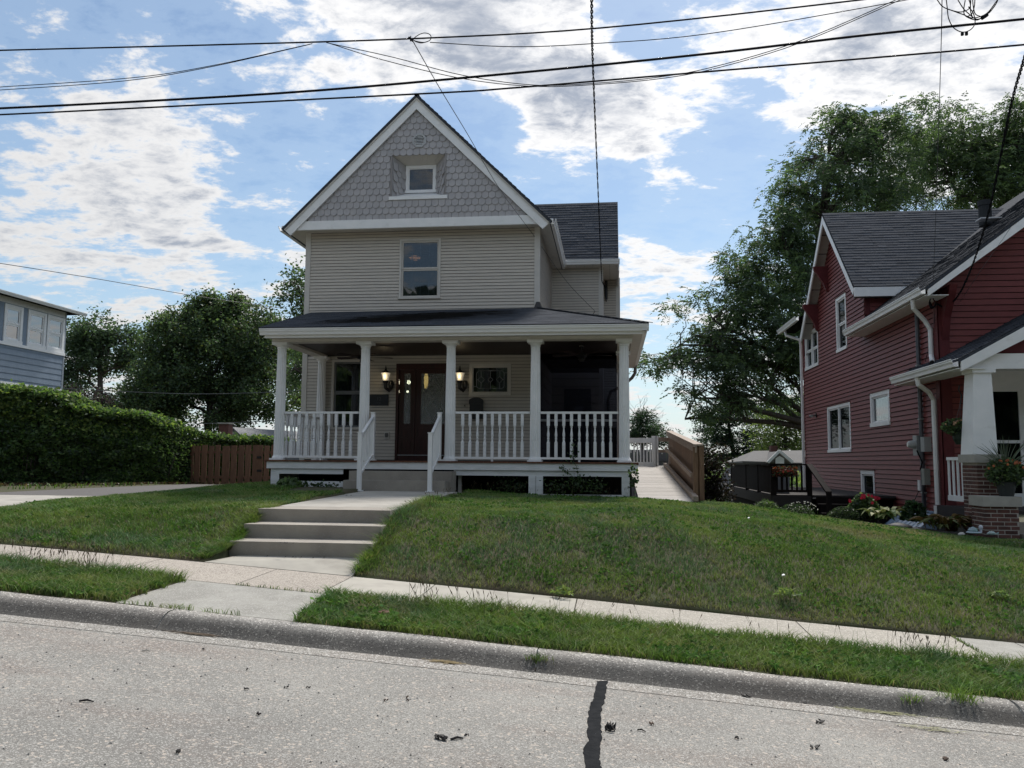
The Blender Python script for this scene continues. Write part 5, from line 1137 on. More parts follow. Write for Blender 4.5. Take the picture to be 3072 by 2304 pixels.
# ================================================================ BLUE HOUSE (left)
bh = thing('house', 'slate blue two storey house at the left edge with rows of white sash windows', 'house', (-22, 30, -1))
BYE = 33.; BXw = aY(196, 1000, BYE).x
frb = RIGHTW(BXw)
def bz(px, py): return aX(px, py, BXw)
zeave = bz(150, 925).z
t_ = bz(150, 945).z; s_ = bz(190, 1062).z; t2 = bz(100, 1152).z
print('blue', BXw, zeave, t_, s_, t2, bz(0, 862), bz(0, 1000))
wn = []
for (a, b) in ((2, -16), ):
    pass
yy = [bz(px, 1000).y for px in (-70, -12, 8, 66, 80, 137, 139, 193)]
ops = []
wt, wb = bz(160, 947).z, bz(160, 1054).z
wt2 = bz(160, 1164).z
for (a, b) in ((yy[0], yy[1]), (yy[2], yy[3]), (yy[4], yy[5]), (yy[6], yy[7])):
    ops.append((a, b, wb, wt)); ops.append((a, b, wt2-1.5, wt2))
bw_ = wall_backing(frb, 'side_wall', bluev, bh, -3, zeave, lambda z: (16, BYE), ops, .5)
siding(frb, bw_, bluev, wt2+.1, wb-.05, .245, lambda z: (20, BYE-.04), [], th=.02)
MB().box(BXw, BXw+.02, 16, BYE, wt+.03, zeave).build('frieze_band', oldwhite, bh)
for (a, b, c, d) in ops: window(frb, bh, a+.015, b-.015, c, d, .13, white, split=.5, sash=.07, panem=glassd, room=.6, cov='blind', sashm=white)
MB().box(BXw, BXw+.06, 16, BYE, wb-.12, wb).build('sill_band', white, bh)
MB().box(BXw-8, BXw, BYE-.02, BYE, -3, zeave).build('rear_wall', bluev, bh); MB().box(BXw-.02, BXw+.025, BYE-.1, BYE+.01, -3, zeave).build('corner_board', mat('blue_grey_trim', (.25, .29, .33)), bh)
MB().hexa([(BXw-5, 15, zeave), (BXw+.45, 15, zeave), (BXw+.45, BYE+.6, zeave), (BXw-5, BYE+.6, zeave), (BXw-5, 15, zeave+1.3), (BXw+.45, 15, zeave+.06), (BXw+.45, BYE+.6, zeave+.06), (BXw-5, BYE+.6, zeave+1.3)]).build('roof', roofm, bh)
gutter('gutter', gutterm, bh, (BXw+.58, BYE+.6, zeave+.06), (BXw+.58, 15, zeave+.06), (-1, 0, 0), .12, .12)
# ================================================================ FAR HOUSES
fh = thing('house', 'far white gabled house with a brick chimney behind the hedge', 'house', (-12, 34, -3))
Y0 = 33
ap_ = aY(702, 1285, Y0); el = aY(672, 1320, Y0); er = aY(735, 1320, Y0)
MB().prism([(el.x, Y0, el.z), (er.x, Y0, er.z), (er.x, Y0, -8), (el.x, Y0, -8)], (0, 10, 0)).build('wall', fargrey, fh)
MB().prism([(el.x, Y0, el.z), (er.x, Y0, er.z), (ap_.x, Y0, ap_.z)], (0, 8, 0)).build('gable', mat('far_white', (.6, .6, .6)), fh)
rr0 = aY(830, 1312, Y0+6)
MB().hexa([(ap_.x, Y0-.2, ap_.z-.1), (er.x+.1, Y0-.2, er.z-.1), (rr0.x+3, Y0+6, -1), (rr0.x+3, Y0+9, -1), (ap_.x, Y0-.2, ap_.z+.05), (er.x+.15, Y0-.3, er.z+.03), (rr0.x+3, Y0+6, er.z-.25), (rr0.x+3, Y0+9, ap_.z)]).build('roof', mat('far_bluegrey_roof', (.13, .14, .155)), fh)
c0, c1 = aY(657, 1272, Y0-1), aY(683, 1330, Y0-1)
MB().box(c0.x, c1.x, Y0-1, Y0-.6, c1.z-3, c0.z).build('chimney', brick, fh); MB().box(c0.x-.04, c1.x+.04, Y0-1.05, Y0-.55, c0.z, c0.z+.06).build('chimney_cap', limest, fh)
fh2 = thing('house', 'far grey shingled house with a small white dormer beyond the dark deck', 'house', (8, 46, -3)); Y0 = 46
rl, rp, re_ = aY(2228, 1383, Y0), aY(2336, 1352, Y0+2), aY(2440, 1392, Y0)
MB().hexa([(rl.x, Y0, rl.z-.1), (re_.x+2, Y0, re_.z-.1), (re_.x+2, Y0+8, re_.z-.1), (rl.x, Y0+8, rl.z-.1), (rl.x, Y0, rl.z), (re_.x+2, Y0, re_.z), (re_.x+1, Y0+3, rp.z+.05), (aY(2262, 1360, Y0+3).x, Y0+3, rp.z+.0)]).build('roof', greyroof, fh2)
MB().box(rl.x+.3, re_.x+2, Y0+.3, Y0+7, -5, rl.z-.1).build('wall', fargrey, fh2)
d0, d1, d2 = aY(2303, 1387, Y0-.6), aY(2377, 1387, Y0-.6), aY(2337, 1354, Y0-.6)
MB().prism([d0, d1, d2], (0, 3, 0)).build('gable', greyroof, fh2)
dc = (d0+d1+d2*1.2)/3.2; MB().prism([(dc.x-.22, Y0-.66, dc.z-.28), (dc.x+.22, Y0-.66, dc.z-.28), (dc.x+.22, Y0-.66, dc.z-.02), (dc.x, Y0-.66, dc.z+.12), (dc.x-.22, Y0-.66, dc.z-.02)], (0, .06, 0)).build('gable_vent', white, fh2)
for a, b in ((d0, d2), (d1, d2)): MB().beam(a+Vector((0, -.1, 0)), b+Vector((0, -.1, .02)), .12, .14).build('rake_board', white, fh2)
c0, c1 = aY(2313, 1337, Y0+2), aY(2333, 1360, Y0+2)
MB().box(c0.x, c1.x, Y0+2, Y0+2.6, c1.z-1, c0.z).build('chimney', brick, fh2)
sh = thing('shed', 'low grey roofed shed seen between the ramp and the dark deck', 'shed', (3.6, 30, -2.5)); Y0 = 31
a, b, c, d = aY(2140, 1476, Y0), aY(2205, 1476, Y0), aY(2215, 1405, Y0+3), aY(2190, 1420, Y0+3)
MB().hexa([(a.x, Y0, a.z-.06), (b.x+1.5, Y0, a.z-.06), (b.x+1.5, Y0+3, c.z-.06), (a.x+.9, Y0+3, c.z-.06), (a.x, Y0, a.z), (b.x+1.5, Y0, a.z), (b.x+1.5, Y0+3, c.z), (a.x+.9, Y0+3, c.z)]).build('roof', greyroof, sh); MB().box(a.x+.2, b.x+1.4, Y0+.2, Y0+3, -3.6, a.z-.03).build('wall', mat('shed_wall', (.24, .24, .235)), sh)
# ---------------------------------------------------------------- PICKET FENCE
pf = thing('picket_fence', 'red brown picket fence with a gate between the hedge and the grey house', 'fence', (-9.8, 24, -.8))
FYY = 24.0
picks = [(532, 546), (552, 562), (565, 583), (586, 602), (607, 623), (628, 643), (648, 662), (669, 691), (695, 712), (717, 734), (738, 754), (760, 790), (794, 809), (815, 830)]
for (a, b) in picks:
    p, q_ = aY(a, 1336, FYY), aY(b, 1336, FYY); zt_ = p.z+random.uniform(-.02, .02); zb_ = aY(a, 1461-(a-530)*.075, FYY).z
    MB().box(p.x, q_.x, FYY-.02, FYY, zb_-.1, zt_).build('picket', fencewood, pf)
a, b = aY(515, 1400, FYY).x, aY(840, 1400, FYY).x
for z in (aY(600, 1360, FYY).z, aY(600, 1435, FYY).z): MB().box(a, b, FYY+.0, FYY+.04, z, z+.08).build('rail', fencewood, pf)
for px, py in ((777, 1372), (777, 1412)): p = aY(px, py, FYY-.03); MB().box(p.x-.07, p.x+.07, FYY-.035, FYY-.02, p.z-.035, p.z+.035).build('hinge', blkm, pf)

gf = thing('board_fence', 'grey board fence seen through the white landing railing', 'fence', (1, 34, -2)); GYf = 34.
x = aY(1880, 1380, GYf).x; xe = aY(2005, 1380, GYf).x; zt_ = aY(1940, 1349, GYf).z
while x < xe: MB().box(x, x+.17, GYf, GYf+.02, -3, zt_+random.uniform(-.01, .01)).build('board', mat('grey_fence_board', (.16, .155, .16), rnd=.1), gf); x += .178
MB().box(aY(1880, 1380, GYf).x, xe, GYf-.04, GYf-.01, zt_-.45, zt_-.35).build('rail', mat('grey_fence_board', (.16, .155, .16)), gf)
# ================================================================ GRASS
def vnoise(x, y, s, seed=0):
    """cheap smooth value noise 0..1"""
    x = np.asarray(x)*s+seed*17.3; y = np.asarray(y)*s+seed*9.1; xi = np.floor(x); yi = np.floor(y); fx = x-xi; fy = y-yi
    fx = fx*fx*(3-2*fx); fy = fy*fy*(3-2*fy)
    h = lambda a, b: (np.sin(a*127.1+b*311.7+seed*3.7)*43758.5453) % 1.0
    return (h(xi, yi)*(1-fx)+h(xi+1, yi)*fx)*(1-fy)+(h(xi, yi+1)*(1-fx)+h(xi+1, yi+1)*fx)*fy
def fbm(x, y, s, seed=0): return (vnoise(x, y, s, seed)*.5+vnoise(x, y, s*2.1, seed+1)*.3+vnoise(x, y, s*4.3, seed+2)*.2)
G1, G2, G3, G4 = (np.array(c) for c in ((.100, .195, .040), (.180, .255, .066), (.32, .27, .15), (.095, .18, .085)))
def blades(name, x, y, z, h, w, lean, lab, tintf=None, m=None, dry=None, parent=None):
    n = len(x); az = rng.uniform(0, 2*np.pi, n); fa = rng.uniform(0, 2*np.pi, n)
    dx, dy = np.cos(az), np.sin(az); sx_, sy_ = np.cos(fa), np.sin(fa)
    l = lean*h*rng.uniform(.4, 1.6, n)
    P = np.zeros((n, 5, 3)); hw = w/2
    P[:, 0] = np.stack([x-sx_*hw, y-sy_*hw, z-.012], -1); P[:, 1] = np.stack([x+sx_*hw, y+sy_*hw, z-.012], -1)
    mx, my, mz = x+dx*l*.35, y+dy*l*.35, z+h*.62
    P[:, 2] = np.stack([mx+sx_*hw*.8, my+sy_*hw*.8, mz], -1); P[:, 3] = np.stack([mx-sx_*hw*.8, my-sy_*hw*.8, mz], -1)
    P[:, 4] = np.stack([x+dx*l, y+dy*l, z+h*rng.uniform(.85, 1.05, n)], -1)
    b = np.arange(n)[:, None]*5
    Fq = np.concatenate([b+np.array([[0, 1, 2]]), b+np.array([[0, 2, 3]]), b+np.array([[3, 2, 4]])], 0)
    f1 = fbm(x, y, 1.9, 3); f2 = fbm(x, y, 4.7, 8); f3 = fbm(x, y, 1.1, 21)
    t = np.clip((f1-.36)*3.2, 0, 1)[:, None]; c = G1*(1-t)+G2*t
    t = np.clip((f3-.52)*5, 0, .8)[:, None]; c = c*(1-t)+G4*t
    d = np.clip((f2-.54)*3.6, 0, 1)*.7
    if dry is not None: d = np.clip(d+dry, 0, 1)
    d = np.where(rng.random(n) < .07, .9, d*rng.uniform(.3, 1.1, n)); d = d[:, None]; c = c*(1-d)+G3*d
    c = c*rng.uniform(.6, 1.4, n)[:, None]*(.80+.40*fbm(x, y, 8., 33))[:, None]
    if tintf is not None: c = tintf(c, x, y)
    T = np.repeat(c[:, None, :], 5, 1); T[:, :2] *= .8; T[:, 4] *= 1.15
    o = arrmesh(name, P.reshape(-1, 3), Fq, m or grassm, tint=T.reshape(-1, 3), kind='stuff', parent=parent)
    if lab: o['label'] = lab
    return o
def sample(n, x0, x1, y0, y1, keep, dens=None):
    x = rng.uniform(x0, x1, n); y = rng.uniform(y0, y1, n); k = keep(x, y)
    if dens is not None: k &= rng.random(n) < dens(x, y)
    return x[k], y[k]
SL, SR = lx[0], rx[0]
def on_lawn(x, y):
    k = y > Y_FAR+.03+.05*vnoise(x, y*0, 3, 5)
    sl_ = np.interp(y, [9.4, 9.86, 10.33], lx); sr_ = np.interp(y, [9.4, 9.86, 10.33], rx)
    k &= ~((x > sl_-.03) & (x < sr_+.03) & (y > 9.3) & (y < 15.9))
    k &= ~((x > pdl-.03) & (x < pdr+.02) & (y < 9.42))
    k &= ~((x > lw0-.02) & (x < lx[2]+.1) & (y > 13.88) & (y < 15.9))
    k &= ~((x > -6.72) & (x < .50) & (y > 15.80))
    k &= ~((x > -6.9) & (x < 1.62) & (y > 15.9))
    k &= ~((x > .45) & (x < 1.58) & (y > YR0-.02))
    k &= ~((x > -12.2) & (x < -8.85+.06*np.sin(y*3)))
    k &= ~((x > 3.0) & (y > bed_y(x)))
    return k
def bed_y(x): return np.interp(x, [3.0, 4.0, 4.75, 5.3, 5.9, 6.4, 8], [22, 19.3, 17.6, 16.5, 15.3, 14.55, 14.3])
dens = lambda x, y: np.clip(1.25-(y-8.75)*.10, .30, 1)
# front lawns
x, y = sample(430000, -2.9, 9.5, 8.75, 22, on_lawn, lambda x, y: dens(x, y)*np.where(np.abs(x-3) < 7, 1, .5))
k = x > SR; x, y = x[k], y[k]
edge = np.clip(1-(y-8.78)/.28, 0, 1)
h = .024+.034*fbm(x, y, 2.7, 4)+.020*rng.random(len(x)); h = h*(1-.35*edge)
dry = edge*.85+np.clip(1-np.hypot((x-4.7)/1.0, (y-14.6)/1.2), 0, 1)*2.2+np.clip(1-np.hypot((x-3.5)/.9, (y-12.7)/.8), 0, 1)*1.3+np.clip(1-np.hypot((x-.2)/.7, (y-11)/.6), 0, 1)*.5
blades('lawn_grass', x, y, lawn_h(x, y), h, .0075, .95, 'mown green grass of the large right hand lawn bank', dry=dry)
x, y = sample(230000, -9.2, -3.9, 8.75, 24, on_lawn, dens)
k = x < -3.95; x, y = x[k], y[k]
edge = np.clip(1-(y-8.78)/.25, 0, 1); h = .028+.045*fbm(x, y, 2.4, 4)+.026*rng.random(len(x)); h *= 1-.3*edge
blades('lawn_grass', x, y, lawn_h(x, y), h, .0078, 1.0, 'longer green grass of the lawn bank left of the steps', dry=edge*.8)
n = 5200; y = rng.uniform(8.85, 10.9, n); x = np.interp(y, [8.8, 9.4, 9.86, 10.33], [-4.50]+lx)-np.abs(rng.normal(0, .05, n))+.02; zz = H(x-.06, y)
blades('lawn_grass', x, y, zz-.02, .05+.07*rng.random(n), .008, 1.2, 'long grass flopping against the left side of the steps')
n = 5200; y = rng.uniform(8.85, 12.9, n); x = np.interp(y, [8.8, 9.4, 9.86, 10.33], [pdr]+rx)+np.abs(rng.normal(0, .07, n))-.01; zz = H(x+.05, y)
blades('lawn_grass', x, y, zz-.02, .06+.09*rng.random(n), .008, 1.1, 'long dark weeds against the right side of the steps')
# coarse grass further off
x, y = sample(60000, -40, 30, 17, 60, lambda x, y: ((x < -12.2) | ((x > 1.7) & (x < 3.6)) | (x > 14)) & (y > 17))
blades('rough_grass', x, y, lawn_h(x, y), .08+.05*rng.random(len(x)), .03, .6, 'coarse grass on the slopes behind the houses')
# verge
vk = lambda x, y: ~((x > axl-.0+.05*np.sin(y*20)) & (x < axr-(y-Y_CT)*.10)) & (y < Y_NEAR-.02+.10*(vnoise(x, y*0, 2.6, 2)-.25)) & (y > Y_CT+.0+.05*vnoise(x, y*0, 4, 9))
x, y = sample(95000, -9.5, 6.5, Y_CT, Y_NEAR+.1, vk)
h = .034+.045*fbm(x, y, 2.6, 6)+.03*rng.random(len(x)); b = np.clip((y-7.35)/.4, 0, 1)*fbm(x, y*0, 1.3, 14); h += b*.08+np.where(x < axl, .02, 0)
dry = np.clip(1-np.hypot((x+2.05)/.45, (y-7.25)/.2), 0, 1)*.9+np.clip(1-(y-Y_CT)/.08, 0, 1)*.3
zv = lambda x, y: g(x)-.05+(y-Y_CT)*.02
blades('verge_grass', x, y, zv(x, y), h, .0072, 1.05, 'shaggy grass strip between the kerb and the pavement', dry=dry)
# seed heads standing above the verge
def seedheads(n, xs_, ys_, hh, name, lab, zf):
    k = MB()
    for i in range(n):
        x = xs_(i); y = ys_(i); z = float(zf(x, y)); h = random.uniform(*hh); ax, ay = random.uniform(-.35, .35), random.uniform(-.2, .2)
        p = [(x, y, z), (x+ax*h*.3, y+ay*h*.3, z+h*.6), (x+ax*h, y+ay*h, z+h)]
        t = random.choice(((.10, .13, .04), (.16, .14, .07), (.07, .10, .03)))
        f0 = len(k.f); k.tube(p, [.0016, .0013, .001], 3, False); k.t += [t]*(len(k.f)-f0)
        d = (Vector(p[2])-Vector(p[1])).normalized(); q0 = Vector(p[2]); q1 = q0+d*random.uniform(.025, .05)
        f0 = len(k.f); k.tube([q0-d*.01, q0+d*.012, q1], [.0018, .0048, .001], 4, False); k.t += [(.13, .095, .06)]*(len(k.f)-f0)
    o = k.build(name, grassm, None, kind='stuff'); o['label'] = lab
seedheads(190, lambda i: random.choice((random.uniform(-2.1, 2.0), random.uniform(-1.9, -.9), random.uniform(-6.5, -4.6), random.gauss(2.6, .2), random.gauss(-5.2, .25))), lambda i: random.uniform(7.45, 7.78), (.12, .27), 'seed_heads', 'tall seeding grass stalks along the back of the verge', zv)
seedheads(60, lambda i: random.uniform(SR+.05, SR+.5), lambda i: random.uniform(9.3, 12.8), (.10, .2), 'seed_heads', 'seeding stalks beside the lower steps', H)
seedheads(80, lambda i: random.uniform(-2.9, .45), lambda i: random.uniform(15.45, 15.75), (.10, .22), 'seed_heads', 'seeding stalks at the foot of the porch skirt', H)
# broad weeds and clover scattered in the turf
n = 5500; X = rng.uniform(-9, 9, n); Yy = 8.85+(rng.random(n)**1.3)*7; k = on_lawn(X, Yy) & (fbm(X, Yy, 1.6, 44) > .50); X, Yy = X[k], Yy[k]
X = np.repeat(X, 4)+rng.normal(0, .035, len(X)*4); Yy = np.repeat(Yy, 4)+rng.normal(0, .035, len(Yy)*4)
WD = True
LX, LY = X, Yy
# tufts in the joints
def tuft(x, y, z, n, r, hh, name, lab, cat='grass tuft', col=None, w=.006, lean=.9):
    X = x+rng.normal(0, r, n); Y = y+rng.normal(0, r*.5, n)
    o = blades(name, X, Y, np.full(n, z), rng.uniform(*hh, n), w, lean, None, tintf=(lambda c, a, b: c*np.array(col)) if col else None)
    del o['kind']; o['label'] = lab; o['category'] = cat; return o
def tp(px, py, zf, it=4):           # point on a height field below an image point
    Y = 7.
    for i in range(30):
        p = aY(px, py, Y); zt = float(zf(p.x, p.y)); d = ray(px, py); Y += (p.z-zt)/(-d.z/d.y)*.7 if d.z < 0 else 0
    return aY(px, py, Y)
roadf = lambda x, y: float(road_z(x, y))
cz = lambda x, y: float(g(x))-.045
for (px, py, n, r, hh, lab, z_) in (
        (1612, 1925, 150, .05, (.10, .24), 'leafy green weed sprouting from the kerb joint in the middle', .0), (1615, 1985, 120, .05, (.03, .08), 'small weeds at the foot of the middle kerb joint', 0),
        (510, 1842, 220, .04, (.03, .09), 'dark weed tuft in the left kerb joint', 0), (2880, 2118, 160, .05, (.08, .2), 'bright grass clump hanging over the kerb at the far right', 0),
        (2730, 2110, 60, .04, (.05, .10), 'small weed on the kerb left of the bright clump', 0), (2560, 1990, 60, .05, (.12, .25), 'coarse grass tuft at the back of the right verge', 0)):
    p = tp(px, py, lambda x, y: float(g(x))-.10)
    tuft(p.x, p.y, p.z, n, r, hh, 'grass_tuft', lab, col=(1.4, 1.35, 1.1) if 'bright' in lab or 'leafy' in lab else None)
for (px, py, nm) in ((445, 1805, 'widest of the three'), (685, 1835, 'rightmost of the three'), (548, 1818, 'middle one of the three')):
    p = tp(px, py, cz); n = 50; X = p.x+rng.uniform(-.16, .16, n); Y = np.full(n, Y_CT+.03)+rng.normal(0, .01, n)
    o = blades('grass_tuft', X, Y, np.full(n, float(g(p.x))-.045), rng.uniform(.02, .06, n), .006, .9, None); del o['kind']; o['label'] = 'sparse grass tuft between kerb and apron slab, %s' % nm; o['category'] = 'grass tuft'; o['group'] = 'tufts along the apron slab'
n = 260; X = rng.uniform(axl+.2, axr+.2, n); X = X[fbm(X, X*0, 2.5, 4) > .5]; n = len(X)
blades('joint_weeds', X, np.full(n, Y_NEAR-.006)+rng.normal(0, .008, n), g(X)-.025, rng.uniform(.015, .05, n), .006, .9, 'little weeds along the joint between apron slab and pavement')
n = 160; t = rng.uniform(0, 1, n); jx = JX[6]
blades('joint_weeds', jx+rng.normal(0, .012, n), Y_NEAR+t*(Y_FAR-Y_NEAR), g(np.full(n, jx))-.02*(1-t), rng.uniform(.015, .04, n), .006, .9, 'weeds growing in the wide pavement joint at the right')
# planting bed of the red house
bx = np.array([3.0, 4.0, 4.75, 5.3, 5.9, 6.4, 8, 9.5]); k = MB()
NB = 40; xs2 = np.linspace(3.6, 9.0, NB)
for a, b in zip(xs2[:-1], xs2[1:]):
    for (ya, yb) in ((0, .35), (.35, 1)):
        f = lambda x, t: (x, float(bed_y(x))+t*(min(21.5, 17.6 if x > 6.6 else 21.5)-float(bed_y(x))))
        pts = [f(a, ya), f(b, ya), f(b, yb), f(a, yb)]; k.quad(*[(p, q_, float(lawn_h(p, q_))+.03) for p, q_ in pts])
bed = k.build('planting_bed', mulch, None); tag(bed, 'dark mulched bed along the foundation of the red house', kind='structure')
k = MB(); xs3 = np.linspace(6.3, 12, 20)
for a, b in zip(xs3[:-1], xs3[1:]):
    k.hexa([(a, 14.0, float(H(a, 14.0))-.1), (b, 14.0, float(H(b, 14.0))-.1), (b, 14.62, float(H(b, 14.6))-.1), (a, 14.62, float(H(a, 14.6))-.1), (a, 14.0, float(H(a, 14.0))+.025), (b, 14.0, float(H(b, 14.0))+.025), (b, 14.62, float(H(b, 14.6))+.025), (a, 14.62, float(H(a, 14.6))+.025)])
tag(k.build('side_walk', walkc, None), 'short concrete path in front of the brick pier', kind='structure')
# ================================================================ LEAVES
def leaves(name, C, size, cols, parent=None, kind=None, asp=.5, droop=0., m=None, out=None, cup=.0, jit=.35):
    """C (n,3) leaf centres -> one rhomb per leaf"""
    n = len(C); u = rng.normal(size=(n, 3)); u[:, 2] = u[:, 2]*.6-droop; u /= np.linalg.norm(u, axis=1)[:, None]
    v = rng.normal(size=(n, 3)); v -= (v*u).sum(1)[:, None]*u; v /= np.linalg.norm(v, axis=1)[:, None]
    s = size*rng.uniform(.6, 1.35, n)[:, None]; w = s*asp
    P = np.stack([C-u*s*.5, C+v*w*.5-u*s*.05, C+u*s*.5, C-v*w*.5-u*s*.05], 1)
    b = np.arange(n)[:, None]*4; Fq = b+np.array([[0, 1, 2, 3]])
    ci = rng.integers(0, len(cols), n); T = np.array(cols)[ci]*rng.uniform(1-jit, 1+jit, n)[:, None]
    T = np.repeat(T[:, None, :], 4, 1)
    return arrmesh(name, P.reshape(-1, 3), Fq, m or leafm, tint=T.reshape(-1, 3), parent=parent, kind=kind)
def fronds(name, C, hub, size, cols, parent=None, n=4):
    """compound leaves: each centre grows a drooping frond of 2n+1 leaflets away from its bough"""
    m = len(C); d = C-hub; d /= np.linalg.norm(d, axis=1)[:, None]+1e-6; d = d+rng.normal(0, .55, (m, 3)); d[:, 2] -= .25; d /= np.linalg.norm(d, axis=1)[:, None]
    s_ = np.cross(d, np.array([0, 0, 1.])); s_ /= np.linalg.norm(s_, axis=1)[:, None]+1e-6; L_ = size*rng.uniform(.6, 1.3, m)
    Ps = []; 
    for i in range(n+1):
        t = (i+.6)/(n+.6); base = C+d*(L_*t)[:, None]; base[:, 2] -= L_*.28*t*t
        for sg in ((-1, 1) if i < n else (0,)):
            w = (s_*sg*.85+d*.5+rng.normal(0, .18, (m, 3))) if sg else d+rng.normal(0, .1, (m, 3)); w[:, 2] -= .28; w /= np.linalg.norm(w, axis=1)[:, None]
            l = L_*.42*(1-.35*abs(t-.5)); v = np.cross(w, s_+rng.normal(0, .3, (m, 3))+d*.3*sg); v /= np.linalg.norm(v, axis=1)[:, None]+1e-6; v = np.cross(v, w)
            Ps.append(np.stack([base, base+w*(l*.45)[:, None]+v*(l*.19)[:, None], base+w*l[:, None], base+w*(l*.45)[:, None]-v*(l*.19)[:, None]], 1))
    P = np.concatenate(Ps, 0); b = np.arange(len(P))[:, None]*4; T = np.array(cols)[rng.integers(0, len(cols), m)]*rng.uniform(.7, 1.3, m)[:, None]; T = np.tile(T, (len(Ps), 1))
    return arrmesh(name, P.reshape(-1, 3), b+np.array([[0, 1, 2, 3]]), leafm, tint=np.repeat(T[:, None, :], 4, 1).reshape(-1, 3), parent=parent)
def clusters(lobes, ncl, per, rad_, flat=1., shell=.35, dz=0., pend=0., sub=9):
    """lobes: (cx,cy,cz,rx,ry,rz); clusters mostly near the surface"""
    L = np.array(lobes, float); vol = (L[:, 3]*L[:, 4]*L[:, 5])**(2/3); pi = rng.choice(len(L), ncl, p=vol/vol.sum())
    d = rng.normal(size=(ncl, 3)); d /= np.linalg.norm(d, axis=1)[:, None]; r = rng.uniform(shell, 1., ncl)**.6*rng.uniform(.82, 1.12, ncl)
    c = L[pi, :3]+d*r[:, None]*L[pi, 3:6]
    if sub:                                  # boughs: clusters gather round fewer centres
        ns = max(len(L)*3, ncl//sub); sc_ = c[:ns]; k_ = rng.integers(0, ns, ncl); sr = np.minimum(L[pi[:ns], 3], L[pi[:ns], 5])*.30+.25
        c = sc_[k_]+rng.normal(size=(ncl, 3))*sr[k_][:, None]*np.array([.52, .52, .36])
    o = rng.normal(size=(ncl, per, 3))*rad_*np.array([1, 1, flat]); 
    if pend: o[:, :, 2] -= np.abs(o[:, :, 2])*pend
    return (c[:, None, :]+o).reshape(-1, 3), c
def limb(a, b, r0_, r1_, wob=.25, n=6):
    a, b = Vector(a), Vector(b); p = []
    for i in range(n+1):
        t = i/n; q_ = a.lerp(b, t); k = math.sin(math.pi*t)*wob; q_ += Vector((random.uniform(-k, k), random.uniform(-k, k), random.uniform(-k, k)*.5+math.sin(math.pi*t)*(b-a).length*.06)); p.append(q_)
    return p, [r0_+(r1_-r0_)*i/n for i in range(n+1)]
def tree(name, lab, base, lobes, ncl, per, crad, size, cols, trunk_r, group=None, asp=.5, flat=.8, droop=.1, pend=0., twigs=60, cat='tree', top=None, shell=.35, limbs=None, frond=False):
    t = thing(name, lab, cat, base, group)
    L = np.array(lobes, float); top = top or (L[:, 0].mean(), L[:, 1].mean(), L[:, 2].mean())
    P, c = clusters(lobes, ncl, per, crad, flat, shell, pend=pend)
    if frond: fronds('crown', P, np.repeat(c, per, 0), size, cols, t)
    else: leaves('crown', P, size, cols, t, asp=asp, droop=droop)
    k = MB(); p, r = limb(base, top, trunk_r, trunk_r*.45, trunk_r*.5, 8); k.tube(p, r, 10); tr = k.build('trunk', bark, t, smooth=True)
    st_ = [p[3], p[4], p[5], p[6], p[7]]
    for i, l in enumerate(lobes):
        s = st_[i % len(st_)]; s = min(p[2:], key=lambda q_: abs(q_.z-(l[2]-abs(l[5])))); e = Vector(l[:3])
        q_, rr = limb(s, e, trunk_r*.38, trunk_r*.10, .5, 6); b = MB().tube(q_, rr, 7).build('branch', bark, t, smooth=True)
        k = MB(); idx = rng.choice(len(c), min(len(c), max(2, twigs//len(lobes))), replace=False)
        near = sorted(range(len(c)), key=lambda j: (c[j][0]-l[0])**2+(c[j][1]-l[1])**2+(c[j][2]-l[2])**2)[:max(8, int(len(c)/len(lobes)*.9))]
        for j in random.sample(near, min(len(near), max(3, twigs//len(lobes)))):
            w, ww_ = limb(q_[random.choice((3, 4, 5, 6))], c[j], trunk_r*.09, trunk_r*.03, .12, 3); k.tube(w, ww_, 4, False)
        k.build('twigs', bark, t, kind='stuff')
    return t
DK, MD, LT, YL = (.064, .100, .062), (.100, .150, .076), (.16, .23, .095), (.23, .285, .09)
def lob(px, py, Y, rx_, rz__, ry_=None):      # lobe centred on an observed direction at distance Y; radii in metres
    p = aY(px*1.38879, py*1.38879, Y); return (p.x, p.y, p.z, rx_, ry_ or (rx_+rz__)/2, rz__)
X, Yy = LX, LY; wk = on_lawn(X, Yy)
o = leaves('lawn_weeds', np.stack([X, Yy, lawn_h(X, Yy)+.035+rng.random(len(X))*.02], -1)[wk], .045, [(.08, .17, .04), (.11, .21, .05), (.07, .14, .045)], kind='stuff', asp=.6, droop=-.1, m=grassw); o['label'] = 'broad leaved weeds and clover dotted through both lawns'
n = 2600; Xv = rng.uniform(-9, 6, n); Yv2 = rng.uniform(Y_CT+.05, Y_NEAR-.1, n); k = vk(Xv, Yv2) & (fbm(Xv, Yv2, 2.2, 12) > .5); Xv, Yv2 = np.repeat(Xv[k], 5)+rng.normal(0, .03, k.sum()*5), np.repeat(Yv2[k], 5)+rng.normal(0, .03, k.sum()*5)
o = leaves('verge_weeds', np.stack([Xv, Yv2, zv(Xv, Yv2)+.04+rng.random(len(Xv))*.02], -1), .05, [(.10, .20, .05), (.14, .25, .07), (.07, .15, .05)], kind='stuff', asp=.6, droop=-.1, m=grassw); o['label'] = 'broad leaved weeds dotted through the verge'
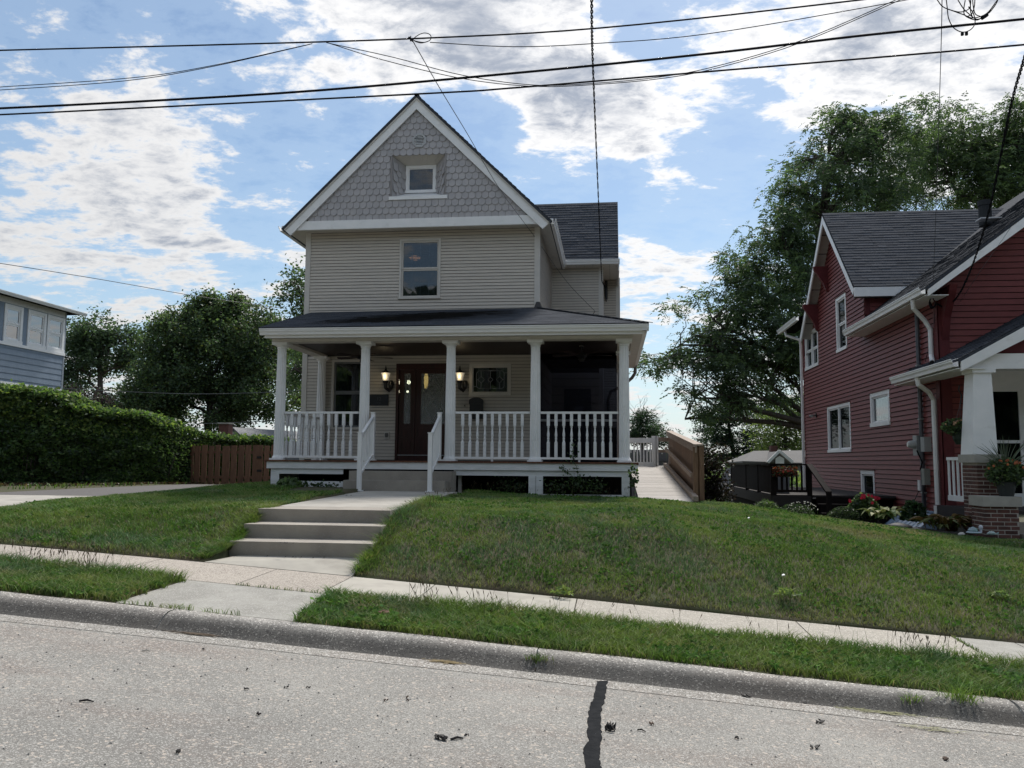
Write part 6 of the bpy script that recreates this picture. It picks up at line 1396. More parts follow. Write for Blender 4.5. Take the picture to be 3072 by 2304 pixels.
# big walnut behind the red house (px in 2212 frame)
W1 = [lob(1825, 335, 40, 2.2, 1.9), lob(1815, 265, 40, .9, .7), lob(1740, 345, 40, .9, 1.0), lob(1900, 275, 41, 1.8, .8), lob(1705, 410, 39, 1.1, 1.1), lob(1930, 300, 41, 2.6, 1.4), lob(1775, 430, 39, 2.2, 2.0), lob(1690, 515, 38, 1.5, 1.6), lob(1710, 565, 39, 2.0, 2.0), lob(1580, 605, 38, 1.6, 1.1), lob(1540, 690, 37, 1.7, 1.3), lob(1640, 700, 38, 2.6, 1.9),
      lob(1470, 745, 36, 1.9, .9), lob(1530, 800, 37, 1.9, 1.0), lob(1650, 800, 38, 2.1, 1.5), lob(1445, 775, 36, 1.1, .8), lob(1500, 860, 36, 1.0, .8), lob(1600, 850, 37, 1.3, .9), lob(1700, 650, 40, 2.4, 3.0), lob(1850, 420, 42, 2.8, 2.2), lob(1700, 820, 39, 1.5, 1.4), lob(1480, 905, 36, .45, .5)]
tb = aY(2370, 1500, 39); tree('walnut_tree', 'huge dark spreading walnut tree rising behind the red house', (tb.x+.8, 39, -3.6), W1, 2050, 7, .22, .42, [DK, DK, MD, MD, LT], .42, asp=.36, flat=.55, droop=.35, pend=.6, frond=True, twigs=420, top=(aY(2480, 560, 40).x, 40, aY(2480, 520, 40).z))
W2 = [lob(2010, 290, 46, 2.6, 1.6), lob(2100, 305, 46, 1.2, .9), lob(2000, 390, 46, 3.0, 2.0), lob(2110, 400, 46, 2.8, 1.6), lob(2200, 380, 46, 2.4, 1.9), lob(2190, 260, 46, 1.3, 1.4), lob(2230, 300, 46, 1.8, 2.0), lob(2290, 350, 46, 3, 3)]
tree('walnut_tree', 'second tall walnut crown behind the right end of the red roof ridge', (aY(2950, 1500, 46).x, 46, -4), W2, 1300, 7, .24, .46, [DK, MD, MD, LT], .4, asp=.36, flat=.55, droop=.35, pend=.5, frond=True, twigs=200, top=(aY(2950, 520, 46).x, 46, aY(2950, 500, 46).z))
# rounded maple left
M1 = [lob(450, 790, 46, 3.6, 2.8), lob(440, 710, 46, 2.7, 1.6), lob(530, 740, 46, 2.3, 2.0), lob(370, 760, 46, 2.0, 2.0), lob(560, 830, 46, 2.2, 2.2), lob(350, 850, 45, 2.2, 1.8), lob(450, 880, 45, 3.6, 1.7), lob(470, 670, 46, 1.6, .8)]
tree('maple_tree', 'dense round dark maple left of the porch', (aY(630, 1400, 46).x, 46, -4.5), M1, 2600, 40, .22, .145, [DK, DK, MD, (.06, .07, .022), LT], .3, asp=.8, flat=1, droop=.1, twigs=60, shell=.45)
M2 = [lob(340, 800, 52, 1.9, 1.5), lob(320, 860, 52, 1.8, 1.6), lob(345, 900, 50, 2.0, 1.2)]
tree('locust_tree', 'lighter olive tree against the left flank of the round maple', (aY(460, 1400, 52).x, 52, -4.5), M2, 520, 22, .25, .20, [MD, LT, (.085, .10, .03)], .2, twigs=60)
L1 = [lob(185, 720, 62, 2.6, 1.6), lob(230, 760, 62, 3.2, 1.8), lob(270, 730, 62, 2.0, 1.0), lob(165, 790, 62, 2.2, 2.6), lob(285, 790, 62, 1.7, 1.3), lob(150, 850, 62, 1.8, 1.6)]
tree('shade_tree', 'dark open crowned tree with bare limbs beyond the blue house', (aY(330, 1400, 62).x, 62, -6), L1, 760, 24, .36, .26, [DK, DK, MD], .38, twigs=260, asp=.5, limbs=1)
PP = [lob(190, 865, 48, 1.8, .8), lob(240, 880, 48, 1.9, .7), lob(290, 905, 48, 1.6, .6)]
tree('plum_tree', 'low purple leaved tree behind the hedge near the blue house', (aY(300, 1400, 48).x, 48, -4), PP, 420, 22, .22, .18, [(.035, .022, .032), (.045, .030, .040), DK], .15, twigs=30)
HB = [lob(640, 640, 36, .8, 1.0), lob(650, 700, 36, 1.0, 1.0), lob(640, 610, 36, .5, .5), lob(640, 790, 38, 1.2, 1.3), lob(690, 640, 36, 1.2, 1.6), lob(720, 760, 38, 1.5, 1.5)]
tree('elm_tree', 'loose leaved tree peeking from behind the left corner of the grey house', (aY(940, 1400, 37).x, 37, -3), HB, 420, 18, .24, .17, [DK, MD, MD], .22, twigs=150)
HC = [lob(640, 850, 55, 1.6, 2.0), lob(700, 880, 55, 2.6, 2.2), lob(655, 760, 55, 1.6, 1.6)]
tree('ash_tree', 'yellowish green tree seen through the left bay of the porch', (aY(900, 1400, 55).x, 55, -5), HC, 520, 22, .3, .22, [LT, YL, MD], .25, twigs=30)
# right hand background
C1 = [lob(1590, 900, 60, 3.2, .7), lob(1560, 940, 60, 2.6, .6), lob(1620, 960, 60, 2.6, .8), lob(1590, 870, 60, 1.8, .6), lob(1530, 915, 60, 1.4, .25), lob(1545, 955, 60, 1.8, .25), lob(1600, 985, 60, 2.0, .4)]
tree('cedar_tree', 'blue green layered cedar below the walnut branches', (aY(2240, 1400, 60).x, 60, -7), C1, 620, 26, .34, .22, [(.022, .050, .036), (.03, .062, .042), DK], .3, asp=.3, flat=.28, twigs=200)
C2 = [lob(1700, 920, 56, 2.6, 1.4), lob(1690, 960, 56, 2.4, 1.0), lob(1730, 890, 56, 2.0, 1.2), lob(1665, 985, 56, 1.6, .8)]
tree('honey_locust', 'pale yellow green locust tree beside the rear corner of the red house', (aY(2370, 1400, 56).x, 56, -7), C2, 460, 22, .34, .20, [LT, YL, (.10, .125, .05)], .25, asp=.45, twigs=160)
C3 = [lob(1390, 925, 70, 1.9, 1.0), lob(1400, 945, 70, 2.4, .7), lob(1388, 905, 70, .7, .5), lob(1370, 940, 70, 1.6, .8)]
tree('spruce_tree', 'small dark evergreen rising above the white landing railing', (aY(1930, 1400, 70).x, 70, -7), C3, 420, 20, .22, .2, [DK, (.02, .045, .022)], .2, asp=.4, twigs=10)
bt = thing('bare_tree', 'thin leafless tree top behind the small evergreen', 'tree', (aY(1910, 1400, 74).x, 74, -7)); b0 = bt.location
k = MB(); top = aY(1912, 1240, 74); k.tube([b0, top], [.12, .03], 5, False)
for i in range(34):
    s = Vector(b0).lerp(top, random.uniform(.72, .98)); w, r = limb(s, s+Vector((random.uniform(-2.2, 2.2), 0, random.uniform(.5, 1.9))), .03, .012, .15, 4); k.tube(w, r, 3, False)
    for j in range(3): w2_, r2 = limb(w[random.randint(2, 4)], w[4]+Vector((random.uniform(-.7, .7), 0, random.uniform(.1, .8))), .014, .008, .08, 2); k.tube(w2_, r2, 3, False)
k.build('branches', mat('pale_twigs', (.20, .18, .17)), bt)
# distant wooded rim
def rim(name, lab, px0, px1, Y, top, cols, n, size=.5):
    x0, x1 = aY(px0*1.38879, 1380, Y).x, aY(px1*1.38879, 1380, Y).x; X = rng.uniform(x0, x1, n); hh = top(X)*(.62+.38*fbm(X, X*0, .16, 5))
    Z = -8+(hh+8)*np.sqrt(rng.random(n)); P = np.stack([X, Y+rng.uniform(-4, 4, n), Z], -1)
    o = leaves(name, P, size, cols, kind='stuff', asp=.7); o['label'] = lab
rim('treeline', 'far off wooded rim closing the view behind the houses', -300, 2600, 130, lambda X: 1.8+0*X, [DK, MD, (.05, .07, .035)], 26000, .9)
rim('far_shrubs', 'yellow green shrubs beyond the ramp and the dark deck', 1490, 1760, 44, lambda X: -.35+0*X, [YL, LT, MD], 5200, .26)
rim('far_shrubs', 'dark shrubs at the foot of the maple behind the hedge', 130, 640, 40, lambda X: .9+0*X, [DK, DK, MD], 9000, .28)
# dark shrub between ramp and shed
ds = thing('dark_shrub', 'dark purple brown shrub just right of the ramp wall', 'shrub', (aY(2120, 1500, 23).x, 23, -1.6))
P, c = clusters([lob(1530, 1030, 23, .50, .62), lob(1520, 1060, 23, .5, .5), lob(1545, 1000, 23, .35, .35)], 260, 20, .09, 1)
leaves('foliage', P, .085, [(.030, .022, .026), (.022, .028, .018), (.04, .03, .03)], ds, asp=.6); MB().tube([(ds.location.x, 23, -1.9), (ds.location.x, 23, -.9)], [.03, .015], 6).build('stem', bark, ds)
# ================================================================ HEDGE
hd = thing('hedge', 'tall leafy green hedge running from the left edge to the picket fence', 'hedge', (-16, 22, -.9))
hp = [(-140, 1165, 19.0), (0, 1185, 19.6), (150, 1205, 20.2), (240, 1240, 20.8), (330, 1262, 21.4), (420, 1262, 22.0), (500, 1290, 22.8), (535, 1302, 23.3), (600, 1316, 24.4), (700, 1330, 25.6), (850, 1338, 27.0)]
hx_ = [aY(a, b, c).x for a, b, c in hp]; hy_ = [c for a, b, c in hp]; hz_ = [aY(a, b, c).z+.10 for a, b, c in hp]
print('hedge', [round(v, 2) for v in hz_], [round(v, 2) for v in hx_])
def hedge_pts(n, inset):
    t = rng.uniform(hx_[0], hx_[-1], n); yb = np.interp(t, hx_, hy_); zt = np.interp(t, hx_, hz_); zb = H(t, yb)-.05
    u = rng.random(n); front = u < .62; v = rng.random(n)
    bul = .34*(fbm(t, v*2.4, .9, 7)-.5)+.22*(fbm(t, v*2.4, 2.4, 17)-.5)
    zz = np.where(front, zb+(zt-zb)*v, zt+rng.normal(0, .06, n)+.30*(fbm(t, t*0, 1.4, 3)-.5)); yy_ = np.where(front, yb+.0, yb+rng.uniform(0, 1.1, n))
    edge_ = np.clip((zz-(zt-.25))/.25, 0, 1)*np.where(front, 1, 0)
    yy_ = yy_-bul*2.2+edge_*.16+inset+rng.normal(0, .04, n)
    return np.stack([t, yy_, zz+rng.normal(0, .03, n)], -1), (zz-zb)/(zt-zb)
P, q = hedge_pts(54000, 0); leaves('foliage', P, .11, [(.07, .135, .045), (.10, .18, .05), LT, (.13, .21, .06), MD, DK], hd, kind='stuff', asp=.62, droop=.1)
P, q = hedge_pts(9000, -.03); k = (q > .70); leaves('young_shoots', P[k]+np.array([0, -.03, .05]), .11, [YL, LT, (.20, .28, .065)], hd, kind='stuff', asp=.55)
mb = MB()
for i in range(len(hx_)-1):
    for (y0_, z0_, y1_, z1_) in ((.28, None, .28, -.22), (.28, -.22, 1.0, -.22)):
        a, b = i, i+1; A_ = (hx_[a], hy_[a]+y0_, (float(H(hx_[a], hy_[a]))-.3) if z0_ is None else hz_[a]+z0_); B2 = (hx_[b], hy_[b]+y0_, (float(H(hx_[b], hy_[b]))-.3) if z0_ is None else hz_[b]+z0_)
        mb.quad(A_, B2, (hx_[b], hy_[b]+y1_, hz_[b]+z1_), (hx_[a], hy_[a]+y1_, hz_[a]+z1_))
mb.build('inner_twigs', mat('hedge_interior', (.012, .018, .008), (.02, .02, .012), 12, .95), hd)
for i in range(26):
    t = random.uniform(hx_[1], hx_[7]); yb = float(np.interp(t, hx_, hy_)); zb = float(H(t, yb)); w, r = limb((t, yb+.25, zb-.05), (t+random.uniform(-.3, .3), yb+.1, zb+random.uniform(.5, 1.1)), .018, .008, .05, 4); MB().tube(w, r, 5, False).build('stem', bark, hd)
# leaf litter along the hedge foot
n = 5000; X = rng.uniform(-16, -8.2, n); Yy = np.interp(X, hx_, hy_)-np.abs(rng.normal(0, 1.0, n))-.1; P = np.stack([X, Yy, H(X, Yy)+.03+rng.random(n)*.03], -1)
o = leaves('leaf_litter', P, .07, [(.07, .045, .03), (.05, .033, .022), (.10, .07, .045)], kind='stuff', asp=.7); o['label'] = 'brown leaf litter under the hedge beside the driveway'
# ================================================================ PLANTS
def clump(name, lab, cat, c, r, h, n, size, cols, asp=.5, per=1, m=None):
    t = thing(name, lab, cat, c); P = rng.normal(size=(n, 3)); P /= np.linalg.norm(P, axis=1)[:, None]; P *= rng.uniform(.5, 1., n)[:, None]**.5; P[:, 2] = np.abs(P[:, 2])
    P = P*np.array([r, r*.8, h])+np.array(c)+np.array([0, 0, .03])
    leaves('foliage', P, size, cols, t, asp=asp); return t
def flowers(t, c, r, h, n, size, col, up=.0):
    k = MB(); 
    for i in range(n):
        a, b = random.uniform(0, 6.28), random.uniform(.2, 1.2); p = Vector(c)+Vector((r*math.cos(a)*math.sin(b), -abs(r*.8*math.sin(a)*math.sin(b)), h*math.cos(b)+up))
        m_ = 6; ring = [p+Vector((size*math.cos(j*6.283/m_), -.01*(j % 2)-.006, size*math.sin(j*6.283/m_))) for j in range(m_)]
        f = random.uniform(.75, 1.25); k.add([p+Vector((0, -.018, 0))]+ring, [(0, j+1, (j+1) % m_+1) for j in range(m_)], tint=tuple(v*f for v in col))
        k.tube([p, (p.x, p.y+.03, p.z-.12)], .003, 3, False); k.t += [(.06, .1, .03)]*(len(k.f)-len(k.t))
    k.build('flowers', petal, t, kind='stuff')
def gpt(px, py, Y): p = aY(px, py, Y); return (p.x, Y, float(lawn_h(p.x, Y)))
c = aY(2535, 1560, 17.2); c = (c.x, 17.2, c.z-.04); t = clump('shrub', 'low grey green shrub at the left end of the red house bed', 'shrub', c, .36, .28, 2000, .045, [(.05, .075, .045), (.07, .10, .06), (.03, .05, .025)])
c2 = aY(2592, 1545, 17.4); c2 = (c2.x, 17.4, c2.z-.10); t = clump('geranium', 'crimson flowering geranium beside the tall basement window', 'flower', c2, .33, .50, 1500, .075, [MD, DK, LT], asp=.8)
flowers(t, (c2[0], c2[1]-.12, c2[2]+.26), .36, .25, 16, .032, (.30, .008, .035))
c3 = aY(2385, 1552, 17.9); c3 = (c3.x, 17.9, c3.z); t = clump('phlox', 'dark plant with tiny white flowers at the front of the dark deck', 'flower', c3, .40, .26, 1300, .045, [DK, (.02, .035, .02), MD]); flowers(t, (c3[0]+.12, c3[1]-.1, c3[2]+.08), .34, .26, 46, .010, (.75, .72, .78))
c4 = aY(2300, 1530, 17.8); c4 = (c4.x, 17.8, c4.z); clump('daylily', 'spiky green lily clump left of the white flowers', 'plant', c4, .24, .17, 360, .13, [MD, LT, DK], asp=.12)
def hosta(lab, c, r, h, n, cols, lw=.085, ll=.24, m=None):
    t = thing('hosta', lab, 'hosta', c)
    for v in range(3):
        k = MB(); nn = 6; L_ = []; R_ = []; M_ = []
        for i in range(nn+1):
            s = i/nn; w = lw*math.sin(math.pi*min(1, s*.93+.07))**.8*(1-.25*s); x = ll*s; z = .10*math.sin(s*2.2)-.12*s*s*(1+.4*v); L_.append((x, w, z+.02*w/lw)); R_.append((x, -w, z+.02*w/lw)); M_.append((x, 0, z-.01))
        for i in range(nn): k.quad(L_[i], M_[i], M_[i+1], L_[i+1], tint=cols[v]); k.quad(M_[i], R_[i], R_[i+1], M_[i+1], tint=tuple(q_*.88 for q_ in cols[v]))
        me = k.mesh('leaf'); me.materials.append(petal); 
        for i in range(n//3):
            a = random.uniform(0, 6.28); el = random.uniform(.15, 1.1); d = r*random.uniform(.05, .6); put('leaf', me, t, (c[0]+d*math.cos(a), c[1]+d*math.sin(a)*.8, c[2]+h*random.uniform(.2, .8)), (random.uniform(-.3, .3), -el*.7, a), tuple([random.uniform(.7, 1.15)]*3))
    return t
c = aY(2650, 1560, 17.0); hosta('pale cream leaved hosta left of the blue well cover', (c.x, 17.0, c.z-.02), .45, .20, 42, [(.50, .50, .26), (.42, .46, .20), (.10, .17, .05)])
c = aY(2742, 1560, 16.9); clump('bush', 'small dark green bush in front of the blue well cover', 'bush', (c.x, 16.9, c.z-.03), .24, .38, 600, .10, [MD, DK, (.03, .08, .02)], asp=.7)
c = aY(2835, 1590, 15.9); hosta('browning golden hosta spreading in front of the white drain pipe', (c.x, 15.9, c.z-.02), .62, .22, 90, [(.20, .13, .045), (.13, .08, .03), (.10, .12, .035)], .05, .26)
# planter on the stone cap
pc = aY(3020, 1485, 15.15); pc = (pc.x, 15.15, cz1)
t = thing('flower_planter', 'pot of orange flowers with a spiky grass centre on the stone cap', 'planter', pc)
MB().lathe([(.11, 0), (.14, .12), (.155, .22), (.165, .24)], pc, 14).build('pot', mat('dark_planter', (.03, .035, .035)), t)
P = rng.normal(size=(1500, 3)); P /= np.linalg.norm(P, axis=1)[:, None]; P = P*rng.uniform(.6, 1, 1500)[:, None]*np.array([.33, .26, .27])+np.array(pc)+np.array([0, 0, .40]); leaves('foliage', P, .065, [MD, LT, DK], t, asp=.6)
flowers(t, (pc[0], pc[1]-.05, pc[2]+.38), .33, .24, 15, .022, (.45, .13, .05))
k = MB()
for i in range(46):
    a = random.uniform(0, 6.28); el = random.uniform(.1, 1.15); L_ = random.uniform(.45, .75); b = Vector((pc[0], pc[1], pc[2]+.45)); d = Vector((math.cos(a)*math.sin(el), math.sin(a)*math.sin(el), math.cos(el)))
    k.tube([b, b+d*L_*.6, b+d*L_+Vector((0, 0, -.12*math.sin(el)))], [.007, .006, .001], 3, False)
k.build('spikes', mat('spike_leaves', (.10, .13, .08)), t)
b = hangbasket(tuple(aY(2884, 1285, 16.3)), 'green pot of trailing flowers hanging from the red porch beam')
bp_ = b.location; P = rng.normal(size=(900, 3)); P /= np.linalg.norm(P, axis=1)[:, None]; P = P*rng.uniform(.6, 1, 900)[:, None]*np.array([.30, .26, .17])+np.array(bp_)+np.array([-.06, 0, .03]); leaves('foliage', P, .06, [MD, LT, DK], b, asp=.6); flowers(b, (bp_[0]-.06, bp_[1]-.05, bp_[2]), .28, .15, 22, .02, (.6, .35, .22))
fb = aY(2353, 1420, DN-.1); t = thing('flower_box', 'railing box of red flowers on the front of the dark deck', 'flower box', fb)
MB().box(fb.x-.22, fb.x+.22, DN-.16, DN-.03, fb.z-.08, fb.z).build('box', darkdeck, t); P = rng.uniform(-1, 1, (700, 3))*np.array([.28, .12, .12])+np.array([fb.x, DN-.12, fb.z+.04]); leaves('foliage', P, .05, [DK, (.10, .03, .02), (.2, .05, .03)], t, asp=.7)
flowers(t, (fb.x, DN-.16, fb.z-.02), .22, .10, 14, .022, (.25, .04, .03))
# vines at the porch skirt and ramp
def vine(lab, pts, n, sp_, size=.055):
    t = thing('vine', lab, 'vine', tuple(pts[0])); k = MB()
    for a, b in zip(pts[:-1], pts[1:]): w, r = limb(a, b, .005, .004, .03, 4); k.tube(w, r, 4, False)
    k.build('stem', mat('vine_stem', (.06, .08, .03)), t); P = []
    for i in range(n): j = random.randrange(len(pts)-1); p = Vector(pts[j]).lerp(Vector(pts[j+1]), random.random()); P.append([p.x+random.gauss(0, sp_), p.y-abs(random.gauss(0, sp_*.5)), p.z+random.gauss(0, sp_)])
    leaves('foliage', np.array(P), size, [MD, DK, (.06, .10, .03)], t, asp=.7); return t
Yv = 15.70
V = lambda px, py: tuple(aY(px, py, Yv))
vine('leafy vine climbing out of the right skirt opening', [V(1715, 1480), V(1735, 1440), V(1730, 1400), V(1715, 1370), V(1725, 1330)], 90, .05)
vine('bushy vine spreading across the right skirt opening', [V(1650, 1470), V(1700, 1455), V(1760, 1455), V(1800, 1465)], 420, .09)
vine('thin vine arching up the fascia of the porch', [V(1740, 1450), V(1715, 1430), V(1695, 1410), V(1685, 1400)], 60, .03)
Yv = 15.95; vine('dark weeds inside the left half of the right skirt openings', [V(1490, 1465), V(1540, 1450), V(1575, 1460)], 220, .09)
Yv = 15.60; vine('vine hanging at the right corner of the porch beside the ramp', [V(1897, 1400), V(1905, 1430), V(1900, 1460)], 70, .05, .08)
vine('low weeds along the left porch skirt', [tuple(aY(880, 1462, 15.6)), tuple(aY(920, 1455, 15.6)), tuple(aY(1010, 1462, 15.6))], 260, .05, .06)
c = aY(868, 1455, 15.4); clump('weed_plant', 'broad leaved green weed at the left end of the porch skirt', 'weed', (c.x, 15.4, c.z-.05), .25, .16, 120, .12, [MD, LT], asp=.6)
for px, py, lab in ((1690, 1790, 'bright green weed at the lower edge of the right lawn left of centre'), (2362, 1795, 'bright weed clump at the lawn edge above the pavement'), (3000, 1800, 'weed rosette near the right edge of the lawn')):
    p = tp(px, py, lambda x, y: float(ground_z(x, y))); clump('weed_plant', lab, 'weed', (p.x, p.y, p.z), .12, .07, 60, .09, [YL, LT], asp=.25)

# row of trees added behind the viewpoint to shade the porch and darken the panes
n = 42000; X = rng.uniform(-60, 60, n); top = 9.5+5*fbm(X, X*0, .11, 9); Z = -1.2+(top+1.2)*rng.random(n)**.7
o = leaves('unseen_street_trees', np.stack([X, -19+rng.normal(0, 1.6, n), Z+g(X)], -1), 1.25, [DK, MD, LT], kind='stuff', asp=.8); o['label'] = 'unseen row of leafy trees added across the street to shade the porch'
# ================================================================ GARDEN ORNAMENTS
p = aY(2925, 1595, 14.72); t = thing('garden_ornament', 'small blue and green turtle shaped planter ornament by the pier', 'ornament', (p.x, 14.72, p.z-.03))
gx, gz2 = p.x, p.z-.03
q1 = MB().lathe([(.01, 0), (.11, .005), (.12, .02), (.10, .03)], (gx-.02, 14.72, gz2), 14).build('base', mat('pale_blue_glaze', (.42, .52, .58)), t)
MB().lathe([(.07, .025), (.078, .055), (.055, .09), (.01, .11)], (gx-.03, 14.72, gz2), 12).build('shell', mat('green_glaze', (.12, .26, .22), (.30, .36, .42), 14, .25), t)
MB().lathe([(.018, .02), (.02, .07), (.032, .09), (.032, .12), (.012, .14)], (gx+.085, 14.70, gz2), 10).build('head', mat('white_glaze', (.60, .63, .70)), t)
p = aY(2974, 1602, 14.72); t = thing('garden_ornament', 'pale turquoise fish shaped ornament on the edge of the path', 'ornament', (p.x, 14.72, p.z-.02))
MB().tube([(p.x-.07, 14.72, p.z), (p.x-.03, 14.71, p.z+.015), (p.x+.03, 14.71, p.z+.015), (p.x+.07, 14.72, p.z+.005)], [.01, .03, .03, .01], 8).build('body', mat('turquoise_glaze', (.30, .46, .46), (.45, .52, .50), 20, .3), t)
MB().prism([(p.x+.06, 14.72, p.z+.005), (p.x+.12, 14.72, p.z+.035), (p.x+.11, 14.72, p.z-.01)], (0, .015, 0)).build('tail', mat('turquoise_glaze', (.3, .46, .46)), t)
def rock(name, px, py, Y, sx_, sz_, m, lab, cat='stone'):
    p = aY(px, py, Y); b = bmesh_rock(sx_, sz_); o = link(name, b, None, loc=(p.x, Y, p.z)); b.materials.append(m); tag(o, lab, cat); return o
def bmesh_rock(sx_, sz_):
    k = MB(); k.lathe([(sx_*.7, -sz_), (sx_, -sz_*.3), (sx_*.9, sz_*.4), (sx_*.45, sz_*.9), (.01, sz_)], n=9); k.v = [(a*random.uniform(.85, 1.15), b*random.uniform(.8, 1.1), c*random.uniform(.85, 1.1)) for a, b, c in k.v]; return k.mesh('rock', True)
rock('garden_rock', 2885, 1603, 14.75, .06, .035, mat('pale_rock', (.5, .48, .44)), 'small pale rock between the hosta and the turtle ornament')
rock('edging_stone', 2695, 1580, 16.3, .24, .07, mat('grey_rock', (.17, .16, .15), (.10, .095, .09), 8), 'long grey edging stone in front of the well cover')
rock('edging_stone', 2760, 1590, 16.1, .22, .05, mat('grey_rock', (.17, .16, .15)), 'flat grey edging stone right of the small dark bush')
for px, py, lab in ((2350, 1743, 'small white paper scrap on the middle of the right lawn'), (1552, 1756, 'white scrap at the lawn edge above the second pale slab'), (2246, 1566, 'tiny white petal scrap high on the right lawn')):
    q_ = tp(px, py, lambda x, y: float(ground_z(x, y))); k = MB().hexa([(-.015, -.012, 0), (.015, -.01, .005), (.015, .01, .01), (-.01, .01, .005), (-.015, -.01, .006), (.015, -.01, .012), (.01, .01, .02), (-.01, .01, .012)]); me = k.mesh('scrap'); me.materials.append(white); tag(link('litter_scrap', me, None, loc=(q_.x, q_.y, q_.z+.05)), lab, 'litter')
# water shut-off cap in the verge
p = tp(1151, 1852, lambda x, y: float(zv(x, y)))
t = thing('shutoff_cap', 'round rusty valve cap standing in the verge left of centre', 'valve cap', (p.x, p.y, p.z))
MB().lathe([(.028, -.05), (.028, .030)], (p.x, p.y, p.z+.0), 12).build('pipe', rust, t)
MB().lathe([(.045, .030), (.052, .034), (.052, .046), (.044, .052), (.02, .053), (.018, .060), (.004, .061)], (p.x, p.y, p.z+.0), 16).build('cap', rust, t)
# ---------------------------------------------------------------- crack sealant
cl_ = [(1792, 2046, 1822, 2044), (1786, 2075, 1818, 2078), (1782, 2096, 1815, 2100), (1769, 2118, 1806, 2118), (1765, 2150, 1803, 2150), (1762, 2190, 1803, 2190), (1764, 2225, 1805, 2222), (1750, 2250, 1800, 2248), (1750, 2275, 1797, 2280), (1758, 2310, 1805, 2310), (1750, 2380, 1800, 2380), (1745, 2500, 1800, 2500)]
k = MB(); Lp = []
for i, (a, b, c, d) in enumerate(cl_):
    P_ = tp(a, b, roadf), tp(c, d, roadf); Lp.append(P_)
sub = []
for i in range(len(Lp)-1):
    for s in range(5): f = s/5; sub.append(tuple(Lp[i][j].lerp(Lp[i+1][j], f)+Vector((random.uniform(-.006, .006), 0, 0)) for j in (0, 1)))
sub.append(Lp[-1])
for (a, b), (c, d) in zip(sub[:-1], sub[1:]):
    r_ = lambda p, o: (p.x, p.y, float(road_z(p.x, p.y))+o)
    k.quad(r_(c, .006), r_(d, .006), r_(b, .006), r_(a, .006)); k.quad(r_(c, -.01), r_(c, .006), r_(a, .006), r_(a, -.01)); k.quad(r_(d, .006), r_(d, -.01), r_(b, -.01), r_(b, .006))
tag(k.build('crack_sealant', tar, None), 'wavy black strip of tar sealing a crack in the road', 'tar strip')
# ---------------------------------------------------------------- litter on the road
def curl(px, py, s, m, lab, cat, name, n=3, flat=.4):
    p = tp(px, py, roadf); k = MB()
    for i in range(n):
        a = random.uniform(0, 3.14); c = Vector((random.uniform(-s, s)*.6, random.uniform(-s, s)*.4, 0)); L_ = s*random.uniform(.5, 1); d = Vector((math.cos(a), math.sin(a)*.7, 0)); e = Vector((-d.y, d.x, 0))*L_*.35
        z1, z2 = random.uniform(.1, .6)*s*flat, random.uniform(.2, .9)*s*flat
        v = [c-d*L_*.5-e*.3, c-e+Vector((0, 0, z1)), c+d*L_*.5+Vector((0, 0, z2)), c+e+Vector((0, 0, z1*1.3)), c-d*L_*.5+e*.3]
        k.add([q_+Vector((0, 0, .004)) for q_ in v]+[q_+Vector((0, 0, .010)) for q_ in v], [(0, 1, 2, 3, 4), (9, 8, 7, 6, 5)]+[(j, (j+1) % 5, (j+1) % 5+5, j+5) for j in range(5)])
    me = k.mesh(name); me.materials.append(m); return tag(link(name, me, None, loc=(p.x, p.y, p.z)), lab, cat)
def stick(px, py, qx, qy, r, m, lab, name='stick'):
    a, b = tp(px, py, roadf), tp(qx, qy, roadf); k = MB().tube([a+Vector((0, 0, .006)), (a+b)/2+Vector((0, .006, .012)), b+Vector((0, 0, .006))], [r, r*1.2, r*.6], 5); return tag(k.build(name, m, None), lab, 'stick')
curl(1826, 2193, .050, debd, 'crumpled black leaf lump touching the right side of the tar strip', 'leaf', 'dead_leaf', 9, 1.0)
curl(1325, 2220, .06, debd, 'dark leaf scraps beside the stick in the lower middle', 'leaf', 'dead_leaf', 5)
stick(1352, 2221, 1390, 2218, .006, debd, 'short black stick in the lower middle of the road')
stick(237, 2106, 281, 2108, .005, debd, 'thin black stick lying on the left part of the road')
stick(1912, 2192, 1937, 2198, .004, debd, 'thin twig right of the tar strip')
stick(426, 1955, 450, 1956, .004, pale, 'pale straw near the left gutter', 'straw')
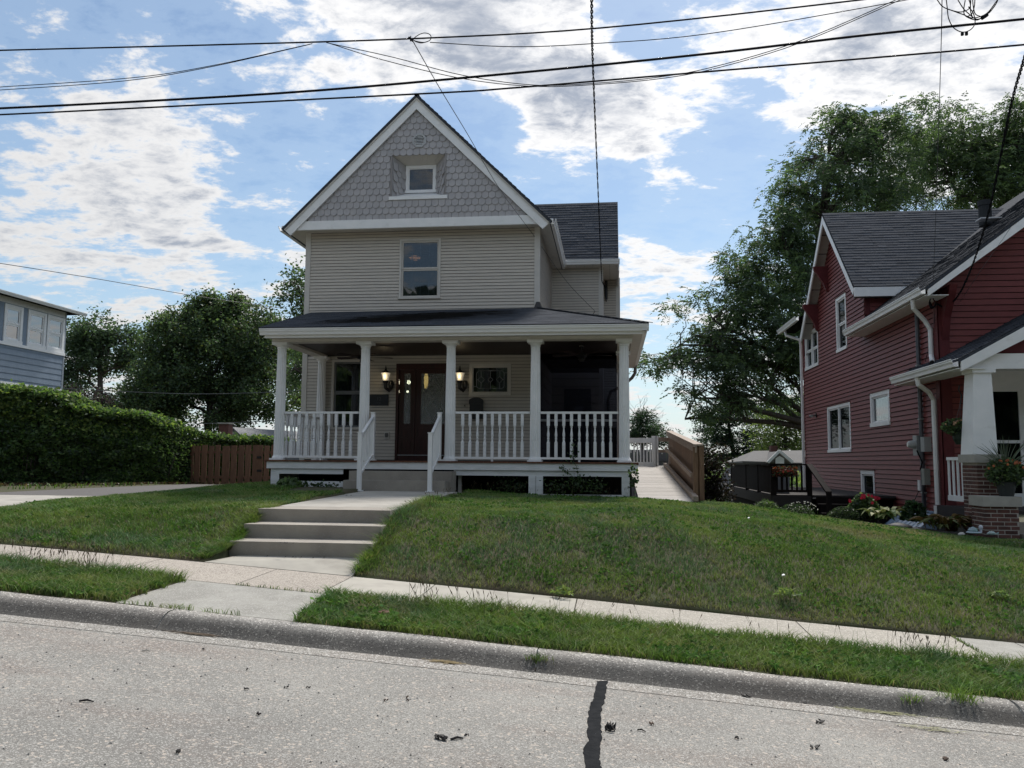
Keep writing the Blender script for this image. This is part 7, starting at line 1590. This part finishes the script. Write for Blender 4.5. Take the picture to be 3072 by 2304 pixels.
for (px, py, s, m, lab) in ((1155, 2105, .025, deb, 'small brown leaf in the road below the apron'), (1222, 2105, .02, deb, 'tiny brown leaf left of the middle of the road'), (1400, 2210, .02, debd, 'small dark scrap right of the black stick'), (1953, 2175, .03, deb, 'curled leaf scraps right of the tar strip'), (2240, 2092, .04, debd, 'flattened dark leaf near the kerb right of centre'),
                       (2418, 2112, .022, debd, 'little dark scrap left of the striped feather'), (2465, 2170, .055, debd, 'dark wad beside a pale streak on the right side of the road'), (2205, 2218, .03, debd, 'faint dark scrap on the lower right of the road'), (2440, 2245, .05, debd, 'scattered dark crumbs in the lower right of the road'), (738, 2010, .022, debd, 'small black crumb at the left centre of the road'), (738, 2070, .02, debd, 'black crumb at the left end of the row'),
                       (860, 2065, .022, debd, 'black crumb in the middle of the row of crumbs'), (925, 2065, .022, debd, 'black crumb at the right end of the row'), (780, 2147, .03, debd, 'smudge of dark leaf fragments in the lower left centre'), (530, 2260, .03, debd, 'smudge of leaf fragments near the bottom left'), (1900, 2045, .014, debd, 'dark speck near the kerb right of the tar strip'), (2330, 2083, .012, straw, 'orange brown leaf at the foot of the right kerb'),
                       (2840, 2280, .045, deb, 'oval brown leaf at the bottom right corner'), (1220, 2095, .02, deb, 'brown leaf curl next to the tiny brown leaf'), (610, 1950, .022, debd, 'dark crumb under the apron slab near the gutter'), (1372, 1980, .02, pale, 'white chip in the gutter left of the middle joint')):
    curl(px, py, s, m, lab, 'leaf' if 'leaf' in lab else 'debris', 'dead_leaf' if 'leaf' in lab else 'road_debris', 3)
for (px, py, lab) in ((1580, 2004, 'white husk at the foot of the middle kerb joint'), (1650, 2002, 'pale husk right of the middle kerb joint')):
    curl(px, py, .035, pale, lab, 'husk', 'husk', 2, .8)
def clippings(px, py, lx_, n, lab, m=straw):
    p = tp(px, py, roadf); k = MB()
    for i in range(n):
        c = Vector((p.x+random.gauss(0, lx_), p.y+random.gauss(0, .018), 0)); a = random.gauss(0, .35); L_ = random.uniform(.015, .05); d = Vector((math.cos(a), math.sin(a), 0))*L_; z = float(road_z(c.x, c.y))+.008+random.random()*.006
        e = Vector((-d.y, d.x, 0)).normalized()*.0025; c.z = z; k.quad(c-d-e, c+d-e, c+d+e, c-d+e)
    o = k.build('grass_clippings', m, None, kind='stuff'); o['label'] = lab
clippings(1340, 1990, .07, 90, 'yellow grass clippings in the gutter left of the middle joint'); clippings(1700, 2018, .08, 70, 'dry clippings in the gutter right of the middle joint')
clippings(590, 1905, .10, 130, 'brown clippings in the gutter by the left kerb joint', mat('brown_clippings', (.15, .11, .07))); clippings(2640, 2140, .14, 120, 'greenish clippings at the right of the gutter', mat('green_clippings', (.20, .20, .08))); clippings(2790, 2190, .10, 50, 'sparse clippings near the lower right kerb', mat('green_clippings', (.2, .2, .08)))
clippings(1590, 2010, .05, 60, 'clippings and grit at the middle kerb joint', mat('brown_clippings', (.15, .11, .07)))
k = MB(); rr_ = random.Random(3)
for i in range(900):
    x = rr_.uniform(-7, 4); y = rr_.uniform(2.2, 6.2); s = rr_.uniform(.003, .008); z = float(road_z(x, y))+.002; c_ = Vector((x, y, z)); k.add([c_+Vector((-s, -s, 0)), c_+Vector((s, -s*.6, 0)), c_+Vector((.3*s, s, 0)), c_+Vector((0, 0, s*.9))], [(0, 1, 3), (1, 2, 3), (2, 0, 3)])
o = k.build('road_grit', mat('grit', (.10, .095, .09), (.3, .29, .27), 80, lo=.45, hi=.55), None, kind='stuff'); o['label'] = 'loose grit scattered over the road'
n = 26; rr_ = random.Random(5)
for (px, py, lab) in ((2230, 1455, 'green dead leaf cluster halfway up the ramp'),):
    pass
for (px, py, lab) in ((1943, 1456, 'fallen brown leaf in the middle of the ramp'), (1981, 1468, 'small fallen leaf right of the other on the ramp'), (1930, 1480, 'dark leaf heap at the foot of the ramp')):
    q_ = tp(px, py, lambda x, y: rz_(y)); k = MB()
    for i in range(4): c_ = Vector((q_.x+random.gauss(0, .05), q_.y+random.gauss(0, .08), q_.z+.01)); s = .045; k.add([c_+Vector((-s, 0, 0)), c_+Vector((0, -s, .02)), c_+Vector((s, 0, .0)), c_+Vector((0, s, .025))], [(0, 1, 2, 3)])
    tag(k.build('dead_leaf', deb, None), lab, 'leaf')
# ================================================================ OVERHEAD WIRES
def spl(pts, m=5):
    out = []
    P_ = [Vector(p) for p in pts]; P_ = [P_[0]*2-P_[1]]+P_+[P_[-1]*2-P_[-2]]
    for i in range(1, len(P_)-2):
        for s in range(m):
            t = s/m; a, b, c, d = P_[i-1:i+3]; out.append(.5*((2*b)+(-a+c)*t+(2*a-5*b+4*c-d)*t*t+(-a+3*b-3*c+d)*t**3))
    out.append(P_[-2]); return out
def wire(name, lab, pts, r, m=cable, twist=0, ext=None, cat='cable', n=6):
    P_ = [aY(x, y, Y) for x, y, Y in pts]
    Q = spl(P_, 6)
    if ext:
        if ext[0]: Q = [Q[0]+(P_[0]-P_[1]).normalized()*ext[0]]+Q
        if ext[1]: Q = Q+[Q[-1]+(P_[-1]-P_[-2]).normalized()*ext[1]]
    k = MB()
    if twist:
        Q = spl(P_, twist)
        for s in range(2): k.tube([q_+Vector((math.cos(i*.9+s*3.14)*r*1.0, 0, math.sin(i*.9+s*3.14)*r*.6)) for i, q_ in enumerate(Q)], r*.8, 5)
    else: k.tube(Q, r, n)
    return tag(k.build(name, m, None, smooth=True), lab, cat)
WY = 8.2
wire('overhead_cable', 'upper thick black cable sagging across the top of the sky', [(-300, 160, WY), (0, 151, WY), (660, 134, WY), (1236, 116, WY), (1800, 84, WY), (2578, 0, WY), (3200, -80, WY)], .0085, ext=(20, 20))
wire('overhead_cable', 'thickest black cable crossing just above the gable tip', [(-300, 332, WY), (0, 325, WY), (833, 280, WY), (1536, 220, WY), (2133, 160, WY), (2583, 107, WY), (3072, 57, WY), (3500, 10, WY)], .0125, ext=(20, 20))
wire('overhead_cable', 'lowest black cable touching the gable tip', [(-300, 352, WY+.3), (0, 344, WY+.3), (1250, 282, WY+.3), (1536, 264, WY+.3), (2050, 221, WY+.3), (2824, 156, WY+.3), (3072, 134, WY+.3), (3500, 95, WY+.3)], .0095, ext=(20, 20))
wire('overhead_wire', 'thin wire pair rising from the left edge to the upper cable', [(-200, 272, WY), (0, 261, WY), (400, 233, WY), (640, 196, WY), (937, 131, WY)], .0042, ext=(15, 0))
wire('overhead_wire', 'lower of the two thin wires rising from the left edge', [(-200, 280, WY+.1), (0, 270, WY+.1), (380, 242, WY+.1), (640, 199, WY+.1), (930, 133, WY+.1)], .0042, ext=(15, 0))
wire('overhead_wire', 'thin wire dipping from the upper cable to the lowest cable', [(979, 128, WY), (1180, 172, WY), (1389, 226, WY), (1600, 255, WY+.2), (1780, 250, WY+.2), (1980, 231, WY+.2), (2147, 199, WY), (2397, 124, WY), (2682, 2, WY), (2760, -40, WY)], .0042)
wire('overhead_wire', 'second thin wire dipping beside the first under the upper cable', [(985, 129, WY+.08), (1150, 180, WY+.08), (1389, 236, WY+.08), (1600, 259, WY+.28), (1779, 254, WY+.28), (1980, 236, WY+.28), (2147, 205, WY+.08), (2397, 130, WY+.08), (2682, 8, WY+.08), (2770, -38, WY)], .0042)
wire('overhead_wire', 'single thin wire running right from the loop on the upper cable', [(1290, 127, WY), (1536, 140, WY), (1776, 131, WY), (2126, 101, WY), (2675, 8, WY), (2900, -40, WY)], .0045)
wire('service_drop', 'thin slanting wire from the upper cable to the corner of the grey house', [(1238, 122, WY), (1319, 264, 10.2), (1403, 403, 12.4), (1501, 570, 15.4), (1604.6, 711, 18.4), (1702, 847, 20.8), (1785, 934, 22.32)], .0055, cableg)
wire('wire_end', 'curled loose end of the slanting wire at the grey wall', [(1785, 934, 22.3), (1778, 945, 22.3), (1776, 957, 22.3), (1795, 962, 22.3)], .008, cable)
wire('service_drop', 'twisted black service cable dropping vertically in front of the blue sky', [(1775, -60, 6.5), (1776, 90, 8.2), (1779, 200, 9.6), (1787, 400, 13), (1797, 640, 17.6), (1803, 790, 21), (1806, 845, 22.3)], .009, twist=30)
wire('wire_end', 'short cable tail under the eave at the grey wing corner', [(1806, 845, 22.3), (1814, 860, 22.4), (1815, 880, 22.3), (1819, 905, 22.3)], .014, cable)
wire('service_drop', 'thin straight wire dropping to the red house gutter', [(2827, -60, 7.5), (2823, 150, 9.5), (2812, 500, 13.2), (2803, 760, 16), (2796, 905, 17.6)], .0045, cableg)
wire('service_drop', 'thick twisted cable curving down to the corner of the red house', [(3110, 60, 9.), (3072, 180, 10), (3030, 330, 11.6), (2975, 600, 14.2), (2930, 760, 15.8), (2890, 860, 16.8), (2860, 905, 17.2), (2835, 922, 17.4), (2812, 912, 17.5)], .0125, twist=34)
wire('wire_loop', 'loops of cable wound round the upper downspout of the red house', [(2812, 912, 17.4), (2795, 925, 17.3), (2788, 908, 17.3), (2796, 893, 17.3), (2806, 910, 17.25), (2798, 922, 17.3), (2790, 905, 17.3)], .014, cable)
wire('overhead_wire', 'faint thin wire crossing the front gable of the red house', [(3100, 575, 13), (3020, 700, 14.6), (2950, 800, 15.9), (2880, 905, 17.3)], .0035, cableg)
wire('overhead_wire', 'faint thin wire hanging down beside the dark conduit', [(2806, 915, 17.4), (2800, 1000, 17.8), (2782, 1060, 18.1), (2776, 1085, 18.2)], .006, cable)
# loop and splice on the upper cable
k = [aY(x, y, WY-.05) for x, y in ((1236, 118), (1250, 124), (1275, 127), (1292, 118), (1290, 104), (1272, 99), (1252, 107), (1240, 120), (1262, 129), (1284, 124))]
tag(MB().tube(spl(k, 5), .0045, 5).build('wire_loop', cable, None), 'small loop of wire tied to the upper cable above the gable', 'cable')
k = MB(); k.tube([aY(1226, 112, WY-.02), aY(1238, 124, WY-.02)], [.012, .009], 6); k.tube([aY(1232, 108, WY-.02), aY(1231, 124, WY-.02)], .006, 5); tag(k.build('cable_clamp', cable, None), 'clamp joining wires on the upper cable', 'clamp')
# coil of slack cable at the top right
cc = thing('cable_coil', 'tangle of looped slack cable hanging at the top right of the sky', 'cable', aY(2900, 40, WY-.2))
for pts in (((2812, 0), (2826, 18), (2846, 28), (2880, 36), (2905, 28), (2912, 10), (2910, -20)), ((2838, -10), (2842, 25), (2846, 55), (2860, 82), (2885, 96), (2910, 90), (2925, 70), (2920, 40), (2905, 20)), ((2874, 0), (2890, 25), (2905, 40), (2925, 56), (2940, 56), (2955, 46), (2970, 36), (2990, 8), (2996, -15)),
            ((2896, 0), (2892, 25), (2894, 45), (2912, 56), (2932, 60), (2950, 50), (2962, 42), (2984, 12)), ((2905, -5), (2911, 12), (2912, 35), (2918, 52)), ((2918, -5), (2920, 20), (2926, 42), (2940, 49)), ((2925, -5), (2923, 20), (2915, 42), (2900, 50)), ((2846, 28), (2890, 44), (2920, 54), (2960, 40), (2992, 0))):
    MB().tube(spl([aY(x, y, WY-.2+random.uniform(-.05, .05)) for x, y in [(p[0], p[1]) for p in pts]], 5), .005, 5).build('loop', cable, cc)
a = aY(2893, 97, WY-.2); MB().box(a.x-.03, a.x-.008, a.y-.01, a.y+.01, a.z-.03, a.z).box(a.x+.008, a.x+.03, a.y-.01, a.y+.01, a.z-.03, a.z).build('clip', cable, cc)
a, b = aY(2945, 55, WY-.2), aY(2962, 44, WY-.2); MB().beam(a, b, .03, .03).build('clamp', cable, cc)
# far wires on the left
wire('overhead_wire', 'very thin wire sloping from the left edge towards the grey house', [(-100, 778, 22), (0, 790, 22), (300, 838, 24), (600, 890, 27), (850, 925, 30)], .010, cableg, ext=(10, 0))
wire('overhead_wire', 'thin line crossing in front of the round maple', [(190, 1165, 33), (400, 1176, 33), (600, 1182, 33), (830, 1176, 33), (920, 1170, 33)], .012, mat('pale_wire', (.12, .13, .14)))
wire('overhead_wire', 'low thin line over the hedge left of the porch', [(560, 1272, 33), (700, 1268, 33), (820, 1262, 33)], .012, mat('pale_wire', (.12, .13, .14)))

for (px, py, lab) in ((800, 1513, 'dark leaf scraps on the front walk near its left edge'), (870, 1632, 'leaf fragment at the inner corner of the second step'), (1032, 1488, 'small dark leaf in the middle of the front walk'), (880, 1674, 'dirt and leaf bits along the foot of the bottom step')):
    f = (lambda x, y: walk_z(max(y, 10.95))) if py < 1520 else ((lambda x, y: -.955) if py < 1650 else (lambda x, y: -1.119)); q_ = tp(px, py, f); k = MB(); L_ = .22 if 'foot' in lab else .07
    for i in range(7): c_ = Vector((q_.x+random.gauss(0, L_), q_.y+random.gauss(0, .02), q_.z+.008)); s = random.uniform(.008, .018); k.add([c_+Vector((-s, 0, 0)), c_+Vector((0, -s, .006)), c_+Vector((s, 0, .004)), c_+Vector((0, s, .01))], [(0, 1, 2, 3)])
    tag(k.build('leaf_scraps', debd, None, kind='stuff'), lab)
